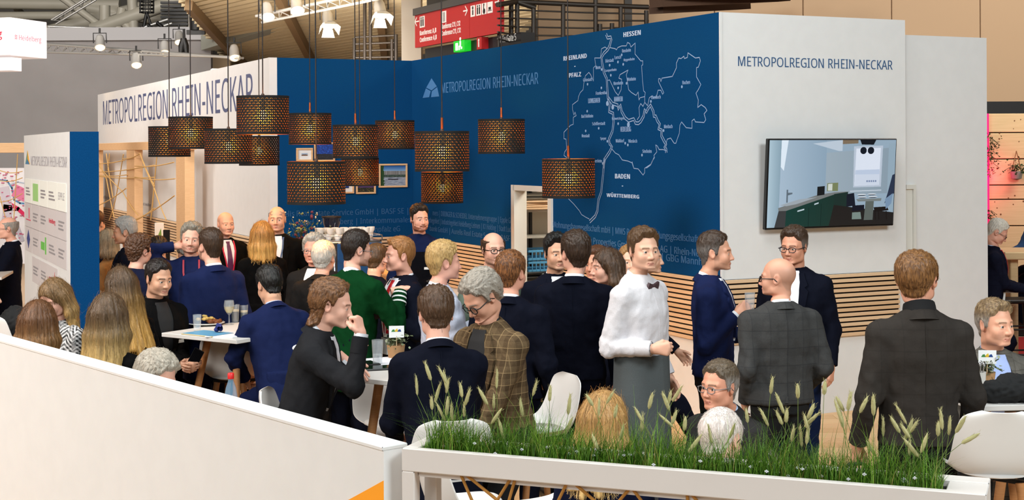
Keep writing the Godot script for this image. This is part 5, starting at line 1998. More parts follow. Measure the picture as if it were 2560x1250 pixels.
func light_cube() -> void:
	var o := thing("light_cube", "white illuminated cube with red lettering hanging at the grey partition", "hanging sign")
	var c := at(26, 90, 22)
	var f1 := wall_frame(c, Vector3(0.29, 0, -0.957), Vector3(0.957, 0, 0.29))
	o.transform = f1
	var w := loc(117, 90, f1).x
	var y0 := loc(26, 138, f1).y
	var y1 := loc(26, 43, f1).y
	var m := glow("cube_glow", Color(1.0, 0.95, 0.94), 0.3, Color(0.78, 0.75, 0.75))
	var b := MB.new()
	b.bbox(Vector3(0, y0, -w), Vector3(w, y1, 0), 0.006)
	part("cube", b, m, o)
	var b2 := MB.new()
	b2.bbox(Vector3(0.0, y0 - 0.24, -w), Vector3(w * 0.3, y0 - 0.03, 0.0), 0.006)
	part("lower_cube", b2, m, o)
	var red := mat("cube_red", Color(0.72, 0.1, 0.22), 0.6)
	var a := loc(48, 104, f1)
	lettering("lettering", "Heidelberg", o, red, Transform3D(Basis.IDENTITY, Vector3(a.x, a.y, 0.001)), 0.11, loc(103, 104, f1).x - a.x)
	var lb := MB.new()
	var la := loc(37, 97, f1)
	for k in 3: ribbon(lb, [la + Vector3(0, k * 0.025, 0), la + Vector3(0.02, k * 0.025 + 0.01, 0), la + Vector3(0.04, k * 0.025, 0), la + Vector3(0.06, k * 0.025 + 0.01, 0)], 0.012, 0.002)
	part("emblem", lb, red, o)
	var left := Transform3D(Basis(Vector3(0, 0, 1), Vector3.UP, Vector3(-1, 0, 0)), Vector3(0, y0 + 0.22, -0.3))
	lettering("lettering", "g", o, red, Transform3D(left.basis, Vector3(-0.002, y0 + 0.24, -0.25)), 0.13, 0.1)
	var l := OmniLight3D.new()
	l.name = "light"
	l.light_energy = 1.2
	l.light_color = Color(1.0, 0.96, 0.94)
	l.omni_range = 40.0
	l.shadow_enabled = true
	l.light_size = 0.3
	o.add_child(l)
	l.position = Vector3(w / 2, y0 + 0.3, 0.6)

func neighbour_stand() -> void:
	# plank wall of the next stand, seen past the end of the white wall
	var d := 17.5
	var w := struct("wall_plank", "plywood board wall of the neighbouring stand at the right edge")
	var xl := at(2468, 400, d).x
	var ys := [283.0, 332.0, 398.0, 463.0, 499.0, 565.0, 630.0, 696.0, 760.0]
	var ply := [wood_tex(Color(0.8, 0.67, 0.48), Color(0.9, 0.78, 0.6), 31), wood_tex(Color(0.78, 0.65, 0.46), Color(0.88, 0.76, 0.58), 32)]
	for k in ys.size() - 1:
		var b := MB.new()
		b.bbox(Vector3(xl, at(2500, ys[k + 1] - 1.5, d).y, -d - 0.03), Vector3(xl + 2.6, at(2500, ys[k] + 1.0, d).y, -d), 0.006)
		part("board", b, tri_mat("ply%d" % (k % 2), ply[k % 2], Vector3(0.9, 1.6, 1), 0.7), w)
	var kn := MB.new()
	var rng := RandomNumberGenerator.new()
	rng.seed = 5
	for k in 26:
		dot_z(kn, Vector3(xl + rng.randf() * 0.7, rng.randf_range(0.9, 2.7), 0), rng.randf_range(0.005, 0.012), -d, -d + 0.003)
	part("knot", kn, mat("knot", Color(0.45, 0.28, 0.14), 0.8), w)
	var bb := MB.new()
	bb.box(Vector3(xl, 0, -d - 0.15), Vector3(xl + 2.6, 2.9, -d - 0.04))
	part("backing", bb, mats["hall_black"], w)
	# magenta strip light
	var ms := thing("strip_light", "magenta strip light at the edge of the plywood wall", "strip light")
	var sb := MB.new()
	sb.box(Vector3(xl - 0.12, 0.9, -d - 0.02), Vector3(xl + 0.01, at(2500, 284, d).y, -d + 0.04))
	part("strip", sb, glow("magenta", Color(1.0, 0.02, 0.4), 0.8, Color(0.9, 0.05, 0.4)), ms)
	var sc := MB.new()
	sc.box(Vector3(xl - 0.15, 0.85, -d - 0.05), Vector3(xl - 0.12, at(2500, 284, d).y, -d + 0.05))
	part("channel", sc, mats["hall_black"], ms)
	var ml := OmniLight3D.new()
	ml.name = "light"
	ml.light_color = Color(1.0, 0.02, 0.4)
	ml.light_energy = 0.25
	ml.omni_range = 30.0
	ml.light_size = 0.1
	ml.shadow_enabled = true
	ml.position = Vector3(xl - 0.05, 2.0, -d + 0.2)
	ms.add_child(ml)
	# carpet
	var cp := MB.new()
	cp.box(Vector3(3.9, -0.008, -17.4), Vector3(9.0, 0.004, -12.8))
	struct("floor_carpet", "red carpet of the neighbouring stand", cp, mat("carpet_red", Color(0.55, 0.05, 0.06), 0.95))
	# climbing plants and a hanging pot
	leafy("hanging_ivy", "trailing green ivy hanging at the magenta strip light", at(2474, 335, 17.38), 0.5, 0.12, 160, 3)
	leafy("hanging_ivy", "short ivy tuft low on the plywood wall", at(2473, 530, 17.38), 0.12, 0.09, 50, 4)
	var pot := leafy("hanging_pot", "small grey pot plant hung on the plywood wall", at(2541, 418, 17.4), 0.02, 0.13, 90, 5)
	var pb := MB.new()
	pb.lathe([Vector2(0.0, -0.16), Vector2(0.06, -0.14), Vector2(0.075, -0.06), Vector2(0.07, -0.05), Vector2(0.0, -0.055)], 14)
	part("pot", pb, mat("pot_grey", Color(0.5, 0.46, 0.42), 0.8), pot)
	var pc := MB.new()
	pc.tube([Vector3(-0.06, -0.06, 0), Vector3(0, 0.2, 0)], [0.006], 5)
	pc.tube([Vector3(0.06, -0.06, 0), Vector3(0, 0.2, 0)], [0.006], 5)
	part("cord", pc, mat("leather", Color(0.55, 0.38, 0.22), 0.7), pot)
	# wooden bar table and black stool
	var t := thing("bar_table", "long wooden bar table in front of the plywood wall", "table", Vector3(at(2600, 600, 15.0).x, 0, -15.0))
	var tb := MB.new()
	tb.bbox(Vector3(-0.5, 1.17, -0.35), Vector3(1.5, 1.25, 0.35), 0.01)
	part("tabletop", tb, mats["ply0"], t)
	for x in [-0.4, 1.3]:
		var lb := MB.new()
		lb.bbox(Vector3(x, 0, -0.25), Vector3(x + 0.08, 1.17, 0.25), 0.008)
		part("leg", lb, mats["ply1"], t)
	var s := thing("black_stool", "tall black metal stool at the wooden bar table", "stool", Vector3(at(2532, 600, 14.4).x, 0, -14.4))
	var st := MB.new()
	st.bbox(Vector3(-0.18, 0.76, -0.16), Vector3(0.18, 0.8, 0.16), 0.01)
	part("seat", st, mats["hall_black"], s)
	for sx in [-1, 1]:
		for sz in [-1, 1]:
			var lb := MB.new()
			lb.tube([Vector3(sx * 0.15, 0.77, sz * 0.13), Vector3(sx * 0.21, 0, sz * 0.18)], [0.015], 6)
			part("leg", lb, mats["hall_black"], s)
	for y in [0.25, 0.5]:
		var rb := MB.new()
		var k2 := lerpf(0.21, 0.15, y / 0.77)
		rb.tube([Vector3(-k2, y, k2 * 0.86), Vector3(k2, y, k2 * 0.86)], [0.01], 6)
		rb.tube([Vector3(-k2, y, -k2 * 0.86), Vector3(k2, y, -k2 * 0.86)], [0.01], 6)
		part("rung", rb, mats["hall_black"], s)

# a mass of small leaves on stems; every leaf bent, one mesh per plant
func leafy(called: String, label: String, p: Vector3, drop: float, spread: float, n: int, sd: int, cols := [Color(0.08, 0.2, 0.04), Color(0.16, 0.32, 0.07)], size := 0.028) -> Node3D:
	var o := thing(called, label, "plant", p)
	var rng := RandomNumberGenerator.new()
	rng.seed = sd
	var b := MB.new()
	var st := MB.new()
	for k in n:
		var t := rng.randf()
		var c := Vector3(rng.randfn(0, spread * 0.5), -t * drop + rng.randfn(0, spread * 0.4), rng.randfn(0, spread * 0.5))
		var dir := Vector3(rng.randfn(), rng.randfn() - 0.3, rng.randfn() + 0.4).normalized()
		var side := dir.cross(Vector3.UP).normalized() * size * 0.5
		b.col = lin(cols[0]).lerp(lin(cols[1]), rng.randf())
		var l := dir * size * rng.randf_range(0.8, 1.5)
		var nrm := side.cross(l).normalized() * size * 0.15
		b.quad(c, c + l * 0.5 + side, c + l, c + l * 0.5 - side + nrm)
		b.quad(c, c + l * 0.5 - side + nrm, c + l, c + l * 0.5 + side)
		if k % 4 == 0: st.tube([Vector3(c.x * 0.3, minf(c.y + 0.06, 0.02), c.z * 0.3), c], [0.003], 4)
	var m := mat("leaf", Color(1, 1, 1), 0.55)
	m.vertex_color_use_as_albedo = true
	part("foliage", b, m, o)
	part("stem", st, mat("stem_green", Color(0.2, 0.25, 0.1), 0.7), o)
	return o
# ---------------------------------------------------------------- pictures computed pixel by pixel
func fill(im: Image, pts: Array, c: Color, c2 := Color(-1, 0, 0)) -> void:
	var poly := PackedVector2Array()
	var lo := Vector2(1e9, 1e9)
	var hi := -lo
	for i in range(0, pts.size(), 2):
		var p := Vector2(pts[i], pts[i + 1])
		poly.append(p)
		lo = lo.min(p)
		hi = hi.max(p)
	for y in range(maxi(int(lo.y), 0), mini(int(hi.y) + 1, im.get_height())):
		for x in range(maxi(int(lo.x), 0), mini(int(hi.x) + 1, im.get_width())):
			if Geometry2D.is_point_in_polygon(Vector2(x + 0.5, y + 0.5), poly):
				im.set_pixel(x, y, c if c2.r < 0 else c.lerp(c2, (x - lo.x) / maxf(hi.x - lo.x, 1.0)))

func kitchen_picture() -> ImageTexture:
	# the photograph of a kitchen shown on the screen, in units of the 1040 x 740 display
	var im := Image.create(1040, 740, false, Image.FORMAT_RGB8)
	im.fill(Color8(150, 172, 190))
	fill(im, [0, 0, 460, 0, 460, 740, 0, 740], Color8(176, 196, 214), Color8(142, 166, 186))
	fill(im, [100, 0, 150, 0, 120, 260, 60, 180, 40, 60], Color8(225, 238, 250))
	fill(im, [345, 30, 590, 0, 590, 95, 560, 95], Color8(190, 204, 218))
	fill(im, [460, 110, 980, 70, 980, 470, 460, 470], Color8(158, 174, 186), Color8(140, 158, 172))
	fill(im, [590, 0, 720, 0, 720, 30, 590, 36], Color8(128, 112, 92))
	fill(im, [0, 0, 95, 0, 90, 740, 0, 740], Color8(176, 200, 214), Color8(140, 166, 182))
	fill(im, [685, 55, 930, 50, 925, 410, 690, 412], Color8(186, 198, 214))
	fill(im, [705, 75, 912, 70, 908, 395, 700, 398], Color8(222, 230, 244))
	fill(im, [705, 262, 908, 258, 908, 300, 703, 300], Color8(190, 204, 226))
	fill(im, [705, 300, 908, 300, 906, 395, 702, 395], Color8(206, 216, 232))
	for k in 5: fill(im, [800 + k * 18, 352, 812 + k * 18, 352, 812 + k * 18, 368, 800 + k * 18, 368], Color8(120, 136, 170))
	fill(im, [980, 30, 1040, 30, 1040, 740, 980, 500], Color8(148, 170, 186))
	fill(im, [735, 0, 870, 0, 850, 42, 750, 40], Color8(22, 26, 34))
	for cx in [765, 828]:
		for y in range(60, 125):
			for x in range(cx - 30, cx + 30):
				if pow((x - cx) / 27.0, 2) + pow((y - 92) / 31.0, 2) < 1.0: im.set_pixel(x, y, Color8(20, 26, 38))
	# worktop and cabinets
	fill(im, [85, 575, 400, 470, 540, 450, 665, 446, 540, 470, 170, 600, 90, 600], Color8(118, 122, 122))
	fill(im, [100, 552, 250, 505, 395, 490, 230, 545, 150, 560], Color8(158, 168, 176))
	fill(im, [150, 600, 535, 470, 535, 740, 145, 740], Color8(16, 60, 54), Color8(24, 52, 46))
	fill(im, [535, 466, 650, 450, 650, 700, 535, 700], Color8(26, 48, 44))
	fill(im, [90, 600, 150, 600, 145, 740, 60, 740], Color8(58, 60, 62))
	fill(im, [240, 600, 295, 585, 295, 597, 240, 612], Color8(190, 206, 214))
	fill(im, [375, 545, 410, 533, 410, 545, 375, 557], Color8(190, 206, 214))
	fill(im, [330, 580, 334, 578, 334, 740, 330, 740], Color8(10, 36, 34))
	fill(im, [430, 545, 434, 545, 434, 740, 430, 740], Color8(10, 36, 34))
	fill(im, [535, 560, 1040, 640, 1040, 740, 500, 740], Color8(32, 30, 30))
	fill(im, [395, 400, 455, 395, 455, 470, 395, 478], Color8(22, 26, 30))
	fill(im, [475, 372, 565, 368, 565, 440, 475, 440], Color8(120, 130, 92))
	fill(im, [482, 378, 518, 376, 518, 436, 482, 436], Color8(206, 212, 204))
	fill(im, [148, 420, 160, 420, 160, 530, 148, 530], Color8(96, 110, 122))
	fill(im, [156, 446, 195, 446, 195, 458, 156, 470], Color8(96, 110, 122))
	fill(im, [665, 440, 930, 436, 930, 446, 665, 450], Color8(190, 202, 214))
	fill(im, [640, 470, 700, 460, 715, 570, 640, 580], Color8(20, 26, 40))
	fill(im, [720, 515, 935, 512, 930, 536, 735, 536], Color8(120, 128, 128))
	for q in [[770, 500], [860, 498], [765, 478], [850, 476]]:
		for y in range(q[1] - 12, q[1] + 12):
			for x in range(q[0] - 40, q[0] + 40):
				if pow((x - q[0]) / 38.0, 2) + pow((y - q[1]) / 9.0, 2) < 1.0: im.set_pixel(x, y, Color8(34, 40, 52) if y > q[1] + 2 else Color8(206, 214, 222))
	fill(im, [800, 536, 870, 536, 866, 700, 790, 700], Color8(92, 100, 96))
	fill(im, [690, 570, 790, 566, 790, 610, 690, 620], Color8(16, 20, 34))
	fill(im, [690, 630, 760, 628, 770, 690, 690, 690], Color8(120, 138, 132))
	fill(im, [870, 590, 985, 586, 1000, 620, 880, 630], Color8(24, 20, 20))
	for x in [880, 910, 975]: fill(im, [x, 625, x + 8, 625, x + 14, 700, x + 4, 700], Color8(24, 20, 20))
	fill(im, [1020, 310, 1040, 300, 1040, 470, 960, 560, 985, 470], Color8(44, 54, 76))
	fill(im, [965, 520, 1030, 470, 1020, 560, 975, 610], Color8(120, 146, 174))
	return ImageTexture.create_from_image(im)

func landscape(kind: int) -> ImageTexture:
	var im := Image.create(128, 96, false, Image.FORMAT_RGB8)
	var fn := FastNoiseLite.new()
	fn.seed = 40 + kind
	fn.frequency = 0.08
	for y in 96:
		for x in 128:
			var n := fn.get_noise_2d(x, y)
			var c: Color
			if kind == 0:      # low building by a plain
				c = Color8(120, 150, 190).lerp(Color8(200, 210, 220), y / 50.0) if y < 48 else Color8(150, 110, 80).lerp(Color8(90, 60, 50), n + 0.4)
				if y > 40 and y < 56 and absf(x - 60) < 40: c = Color8(60, 50, 55)
			elif kind == 1:    # city by night
				c = Color8(20, 40, 110).lerp(Color8(40, 90, 190), 0.5 + n) if y < 60 else Color8(10, 14, 24).lerp(Color8(60, 60, 80), clampf(n * 2.0, 0, 1))
				if y > 60 and (x * 7 + y * 13) % 29 == 0: c = Color8(240, 220, 170)
			elif kind == 2:    # houses mirrored in water
				if y < 26: c = Color8(30, 80, 150).lerp(Color8(130, 170, 210), y / 26.0)
				elif y < 44: c = Color8(150, 150, 150).lerp(Color8(90, 84, 80), fn.get_noise_2d(x * 3.0, 0) + 0.4)
				elif y < 56: c = Color8(40, 60, 50).lerp(Color8(80, 90, 80), n + 0.5)
				else: c = Color8(90, 100, 120).lerp(Color8(190, 196, 205), 0.5 + 0.5 * fn.get_noise_2d(x * 0.4, y * 2.5))
				if x < 18 + 8 * n: c = Color8(40, 70, 30)
				if y > 62 and y < 68 and absf(x - 64) < 26: c = Color8(50, 44, 50)
			else:
				c = Color8(30, 30, 80).lerp(Color8(90, 60, 110), y / 60.0) if y < 50 else Color8(30, 30, 30).lerp(Color8(190, 160, 40), clampf(n * 2.0 - 0.2, 0, 1))
			im.set_pixel(x, y, c)
	return ImageTexture.create_from_image(im)

func framed(w: Transform3D, label: String, px: Array, kind: int, mount: bool) -> void:
	var a := loc(px[0], px[3], w)
	var e := loc(px[2], px[1], w)
	var o := thing("picture_frame", label, "picture")
	o.transform = w * Transform3D(Basis.IDENTITY, Vector3(a.x, a.y, 0.0))
	var sx := e.x - a.x
	var sy := e.y - a.y
	var fw := 0.022
	var m: Material = mats["post_wood"]
	for q in [[0.0, 0.0, sx, fw], [0.0, sy - fw, sx, sy], [0.0, fw, fw, sy - fw], [sx - fw, fw, sx, sy - fw]]:
		var b := MB.new()
		b.bbox(Vector3(q[0], q[1], 0.0), Vector3(q[2], q[3], 0.03), 0.003)
		part("frame_bar", b, m, o)
	if mount:
		var mb := MB.new()
		mb.box(Vector3(fw, fw, 0.0), Vector3(sx - fw, sy - fw, 0.012))
		part("mount", mb, mat("mount_white", Color(0.9, 0.9, 0.9), 0.7), o)
	var k := 0.045 if mount else 0.0
	var pb := MB.new()
	pb.quad(Vector3(fw + k, fw + k, 0.014), Vector3(sx - fw - k, fw + k, 0.014), Vector3(sx - fw - k, sy - fw - k, 0.014), Vector3(fw + k, sy - fw - k, 0.014))
	var pm := mat("landscape%d" % kind, Color(1, 1, 1), 0.35)
	pm.albedo_texture = landscape(kind)
	part("picture", pb, pm, o)

func stand_fittings() -> void:
	# ---- screen
	var wx := wall_frame(WALL_C, E_R, N_R)
	var a := loc(1896, 574, wx)
	var e := loc(2214, 346, wx)
	var tv := thing("wall_screen", "large flat screen on the white wall showing a kitchen", "screen")
	var sx := e.x - a.x
	var sy := e.y - a.y
	tv.transform = wx * Transform3D(Basis.from_euler(Vector3(0.07, 0, 0)), Vector3(a.x, a.y, 0.1))
	var b := MB.new()
	b.bbox(Vector3(0, 0, -0.045), Vector3(sx, sy, 0.0), 0.006)
	part("casing", b, mat("tv_black", Color(0.02, 0.02, 0.022), 0.3), tv)
	var s := MB.new()
	s.quad(Vector3(0.012, 0.018, 0.001), Vector3(sx - 0.012, 0.018, 0.001), Vector3(sx - 0.012, sy - 0.012, 0.001), Vector3(0.012, sy - 0.012, 0.001))
	var sm := mat("tv_picture", Color(0.02, 0.02, 0.02), 0.15)
	var tex := kitchen_picture()
	sm.emission_enabled = true
	sm.emission = Color(1, 1, 1)
	sm.emission_operator = BaseMaterial3D.EMISSION_OP_MULTIPLY
	sm.emission_texture = tex
	sm.emission_energy_multiplier = 0.95
	part("display", s, sm, tv)
	var br := MB.new()
	br.box(Vector3(sx * 0.4, sy * 0.3, -0.11), Vector3(sx * 0.6, sy * 0.7, -0.045))
	part("bracket", br, mats["tv_black"], tv)
	var al := AreaLight3D.new()
	al.name = "light"
	al.area_size = Vector2(sx, sy)
	al.light_energy = 0.35
	al.light_color = Color(0.75, 0.86, 1.0)
	al.shadow_enabled = true
	tv.add_child(al)
	al.transform = Transform3D(Basis(Vector3.UP, PI), Vector3(sx / 2, sy / 2, 0.02))
	# ---- pictures on the back wall
	var bx := wall_frame(WALL_A, E_R, N_R)
	framed(bx, "small framed landscape with a wide white mount on the dark blue wall", [740, 370, 781, 403], 0, true)
	framed(bx, "framed blue night view of a town on the dark blue wall", [785, 356, 836, 404], 1, false)
	framed(bx, "large framed picture of houses mirrored in water on the blue wall", [946, 409, 1017, 469], 2, false)
	framed(bx, "small framed violet dusk picture under the mirrored houses", [889, 452, 938, 485], 3, false)
	framed(bx, "narrow framed dark picture half hidden behind a pendant lamp", [850, 452, 884, 484], 1, true)
	# ---- the white and blue sponsor pillar
	var kp := at(175, 329, 11.2)
	var px := Transform3D(Basis(E_M, Vector3.UP, N_M), Vector3(kp.x, 0, kp.z) - E_M * 3.0)
	var pl := thing("sponsor_pillar", "tall free-standing panel with sponsor cards on white and a blue end", "panel")
	pl.transform = px
	var h := kp.y
	var wb := MB.new()
	wb.box(Vector3(0, 0, -0.215), Vector3(2.995, h, 0.0))
	part("white_panel", wb, mats["stand_white"], pl)
	var bb := MB.new()
	bb.box(Vector3(2.995, 0, -0.22), Vector3(3.005, h, 0.002))
	part("blue_end", bb, mats["blue_cloth"], pl)
	var grey := mat("ink_grey2", Color(0.64, 0.62, 0.63), 0.6)
	var la := loc(78, 413, px)
	var le := loc(168, 413, px)
	lettering("lettering", "METROPOLREGION RHEIN-NECKAR", pl, grey, Transform3D(Basis.IDENTITY, Vector3(la.x, la.y, 0.001)), 0.085, le.x - la.x)
	var tri0 := loc(64, 410, px)
	var tri1 := loc(75, 410, px)
	var tt := loc(70, 376, px)
	for k in 3:
		var eb := MB.new()
		var c := Vector2((tri0.x + tri1.x) / 2, tri0.y + (tt.y - tri0.y) * 0.38)
		var co := [Vector2(tri0.x, tri0.y), Vector2(tri1.x, tri0.y), Vector2((tri0.x + tri1.x) / 2, tt.y)]
		eb.prism(PackedVector2Array([co[k], co[(k + 1) % 3], c]), 0.0, 0.003)
		part("emblem", eb, mat("emblem%d" % k, [Color(0.3, 0.5, 0.65), Color(0.9, 0.65, 0.25), Color(0.4, 0.6, 0.5)][k], 0.6), pl)
	# sponsor cards: rows of thin boards
	var cols := [64.0, 81.0, 100.5, 120.0, 144.0, 167.0]
	var tops := [446.0, 505.0, 564.0, 632.0]
	var x_of := func(u: float) -> float: return loc(u, 480.0, px).x
	for r in 4:
		for c in 5:
			if r == 3 and (c == 0 or c == 4): continue
			var x0: float = x_of.call(cols[c])
			var x1: float = x_of.call(cols[c + 1])
			var y1 := loc(66, tops[r], px).y
			var y0 := y1 - 0.235
			var o := Node3D.new()
			o.name = "sponsor_card"
			pl.add_child(o, true)
			var cb := MB.new()
			cb.box(Vector3(x0 + 0.008, y0, 0.0), Vector3(x1 - 0.008, y1, 0.006))
			part("card", cb, mat("card%d" % mini(r, 1), [Color(0.93, 0.93, 0.9), Color(0.8, 0.77, 0.77)][mini(r, 1)], 0.6), o)
			var mk := MB.new()
			var cx := (x0 + x1) / 2
			var cy := (y0 + y1) / 2
			var hw := (x1 - x0) * 0.33
			var colr := Color(0.58, 0.56, 0.57)
			if r == 0 and c == 1:
				mk.box(Vector3(cx - hw, cy - 0.08, 0.006), Vector3(cx + hw, cy + 0.08, 0.008)); colr = Color(0.62, 0.8, 0.5)
			elif r == 1 and c == 0:
				mk.box(Vector3(cx + hw * 0.2, cy - 0.03, 0.006), Vector3(cx + hw * 0.5, cy + 0.07, 0.008)); mk.box(Vector3(cx - hw, cy - 0.05, 0.006), Vector3(cx + hw, cy - 0.04, 0.008)); colr = Color(0.8, 0.3, 0.4)
			elif r == 2 and c == 0:
				mk.prism(PackedVector2Array([Vector2(cx - hw * 0.7, cy), Vector2(cx, cy - 0.09), Vector2(cx + hw * 0.7, cy), Vector2(cx, cy + 0.09)]), 0.006, 0.008); colr = Color(0.2, 0.25, 0.5)
			elif r == 2 and c == 2:
				mk.box(Vector3(cx - hw, cy - 0.04, 0.006), Vector3(cx + hw * 0.4, cy + 0.03, 0.008)); mk.box(Vector3(cx + hw * 0.6, cy - 0.07, 0.006), Vector3(cx + hw, cy + 0.08, 0.008)); colr = Color(0.4, 0.72, 0.3)
			elif r == 3 and c == 3:
				mk.prism(PackedVector2Array([Vector2(cx + hw * 0.5, cy - 0.06), Vector2(cx + hw, cy), Vector2(cx + hw * 0.7, cy + 0.08)]), 0.006, 0.008); mk.box(Vector3(cx - hw, cy - 0.03, 0.006), Vector3(cx + hw * 0.4, cy + 0.02, 0.008)); colr = Color(0.72, 0.25, 0.35)
			elif r == 1 and c == 3:
				lettering("lettering", "Heidelberg", o, mats["cube_red"], Transform3D(Basis.IDENTITY, Vector3(cx - hw, cy - 0.02, 0.006)), 0.05, hw * 2)
			elif r == 0 and c == 4:
				lettering("lettering", "EPPLE", o, grey, Transform3D(Basis.IDENTITY, Vector3(cx - hw, cy - 0.02, 0.006)), 0.06, hw * 2)
			else:
				for i in 3:
					mk.box(Vector3(cx - hw, cy - 0.04 + i * 0.03, 0.006), Vector3(cx + hw * (0.9 - 0.25 * ((i + c) % 3)), cy - 0.025 + i * 0.03, 0.008))
			if mk.v.size() > 0: part("mark", mk, mat("mark_" + str(colr), colr, 0.6), o)
	# ---- timber frame with jute ropes in front of the white wall
	var fx := wall_frame(WALL_E + N_M * 0.3 - E_M * 3.0, E_M, N_M)
	var fr := thing("timber_frame", "pale timber frame strung with jute ropes before the white wall", "frame")
	fr.transform = fx
	var wood: Material = mats["post_wood"]
	var yt := 2.49
	var yb := 2.36
	for q in [[226, 253], [327, 350], [452, 478]]:
		var p0 := loc(q[0], 450, fx)
		var p1 := loc(q[1], 450, fx)
		var pb := MB.new()
		pb.bbox(Vector3(p0.x, 0, -0.07), Vector3(p0.x + (p1.x - p0.x) * 0.86, yb, 0.07), 0.004)
		part("post", pb, wood, fr)
	var b0 := loc(205, 370, fx)
	var b1 := loc(478, 370, fx)
	var bm := MB.new()
	bm.bbox(Vector3(b0.x, yb, -0.075), Vector3(b1.x, yt, 0.075), 0.004)
	part("top_beam", bm, wood, fr)
	var jute := mat("jute", Color(0.76, 0.6, 0.36), 0.9)
	for q in [[780, 195, 870, 400], [870, 400, 930, 700], [745, 215, 1000, 500], [1000, 500, 1120, 680], [868, 200, 920, 540], [893, 200, 880, 330], [1003, 205, 940, 560], [940, 560, 890, 720], [750, 275, 1015, 250], [750, 345, 1250, 290], [750, 362, 1035, 365], [750, 370, 1250, 385], [1025, 470, 790, 610], [1135, 200, 1250, 450], [1000, 240, 1135, 200], [1250, 450, 1220, 720], [1035, 745, 1250, 625], [750, 920, 880, 850], [750, 600, 850, 690]]:
		var rb := MB.new()
		rope(rb, loc(q[0] / 3.125, 320 + q[1] / 3.125, fx), loc(q[2] / 3.125, 320 + q[3] / 3.125, fx), 0.009)
		part("rope", rb, jute, fr)
	for q in [[0, 610, 310, 580], [0, 695, 320, 708], [315, 840, 0, 1030], [40, 510, 150, 770], [150, 770, 250, 1030], [175, 530, 130, 1000]]:
		var rb := MB.new()
		rope(rb, loc(350 + q[0] / 3.125, 220 + q[1] / 3.125, fx), loc(350 + q[2] / 3.125, 220 + q[3] / 3.125, fx), 0.009)
		part("rope", rb, jute, fr)
	# ---- second timber frame at the left edge with a city map hung in it
	var f2 := thing("timber_frame", "timber frame with ropes before a city map at the left edge", "frame")
	var gx := wall_frame(at(-60, 380, 18.0), Vector3(1, 0, 0), Vector3(0, 0, 1))
	f2.transform = gx
	var m0 := loc(-80, 358, gx)
	var m1 := loc(200, 381, gx)
	var tb := MB.new()
	tb.bbox(Vector3(m0.x, m1.y, -0.06), Vector3(m1.x, m0.y, 0.06), 0.004)
	part("top_beam", tb, wood, f2)
	var lp := MB.new()
	lp.bbox(Vector3(m0.x, -EYE, -0.06), Vector3(m0.x + 0.12, m1.y, 0.06), 0.004)
	part("post", lp, wood, f2)
	var rp := MB.new()
	rp.bbox(Vector3(m1.x - 0.12, -gx.origin.y, -0.06), Vector3(m1.x, m1.y, 0.06), 0.004)
	part("post", rp, wood, f2)
	for q in [[50, 385, 36, 620], [0, 424, 62, 428], [0, 450, 62, 444], [0, 505, 62, 483], [-10, 430, 40, 620]]:
		var rb := MB.new()
		rope(rb, loc(q[0], q[1], gx), loc(q[2], q[3], gx), 0.006)
		part("rope", rb, jute, f2)
	var cm := thing("city_map", "large printed city map board with red and blue areas", "map board")
	cm.transform = gx * Transform3D(Basis.IDENTITY, Vector3(0, 0, -0.35))
	var c0 := loc(-70, 660, cm.transform)
	var c1 := loc(190, 419, cm.transform)
	var cb2 := MB.new()
	cb2.box(Vector3(c0.x, c0.y, -0.03), Vector3(c1.x, c1.y, 0.0))
	part("board", cb2, mat("map_board", Color(0.85, 0.84, 0.85), 0.7), cm)
	var layer := 0
	for q in [[Color(0.3, 0.5, 0.66), [[0, 450], [18, 452], [30, 470], [36, 500], [50, 508], [62, 509]], 0.022], [Color(0.6, 0.65, 0.72), [[25, 462], [45, 455], [62, 458]], 0.012], [Color(0.8, 0.1, 0.32), [[30, 513], [45, 522], [62, 538]], 0.05], [Color(0.82, 0.45, 0.58), [[45, 480], [62, 488]], 0.16], [Color(0.75, 0.72, 0.76), [[12, 475], [20, 520], [15, 560]], 0.12], [Color(0.68, 0.66, 0.7), [[40, 560], [55, 600]], 0.06]]:
		var sb := MB.new()
		var pts := []
		for p in q[1]: pts.append(loc(p[0], p[1], cm.transform))
		ribbon(sb, pts, q[2], 0.002 + 0.0015 * layer)
		layer += 1
		part("map_area", sb, mat("map_" + str(q[0]), q[0], 0.7), cm)
	var rng := RandomNumberGenerator.new()
	rng.seed = 8
	var spk := MB.new()
	for k in 60:
		var p := loc(rng.randf_range(0, 60), rng.randf_range(430, 600), cm.transform)
		spk.box(Vector3(p.x, p.y, 0), Vector3(p.x + rng.randf_range(0.01, 0.04), p.y + 0.012, 0.013))
	part("map_block", spk, mat("map_block", Color(0.75, 0.35, 0.48), 0.7), cm).set_meta("kind", "stuff")
	bar_things()

func rope(b: MB, p: Vector3, q: Vector3, r: float) -> void:
	var pts := []
	for k in 7:
		var t := k / 6.0
		pts.append(p.lerp(q, t) + Vector3(0, -0.03 * sin(PI * t) * absf((q - p).normalized().x), 0.085))
	b.tube(pts, [r], 6)

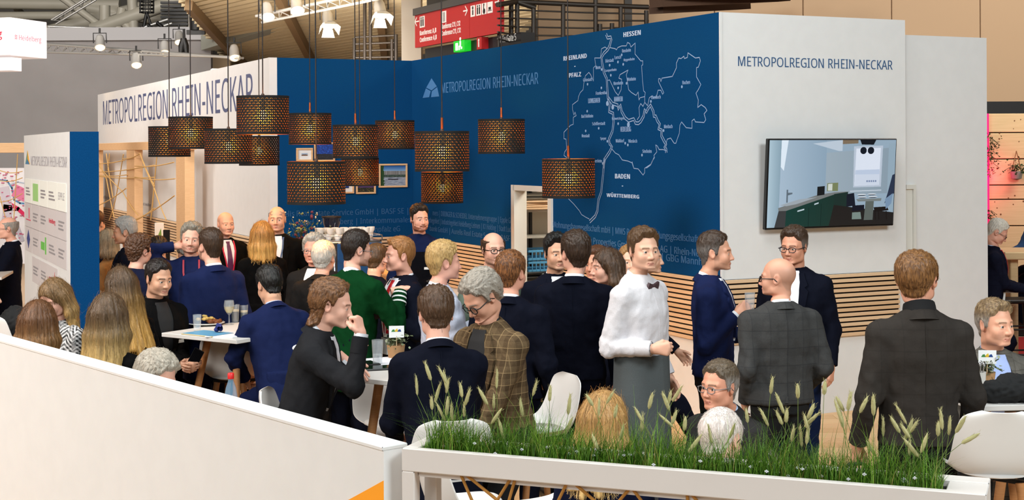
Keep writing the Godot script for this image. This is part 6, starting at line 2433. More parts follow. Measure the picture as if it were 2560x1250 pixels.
func bar_things() -> void:
	var d := 14.2
	var c := thing("bar_counter", "white bar counter in front of the dark blue wall", "counter", Vector3(at(850, 600, d).x, 0, -d), 0.45)
	var b := MB.new()
	b.bbox(Vector3(-0.46, 0, -0.3), Vector3(1.05, 1.06, 0.3), 0.006)
	part("cabinet", b, mats["stand_white"], c)
	var t := MB.new()
	t.bbox(Vector3(-0.5, 1.06, -0.34), Vector3(1.09, 1.1, 0.34), 0.006)
	part("worktop", t, mats["post_wood"], c)
	var m := thing("coffee_machine", "chrome coffee machine with a blue side panel on the bar counter", "coffee machine", at(868, 600, 14.0) * Vector3(1, 0, 1) + Vector3(0, 1.1, 0), 0.35)
	var mb := MB.new()
	mb.bbox(Vector3(-0.3, 0, -0.22), Vector3(0.3, 0.36, 0.22), 0.015)
	part("housing", mb, mat("chrome", Color(0.85, 0.85, 0.86), 0.2, 1.0), m)
	var mp := MB.new()
	mp.bbox(Vector3(-0.15, 0.03, 0.22), Vector3(0.29, 0.34, 0.235), 0.005)
	part("blue_panel", mp, mat("machine_blue", Color(0.12, 0.3, 0.5), 0.35), m)
	var tr := MB.new()
	for z in [-0.21, 0.21]: tr.tube([Vector3(-0.3, 0.41, z), Vector3(0.3, 0.41, z)], [0.006], 6)
	for x in [-0.3, 0.3]: tr.tube([Vector3(x, 0.41, -0.21), Vector3(x, 0.41, 0.21)], [0.006], 6)
	for x in [-0.3, 0.0, 0.3]: tr.tube([Vector3(x, 0.36, 0.21), Vector3(x, 0.41, 0.21)], [0.006], 6)
	part("cup_rail", tr, mats["chrome"], m)
	var sp := MB.new()
	sp.tube([Vector3(-0.2, 0.2, 0.23), Vector3(-0.2, 0.2, 0.3), Vector3(-0.2, 0.05, 0.32)], [0.012], 8)
	part("steam_pipe", sp, mats["chrome"], m)
	# cups on top of it
	var cup: Node3D = null
	var rng := RandomNumberGenerator.new()
	rng.seed = 11
	for k in 26:
		var row := k / 13
		var i := k % 13
		var p := m.transform * Vector3(-0.27 + (i % 7) * 0.088 + rng.randf_range(-0.01, 0.01), 0.362 + row * 0.055, -0.12 + (i / 7) * 0.13 + row * 0.03)
		if cup == null:
			cup = thing("coffee_cup", "white porcelain cup piled on top of the coffee machine", "cup", p, 0.0, "cups on the coffee machine")
			var cb := MB.new()
			cb.lathe([Vector2(0.0, 0.004), Vector2(0.022, 0.0), Vector2(0.038, 0.03), Vector2(0.041, 0.06), Vector2(0.038, 0.06), Vector2(0.034, 0.03), Vector2(0.0, 0.012)], 14)
			part("bowl", cb, mat("porcelain", Color(0.88, 0.86, 0.83), 0.25), cup)
			var hb := MB.new()
			hb.tube([Vector3(0.038, 0.045, 0), Vector3(0.06, 0.04, 0), Vector3(0.058, 0.02, 0), Vector3(0.034, 0.018, 0)], [0.004], 6)
			part("handle", hb, mats["porcelain"], cup)
		else:
			copy(cup, "coffee_cup", p, rng.randf_range(0, TAU))
	var g := thing("coffee_grinder", "coffee grinder with a smoked hopper behind the cups", "grinder", at(829, 600, 14.35) * Vector3(1, 0, 1) + Vector3(0, 1.1, 0))
	var gb := MB.new()
	gb.bbox(Vector3(-0.08, 0, -0.1), Vector3(0.08, 0.4, 0.1), 0.02)
	part("housing", gb, mats["hall_black"], g)
	var gh := MB.new()
	gh.lathe([Vector2(0.05, 0.4), Vector2(0.085, 0.5), Vector2(0.09, 0.56), Vector2(0.0, 0.56)], 16)
	part("hopper", gh, glass_mat("smoked", Color(0.12, 0.09, 0.08), 0.55), g)
	var gl := MB.new()
	gl.lathe([Vector2(0.0, 0.56), Vector2(0.1, 0.56), Vector2(0.1, 0.575), Vector2(0.0, 0.58)], 16)
	part("lid", gl, mats["hall_black"], g)
	# bouquet
	var f := thing("flower_bouquet", "tall loose bouquet of meadow flowers on the bar", "flowers", at(758, 600, 13.9) * Vector3(1, 0, 1) + Vector3(0, 1.1, 0))
	var vb := MB.new()
	vb.lathe([Vector2(0.0, 0.0), Vector2(0.06, 0.0), Vector2(0.075, 0.1), Vector2(0.05, 0.22), Vector2(0.055, 0.24), Vector2(0.045, 0.22), Vector2(0.0, 0.05)], 16)
	part("vase", vb, mat("vase_green", Color(0.3, 0.36, 0.26), 0.3), f)
	var lf := MB.new()
	var st := MB.new()
	for k in 150:
		var p := Vector3(rng.randfn(0, 0.085), 0.24 + rng.randf() * 0.3, rng.randfn(0, 0.07))
		var dir := Vector3(rng.randfn(), rng.randf() + 0.3, rng.randfn()).normalized()
		var side := dir.cross(Vector3.RIGHT).normalized() * 0.012
		lf.col = lin(Color(0.3, 0.36, 0.18)).lerp(lin(Color(0.55, 0.58, 0.36)), rng.randf())
		lf.quad(p, p + dir * 0.03 + side, p + dir * 0.06, p + dir * 0.03 - side)
		if k % 3 == 0: st.tube([Vector3(0, 0.2, 0), p], [0.003], 4)
	part("foliage", lf, mats["leaf"], f)
	part("stems", st, mats["stem_green"], f)
	for k in 46:
		var cl: Color = [Color(0.36, 0.14, 0.22), Color(0.8, 0.78, 0.68), Color(0.5, 0.52, 0.3), Color(0.6, 0.46, 0.42)][k % 4]
		var p := Vector3(rng.randfn(0, 0.1), 0.36 + rng.randf() * 0.28, rng.randfn(0, 0.06) + 0.03)
		var fb := MB.new()
		var big := 0.016 if k % 4 == 0 else 0.008
		fb.ball(p, Vector3(big, big * (1.8 if k % 7 == 3 else 0.9), big), 8)
		part("flower_head", fb, mat("flower%d" % (k % 4), cl, 0.8), f)
# ---------------------------------------------------------------- pendant lamps
func shade_texture() -> ImageTexture:
	# fish-scale cut-outs: one scale and the next row's halves
	var n := 64
	var im := Image.create(n, n, false, Image.FORMAT_RGBA8)
	for y in n:
		for x in n:
			var hole := false
			for c in [Vector2(32, 30), Vector2(0, 62), Vector2(64, 62), Vector2(0, -2), Vector2(64, -2), Vector2(32, 94)]:
				var d := Vector2(x - c.x, (y - c.y) * 1.05)
				var r := d.length()
				var w := atan2(-d.y, d.x)
				if r > 17.0 and r < 23.5 and w > 0.3 and w < PI - 0.3: hole = true
			im.set_pixel(x, y, Color(1, 1, 1, 0.0 if hole else 1.0))
	return ImageTexture.create_from_image(im)

func lamps() -> void:
	var tex := shade_texture()
	var black := mat("shade_black", Color(0.045, 0.035, 0.03), 0.85)
	var gold := mat("shade_gold", Color(0.95, 0.68, 0.28), 0.27, 1.0)
	for m in [black, gold]:
		m.albedo_texture = tex
		m.transparency = BaseMaterial3D.TRANSPARENCY_ALPHA_SCISSOR
		m.alpha_scissor_threshold = 0.5
		m.uv1_scale = Vector3(38, 7, 1)
	var plain := mat("shade_rim", Color(0.045, 0.035, 0.03), 0.85)
	var plain_gold := mat("rim_gold", Color(0.95, 0.68, 0.28), 0.27, 1.0)
	var r := 0.22
	var h := 0.325
	var list := [[423.5, 316, 103, 0], [476.5, 292, 109, 0], [571, 322, 118, 0], [657, 240, 130, 0], [648, 340, 100, 0], [775, 283, 106, 1], [888.5, 312, 113, 1], [987, 301, 98, 1], [900, 395, 94, 0], [790.5, 403, 145, 0], [1105, 328, 136, 1], [1105, 430, 105, 0], [1253.5, 298, 117, 1], [1421, 397, 132, 1]]
	var first: Node3D = null
	var stemmed := "black perforated drum pendant lamp with a copper stem above the bar"
	var names := {897: "highest black drum lamp, before the last letters of the white wall", 1193: "largest black drum lamp, hanging low before the framed pictures", 1433: "black drum lamp with a copper stem hanging above another at the blue corner", 1535: "black drum lamp hanging directly below another at the blue corner", 1551: "black drum lamp with a copper stem alone beside the blue wall's lettering", 1818: "black drum lamp with a copper stem at the map beside the doorway", 1295: "black drum lamp hanging below another beside the mirrored houses picture"}
	for q in list:
		var d: float = 2.0 * r * FOCAL / q[2]
		var p := at(q[0], q[1], d)
		p.y -= h
		if first == null:
			first = thing("pendant_lamp", "black perforated drum pendant lamp with a golden lining above the bar", "pendant lamp", p, 0.0, "perforated drum lamps over the bar")
			var b := MB.new()
			b.lathe([Vector2(r, 0.016), Vector2(r, h - 0.016)], 64)
			part("shade", b, black, first)
			var g := MB.new()
			g.lathe([Vector2(r - 0.002, h - 0.016), Vector2(r - 0.002, 0.016)], 64)
			part("lining", g, gold, first)
			var rb := MB.new()
			for y in [0.0, h - 0.016]:
				rb = MB.new()
				rb.lathe([Vector2(r - 0.0005, y), Vector2(r + 0.001, y), Vector2(r + 0.001, y + 0.016), Vector2(r - 0.0005, y + 0.016)], 64)
				part("rim", rb, plain, first)
			var rg := MB.new()
			for y in [0.0, h - 0.016]:
				rg = MB.new()
				rg.lathe([Vector2(r - 0.0022, y + 0.016), Vector2(r - 0.0022, y)], 64)
				part("rim_lining", rg, plain_gold, first)
			var sp := MB.new()
			for k in 3: sp.tube([Vector3(0, h - 0.02, 0), Vector3(cos(TAU * k / 3) * r, h - 0.02, sin(TAU * k / 3) * r)], [0.003], 5)
			part("spider", sp, mats["hall_black"], first)
			var so := MB.new()
			so.lathe([Vector2(0.0, h - 0.12), Vector2(0.02, h - 0.12), Vector2(0.022, h - 0.04), Vector2(0.012, h + 0.02), Vector2(0.0, h + 0.02)], 12)
			part("socket", so, mats["hall_black"], first)
			var bu := MB.new()
			bu.ball(Vector3(0, h - 0.165, 0), Vector3(0.03, 0.045, 0.03), 12)
			part("bulb", bu, glow("bulb_glow", Color(1.0, 0.8, 0.5), 16.0), first)
			var l := OmniLight3D.new()
			l.name = "light"
			l.light_color = Color(1.0, 0.76, 0.42)
			l.light_energy = 0.75
			l.omni_range = 30.0
			l.light_size = 0.028
			l.shadow_enabled = true
			first.add_child(l)
			l.position = Vector3(0, h - 0.165, 0)
			var cb := MB.new()
			cb.tube([Vector3(0, h + 0.02, 0), Vector3(0, 7.0, 0)], [0.0055], 6)
			part("cord", cb, mat("cord_dark", Color(0.1, 0.07, 0.06), 0.6), first)
		else:
			var n := copy(first, "pendant_lamp", p, 0.0, names.get(int(q[0]) + int(q[1]), stemmed if q[3] == 1 else ""))
			if q[3] == 1:
				var s := MB.new()
				s.lathe([Vector2(0.0, h), Vector2(0.011, h), Vector2(0.011, h + 0.11), Vector2(0.0, h + 0.11)], 10)
				part("stem", s, mat("copper", Color(0.8, 0.45, 0.28), 0.3, 1.0), n)
# ---------------------------------------------------------------- tables, stools and what stands on them
func make_table(label: String, pos: Vector3, turn: float, sx: float, sz: float, h := 1.1) -> Node3D:
	var o := thing("bar_table", label, "table", pos, turn)
	var b := MB.new()
	b.bbox(Vector3(-sx / 2, h - 0.028, -sz / 2), Vector3(sx / 2, h, sz / 2), 0.003)
	part("tabletop", b, mat("table_white", Color(0.86, 0.84, 0.82), 0.35), o)
	for x in [-1, 1]:
		for z in [-1, 1]:
			var l := MB.new()
			l.tube([Vector3(x * 0.13, h - 0.03, z * 0.13), Vector3(x * (sx / 2 - 0.06), 0, z * (sz / 2 - 0.06))], [0.027, 0.019], 12)
			part("leg", l, mats["leg_wood"], o)
	var br := MB.new()
	br.box(Vector3(-0.18, h - 0.045, -0.18), Vector3(0.18, h - 0.028, 0.18))
	part("bracket", br, mats["hall_black"], o)
	return o

func shell_rows(lift: float) -> Array:
	# seat shell: from the front edge over the seat and up the back
	var prof := [Vector2(0.215, -0.035), Vector2(0.2, -0.008), Vector2(0.13, -0.005), Vector2(0.03, -0.018), Vector2(-0.07, -0.02), Vector2(-0.14, 0.0), Vector2(-0.18, 0.05), Vector2(-0.2, 0.12), Vector2(-0.215, 0.2), Vector2(-0.228, 0.27), Vector2(-0.235, 0.3)]
	var half := [0.16, 0.19, 0.205, 0.212, 0.215, 0.216, 0.213, 0.206, 0.193, 0.165, 0.085]
	var cup := [0.01, 0.02, 0.035, 0.05, 0.06, 0.065, 0.06, 0.045, 0.035, 0.028, 0.02]
	for pass_ in 2:
		var p2 := []
		var h2 := []
		var c2 := []
		for j in prof.size():
			p2.append(prof[j]); h2.append(half[j]); c2.append(cup[j])
			if j < prof.size() - 1:
				var i0 := maxi(j - 1, 0)
				var i3 := mini(j + 2, prof.size() - 1)
				p2.append((prof[j] as Vector2).cubic_interpolate(prof[j + 1], prof[i0], prof[i3], 0.5))
				h2.append(cubic_interpolate(half[j], half[j + 1], half[i0], half[i3], 0.5))
				c2.append(cubic_interpolate(cup[j], cup[j + 1], cup[i0], cup[i3], 0.5))
		prof = p2
		half = h2
		cup = c2
	var rows := []
	for j in prof.size():
		var a: Vector2 = prof[maxi(j - 1, 0)]
		var b: Vector2 = prof[mini(j + 1, prof.size() - 1)]
		var t := (b - a).normalized()
		var nn := Vector2(t.y, -t.x)
		if nn.y < 0 and nn.x < 0: nn = -nn
		var row := []
		for i in 13:
			var x := -1.0 + i / 6.0
			var c: float = cup[j] * x * x * absf(x)
			var p: Vector2 = prof[j] + nn * (c + lift * (1.0 - 0.3 * absf(x)))
			row.append(Vector3(x * half[j], p.y, p.x))
		rows.append(row)
	return rows

var stool_low: Node3D
func make_stool(label: String, pos: Vector3, turn: float, seat := 0.74) -> Node3D:
	var o := thing("shell_stool", label, "stool", pos, turn)
	var white := mat("shell_white", Color(0.88, 0.86, 0.84), 0.4)
	var b := MB.new()
	b.xf = Transform3D(Basis.IDENTITY, Vector3(0, seat, 0))
	var up := shell_rows(0.0)
	var dn := shell_rows(-0.009)
	b.grid(up, true)
	b.grid(dn)
	var rim0 := []
	var rim1 := []
	for i in 13: rim0.append(up[0][i]); rim1.append(dn[0][i])
	for j in range(1, up.size()): rim0.append(up[j][12]); rim1.append(dn[j][12])
	for i in range(11, -1, -1): rim0.append(up[up.size() - 1][i]); rim1.append(dn[up.size() - 1][i])
	for j in range(up.size() - 2, -1, -1): rim0.append(up[j][0]); rim1.append(dn[j][0])
	b.grid([rim0, rim1], true)
	part("seat_shell", b, white, o)
	var cu := MB.new()
	cu.xf = Transform3D(Basis.IDENTITY, Vector3(0, seat + 0.002, -0.005))
	cu.ball(Vector3.ZERO, Vector3(0.18, 0.016, 0.19), 20)
	part("cushion", cu, white, o)
	for x in [-1, 1]:
		for z in [-1, 1]:
			var l := MB.new()
			l.tube([Vector3(x * 0.1, seat - 0.04, z * 0.09 - 0.01), Vector3(x * 0.2, 0, z * 0.19)], [0.022, 0.015], 10)
			part("leg", l, mats["leg_wood"], o)
	var k := MB.new()
	k.bar(Vector3(-0.13, seat - 0.04, -0.1), Vector3(0.13, seat - 0.04, 0.08), 0.02, 0.02)
	k.bar(Vector3(0.13, seat - 0.04, -0.1), Vector3(-0.13, seat - 0.04, 0.08), 0.02, 0.02)
	part("bracket", k, mats["hall_black"], o)
	if seat > 0.6:
		var ring := []
		for i in 25: ring.append(Vector3(cos(TAU * i / 24) * 0.2, 0.3, sin(TAU * i / 24) * 0.19))
		var rb := MB.new()
		rb.tube(ring, [0.011], 8, false)
		part("footrest_ring", rb, mats["chrome"], o)
	return o

func floor_of(u: float, v: float, d: float) -> Vector3:
	var p := at(u, v, d)
	return Vector3(p.x, 0, p.z)

func glass_thing(called: String, label: String, p: Vector3, r: float, h: float, fill_: float, liquid: Color, foam := false) -> Node3D:
	var o := thing(called, label, "glass", p)
	var g := glass_mat("clear_glass", Color(0.9, 0.93, 0.95), 0.13)
	var b := MB.new()
	b.lathe([Vector2(0.0, 0.0), Vector2(r * 0.8, 0.0), Vector2(r, h), Vector2(r * 0.95, h), Vector2(r * 0.76, 0.008), Vector2(0.0, 0.008)], 18)
	part("tumbler", b, g, o)
	if fill_ > 0.0:
		var l := MB.new()
		var rt := lerpf(r * 0.76, r * 0.94, fill_)
		l.lathe([Vector2(0.0, 0.01), Vector2(r * 0.74, 0.01), Vector2(rt, h * fill_), Vector2(0.0, h * fill_)], 18)
		part("drink", l, glass_mat("drink_" + str(liquid), liquid, liquid.a), o)
		if foam:
			var f := MB.new()
			f.lathe([Vector2(0.0, h * fill_), Vector2(rt, h * fill_), Vector2(rt, h * fill_ + 0.012), Vector2(0.0, h * fill_ + 0.012)], 18)
			part("foam", f, mat("foam", Color(0.85, 0.78, 0.62), 0.8), o)
	return o

func card_plant(label: String, p: Vector3, turn: float, sd: int) -> void:
	var o := leafy("table_plant", label, p + Vector3(0, 0.1, 0), -0.03, 0.07, 150, sd, [Color(0.5, 0.55, 0.4), Color(0.75, 0.78, 0.66)], 0.02)
	o.rotation.y = turn
	var pb := MB.new()
	pb.lathe([Vector2(0.0, -0.1), Vector2(0.045, -0.1), Vector2(0.055, -0.02), Vector2(0.05, -0.02), Vector2(0.0, -0.03)], 14)
	part("pot", pb, mat("kraft", Color(0.66, 0.5, 0.34), 0.85), o)
	var c := MB.new()
	c.bbox(Vector3(-0.045, 0.03, 0.06), Vector3(0.045, 0.1, 0.062), 0.0005)
	part("card", c, mat("paper", Color(0.92, 0.92, 0.92), 0.6), o)
	for k in 3:
		var e := MB.new()
		var x := -0.02 + k * 0.018
		e.prism(PackedVector2Array([Vector2(x - 0.012, 0.065), Vector2(x + 0.012, 0.065), Vector2(x + 0.006, 0.08 + 0.005 * (k % 2)), Vector2(x - 0.004, 0.078)]), 0.062, 0.0625)
		part("card_print", e, mat("print%d" % k, [Color(0.25, 0.5, 0.25), Color(0.85, 0.7, 0.15), Color(0.1, 0.25, 0.5)][k], 0.6), o)
	var s := MB.new()
	s.tube([Vector3(0, -0.06, 0.04), Vector3(0, 0.04, 0.061)], [0.003], 5)
	part("card_stick", s, mat("stick", Color(0.8, 0.7, 0.55), 0.7), o)

func flat_box(called: String, label: String, category: String, p: Vector3, turn: float, size: Vector3, m: Material, second := "", m2: Material = null) -> Node3D:
	var o := thing(called, label, category, p, turn)
	var b := MB.new()
	b.bbox(Vector3(-size.x / 2, 0, -size.z / 2), Vector3(size.x / 2, size.y, size.z / 2), minf(size.y * 0.3, 0.004))
	part("body" if second == "" else "cover", b, m, o)
	if second != "":
		var c := MB.new()
		c.bbox(Vector3(-size.x / 2 + 0.006, size.y, -size.z / 2 + 0.008), Vector3(size.x / 2 - 0.006, size.y + 0.002, size.z / 2 - 0.008), 0.0005)
		part(second, c, m2, o)
	return o

func soft(called: String, label: String, category: String, p: Vector3, balls: Array, m: Material, part_name := "cloth") -> Node3D:
	var o := thing(called, label, category, p)
	var lo := Vector3(1, 1, 1)
	var hi := -lo
	for q in balls:
		lo = lo.min(q[0] - Vector3(q[1], q[1], q[1]) * 1.3)
		hi = hi.max(q[0] + Vector3(q[1], q[1], q[1]) * 1.3)
	var f := Field.new(lo, hi, maxf((hi - lo).length() / 45.0, 0.004))
	for q in balls: f.capsule(q[0], q[2] if q.size() > 2 else q[0], q[1], q[1], q[1] * 0.7)
	f.cut(Vector3.ZERO, Vector3.DOWN)
	var n := f.nets()
	var pos := crumple(n, 0.012, Vector3(25, 25, 25))
	for i in pos.size(): pos[i].y = maxf(pos[i].y, 0.0)
	cloth_part(part_name, n, pos, m, o)
	return o

func furniture() -> void:
	folds.seed = 9
	folds.frequency = 1.0
	folds.fractal_octaves = 2
	if not mats.has("chrome"): mat("chrome", Color(0.85, 0.85, 0.86), 0.2, 1.0)
	var T1 := Vector3(-1.92, 0, -9.82)
	var T2 := Vector3(-0.565, 0, -7.95)
	var T3 := Vector3(2.56, 0, -7.1)
	make_table("square white bar table with wooden legs laid with a plate of food", T1, -0.585, 0.71, 0.71)
	make_table("square white bar table with water glass and silvery plant", T2, 1.0, 0.62, 0.62)
	make_table("white bar table holding a black bag and a cutlery pot", T3, 0.1, 0.75, 0.5)
	make_table("white bar table behind the sponsor pillar at the left edge", Vector3(-5.55, 0, -14.4), 0.2, 0.8, 0.8)
	# stools
	make_stool("empty white shell stool turned sideways behind the planter", floor_of(1338, 1040, 8.0), deg_to_rad(-66), 0.76)
	make_stool("white shell stool under the table with the water glass", floor_of(985, 1010, 8.35), 0.4, 0.74)
	make_stool("white shell stool with its back to the parapet, before the bag table", floor_of(2482, 1180, 6.5), deg_to_rad(172), 0.87)
	make_stool("white shell stool carrying a grey bag under the laid table", floor_of(590, 905, 10.15), 2.9, 0.74)
	make_stool("cream shell chair behind the sponsor pillar at the left edge", floor_of(28, 760, 11.5), 2.6, 0.74)
	make_stool("white shell stool with chrome footrest low behind the planter rail", floor_of(1180, 1200, 6.3), 2.0, 0.74)
	make_stool("white shell stool lying low behind the rope zigzag of the planter", floor_of(1385, 1230, 6.2), -1.2, 0.74)
	# ---- things on the laid table
	var y := 1.1
	var on := func(u: float, v: float, h: float) -> Vector3: return at_height(u, v, h)
	var pl := thing("dinner_plate", "white plate of food on the laid bar table", "plate", on.call(515, 812, y))
	var pb := MB.new()
	pb.lathe([Vector2(0.0, 0.004), Vector2(0.08, 0.0), Vector2(0.135, 0.016), Vector2(0.13, 0.02), Vector2(0.08, 0.008), Vector2(0.0, 0.008)], 28)
	part("dish", pb, mats["porcelain"], pl)
	var fb := MB.new()
	var rng := RandomNumberGenerator.new()
	rng.seed = 21
	for k in 16: fb.ball(Vector3(rng.randf_range(-0.02, 0.09), 0.02 + rng.randf() * 0.012, rng.randf_range(-0.06, 0.06)), Vector3(0.025, 0.015, 0.02), 7)
	part("meat", fb, mat("food_brown", Color(0.5, 0.27, 0.12), 0.6), pl)
	var f2 := MB.new()
	for k in 18: f2.ball(Vector3(rng.randf_range(-0.06, 0.05), 0.035 + rng.randf() * 0.03, rng.randf_range(-0.05, 0.05)), Vector3(0.02, 0.012, 0.018), 7)
	part("potato_salad", f2, mat("food_yellow", Color(0.86, 0.72, 0.4), 0.6), pl)
	glass_thing("water_glass", "straight empty water glass beside the plate of food", on.call(493, 828, y), 0.03, 0.115, 0.3, Color(0.9, 0.93, 0.95, 0.12))
	glass_thing("beer_glass", "tall dark cola glass next to the wine glass", on.call(588, 806, y), 0.032, 0.13, 0.62, Color(0.06, 0.025, 0.015, 0.97), true)
	glass_thing("beer_glass", "dark cola glass by the seated man's elbow", on.call(610, 803, y), 0.032, 0.12, 0.55, Color(0.06, 0.025, 0.015, 0.97), true)
	var wg := thing("wine_glass", "stemmed glass half full of white wine on the laid table", "glass", on.call(573, 812, y))
	var wb := MB.new()
	wb.lathe([Vector2(0.0, 0.004), Vector2(0.034, 0.0), Vector2(0.034, 0.003), Vector2(0.006, 0.008), Vector2(0.0045, 0.07), Vector2(0.02, 0.085), Vector2(0.036, 0.115), Vector2(0.038, 0.14), Vector2(0.033, 0.175), Vector2(0.032, 0.175), Vector2(0.036, 0.14), Vector2(0.034, 0.115), Vector2(0.0, 0.082)], 20)
	part("bowl_and_stem", wb, glass_mat("clear_glass", Color(0.9, 0.93, 0.95), 0.13), wg)
	var wl := MB.new()
	wl.lathe([Vector2(0.0, 0.084), Vector2(0.019, 0.088), Vector2(0.033, 0.115), Vector2(0.035, 0.13), Vector2(0.0, 0.13)], 18)
	part("wine", wl, glass_mat("wine", Color(0.86, 0.8, 0.5), 0.55), wg)
	soft("blue_napkin", "crumpled light blue paper napkin beside the wine glass", "napkin", on.call(552, 806, y), [[Vector3(0, 0.02, 0), 0.03, Vector3(0.05, 0.015, 0)], [Vector3(-0.03, 0.03, 0.01), 0.02]], mat("napkin_blue", Color(0.27, 0.4, 0.68), 0.9))
	soft("blue_lanyard", "dark blue lanyard rolled up on the brochures", "lanyard", on.call(543, 831, y + 0.01), [[Vector3(0, 0.025, 0), 0.022, Vector3(0.02, 0.03, 0.02)], [Vector3(0.01, 0.05, 0), 0.016]], mat("lanyard_blue", Color(0.1, 0.14, 0.4), 0.8))
	flat_box("brochure", "blue and white brochure lying open on the laid table", "brochure", on.call(520, 836, y), -0.6, Vector3(0.3, 0.008, 0.21), mat("brochure_edge", Color(0.8, 0.72, 0.55), 0.6), "printed_page", mat("brochure_blue", Color(0.35, 0.6, 0.75), 0.4))
	flat_box("notepad", "white notepad under the seated man's arm", "notepad", on.call(572, 838, y), -0.3, Vector3(0.21, 0.006, 0.28), mat("paper", Color(0.92, 0.92, 0.92), 0.6), "top_sheet", mat("paper2", Color(0.88, 0.88, 0.9), 0.6))
	soft("grey_bag", "grey felt bag resting on the stool under the laid table", "bag", floor_of(600, 900, 10.15) + Vector3(0, 0.79, 0), [[Vector3(-0.1, 0.1, 0), 0.1, Vector3(0.12, 0.12, 0)], [Vector3(-0.08, 0.2, 0), 0.08, Vector3(0.12, 0.22, 0)]], mat("felt_grey", Color(0.2, 0.21, 0.22), 0.95), "bag_body")
	soft("black_backpack", "black backpack standing on the cream chair by the pillar", "backpack", floor_of(38, 740, 11.5) + Vector3(0, 0.78, 0), [[Vector3(-0.1, 0.12, 0), 0.1, Vector3(0.1, 0.14, 0)], [Vector3(0.0, 0.22, 0), 0.1]], mat("bag_black", Color(0.035, 0.035, 0.04), 0.85), "bag_body")
	var db := thing("display_board", "white display board with a green picture against the slatted wall", "display", floor_of(398, 600, 15.5))
	var d1 := MB.new()
	d1.bbox(Vector3(-0.05, 0, -0.02), Vector3(0.05, 1.56, 0.0), 0.003)
	part("board", d1, mat("paper", Color(0.92, 0.92, 0.92), 0.6), db)
	var d2 := MB.new()
	d2.prism(PackedVector2Array([Vector2(-0.02, 1.4), Vector2(0.03, 1.36), Vector2(0.02, 1.5)]), 0.0, 0.003)
	part("leaf_print", d2, mat("leaf_print", Color(0.45, 0.6, 0.25), 0.6), db)
	var dk := thing("display_stand", "narrow black display stand with a red band beside the white board", "display", floor_of(416, 610, 15.2))
	var d3 := MB.new()
	d3.bbox(Vector3(-0.035, 0, -0.02), Vector3(0.035, 1.5, 0.0), 0.003)
	part("stand_panel", d3, mat("hall_black", Color(0.05, 0.05, 0.05), 0.5), dk)
	var d4 := MB.new()
	d4.box(Vector3(-0.035, 1.3, 0.0), Vector3(0.035, 1.34, 0.004))
	part("red_band", d4, mat("sign_red", Color(0.7, 0.07, 0.08), 0.45), dk)
	# bottle
	var bo := thing("water_bottle", "clear plastic water bottle with a red cap by the parapet", "bottle", Vector3(at(577, 935, 7.1).x, at(577, 1010, 7.1).y - 0.12, -7.1))
	var bb := MB.new()
	bb.lathe([Vector2(0.0, 0.0), Vector2(0.032, 0.0), Vector2(0.034, 0.02), Vector2(0.034, 0.15), Vector2(0.026, 0.2), Vector2(0.014, 0.235), Vector2(0.013, 0.25), Vector2(0.0, 0.25)], 18)
	part("bottle_body", bb, glass_mat("plastic_blue", Color(0.6, 0.78, 0.9), 0.3), bo)
	var bc := MB.new()
	bc.lathe([Vector2(0.0, 0.247), Vector2(0.016, 0.247), Vector2(0.0165, 0.272), Vector2(0.013, 0.276), Vector2(0.0, 0.276)], 16)
	part("cap", bc, mat("cap_red", Color(0.85, 0.12, 0.12), 0.4), bo)
	# the bottle's own small table
	make_table("narrow white bar table hidden behind the parapet below the bottle", Vector3(bo.position.x - 0.12, 0, -7.25), 0.88, 0.4, 0.4, bo.position.y)
	# ---- things on the second table
	glass_thing("water_glass", "tall glass half full of water on the table with the plant", on.call(944, 912, y), 0.034, 0.145, 0.42, Color(0.92, 0.95, 0.97, 0.25))
	card_plant("silvery pot plant with a printed card on the second bar table", on.call(990, 895, y), 0.15, 61)
	flat_box("tablet", "black tablet lying beside the water glass", "tablet", on.call(948, 922, y), 0.3, Vector3(0.2, 0.009, 0.14), mats["black_plastic"], "screen", mat("screen_dark", Color(0.05, 0.05, 0.06), 0.1))
	flat_box("smartphone", "dark smartphone on a white sheet at the table's edge", "phone", on.call(925, 910, y + 0.004), 0.5, Vector3(0.075, 0.009, 0.15), mats["black_plastic"], "screen", mats["screen_dark"])
	flat_box("paper_sheet", "white sheet of paper under the water glass", "paper", on.call(962, 904, y), 0.5, Vector3(0.21, 0.003, 0.297), mats["paper"], "printed_side", mats["paper2"])
	# ---- right table
	card_plant("silvery pot plant with a printed card behind the black bag", on.call(2462, 968, y) + Vector3(0, 0, 0), -0.1, 62)
	soft("black_bag", "soft black laptop bag lying on the right bar table", "bag", at_height(2535, 1006, y), [[Vector3(-0.11, 0.05, 0), 0.055, Vector3(0.2, 0.06, 0)], [Vector3(-0.02, 0.07, -0.05), 0.06, Vector3(0.2, 0.08, -0.05)]], mat("bag_black", Color(0.035, 0.035, 0.04), 0.85), "bag_body")
	var cp := thing("cutlery_pot", "perforated white pot full of spoons on the right bar table", "pot", on.call(2446, 978, y))
	var cb := MB.new()
	cb.lathe([Vector2(0.0, 0.0), Vector2(0.034, 0.0), Vector2(0.038, 0.1), Vector2(0.035, 0.1), Vector2(0.031, 0.01), Vector2(0.0, 0.01)], 16)
	part("pot", cb, mat("pot_white", Color(0.82, 0.8, 0.77), 0.4), cp)
	for k in 8:
		var sb := MB.new()
		var w := TAU * k / 8
		sb.tube([Vector3(cos(w) * 0.015, 0.01, sin(w) * 0.015), Vector3(cos(w) * 0.028, 0.13, sin(w) * 0.028)], [0.003, 0.004], 5)
		sb.ball(Vector3(cos(w) * 0.03, 0.14, sin(w) * 0.03), Vector3(0.008, 0.014, 0.005), 7)
		part("spoon", sb, mats["chrome"], cp)
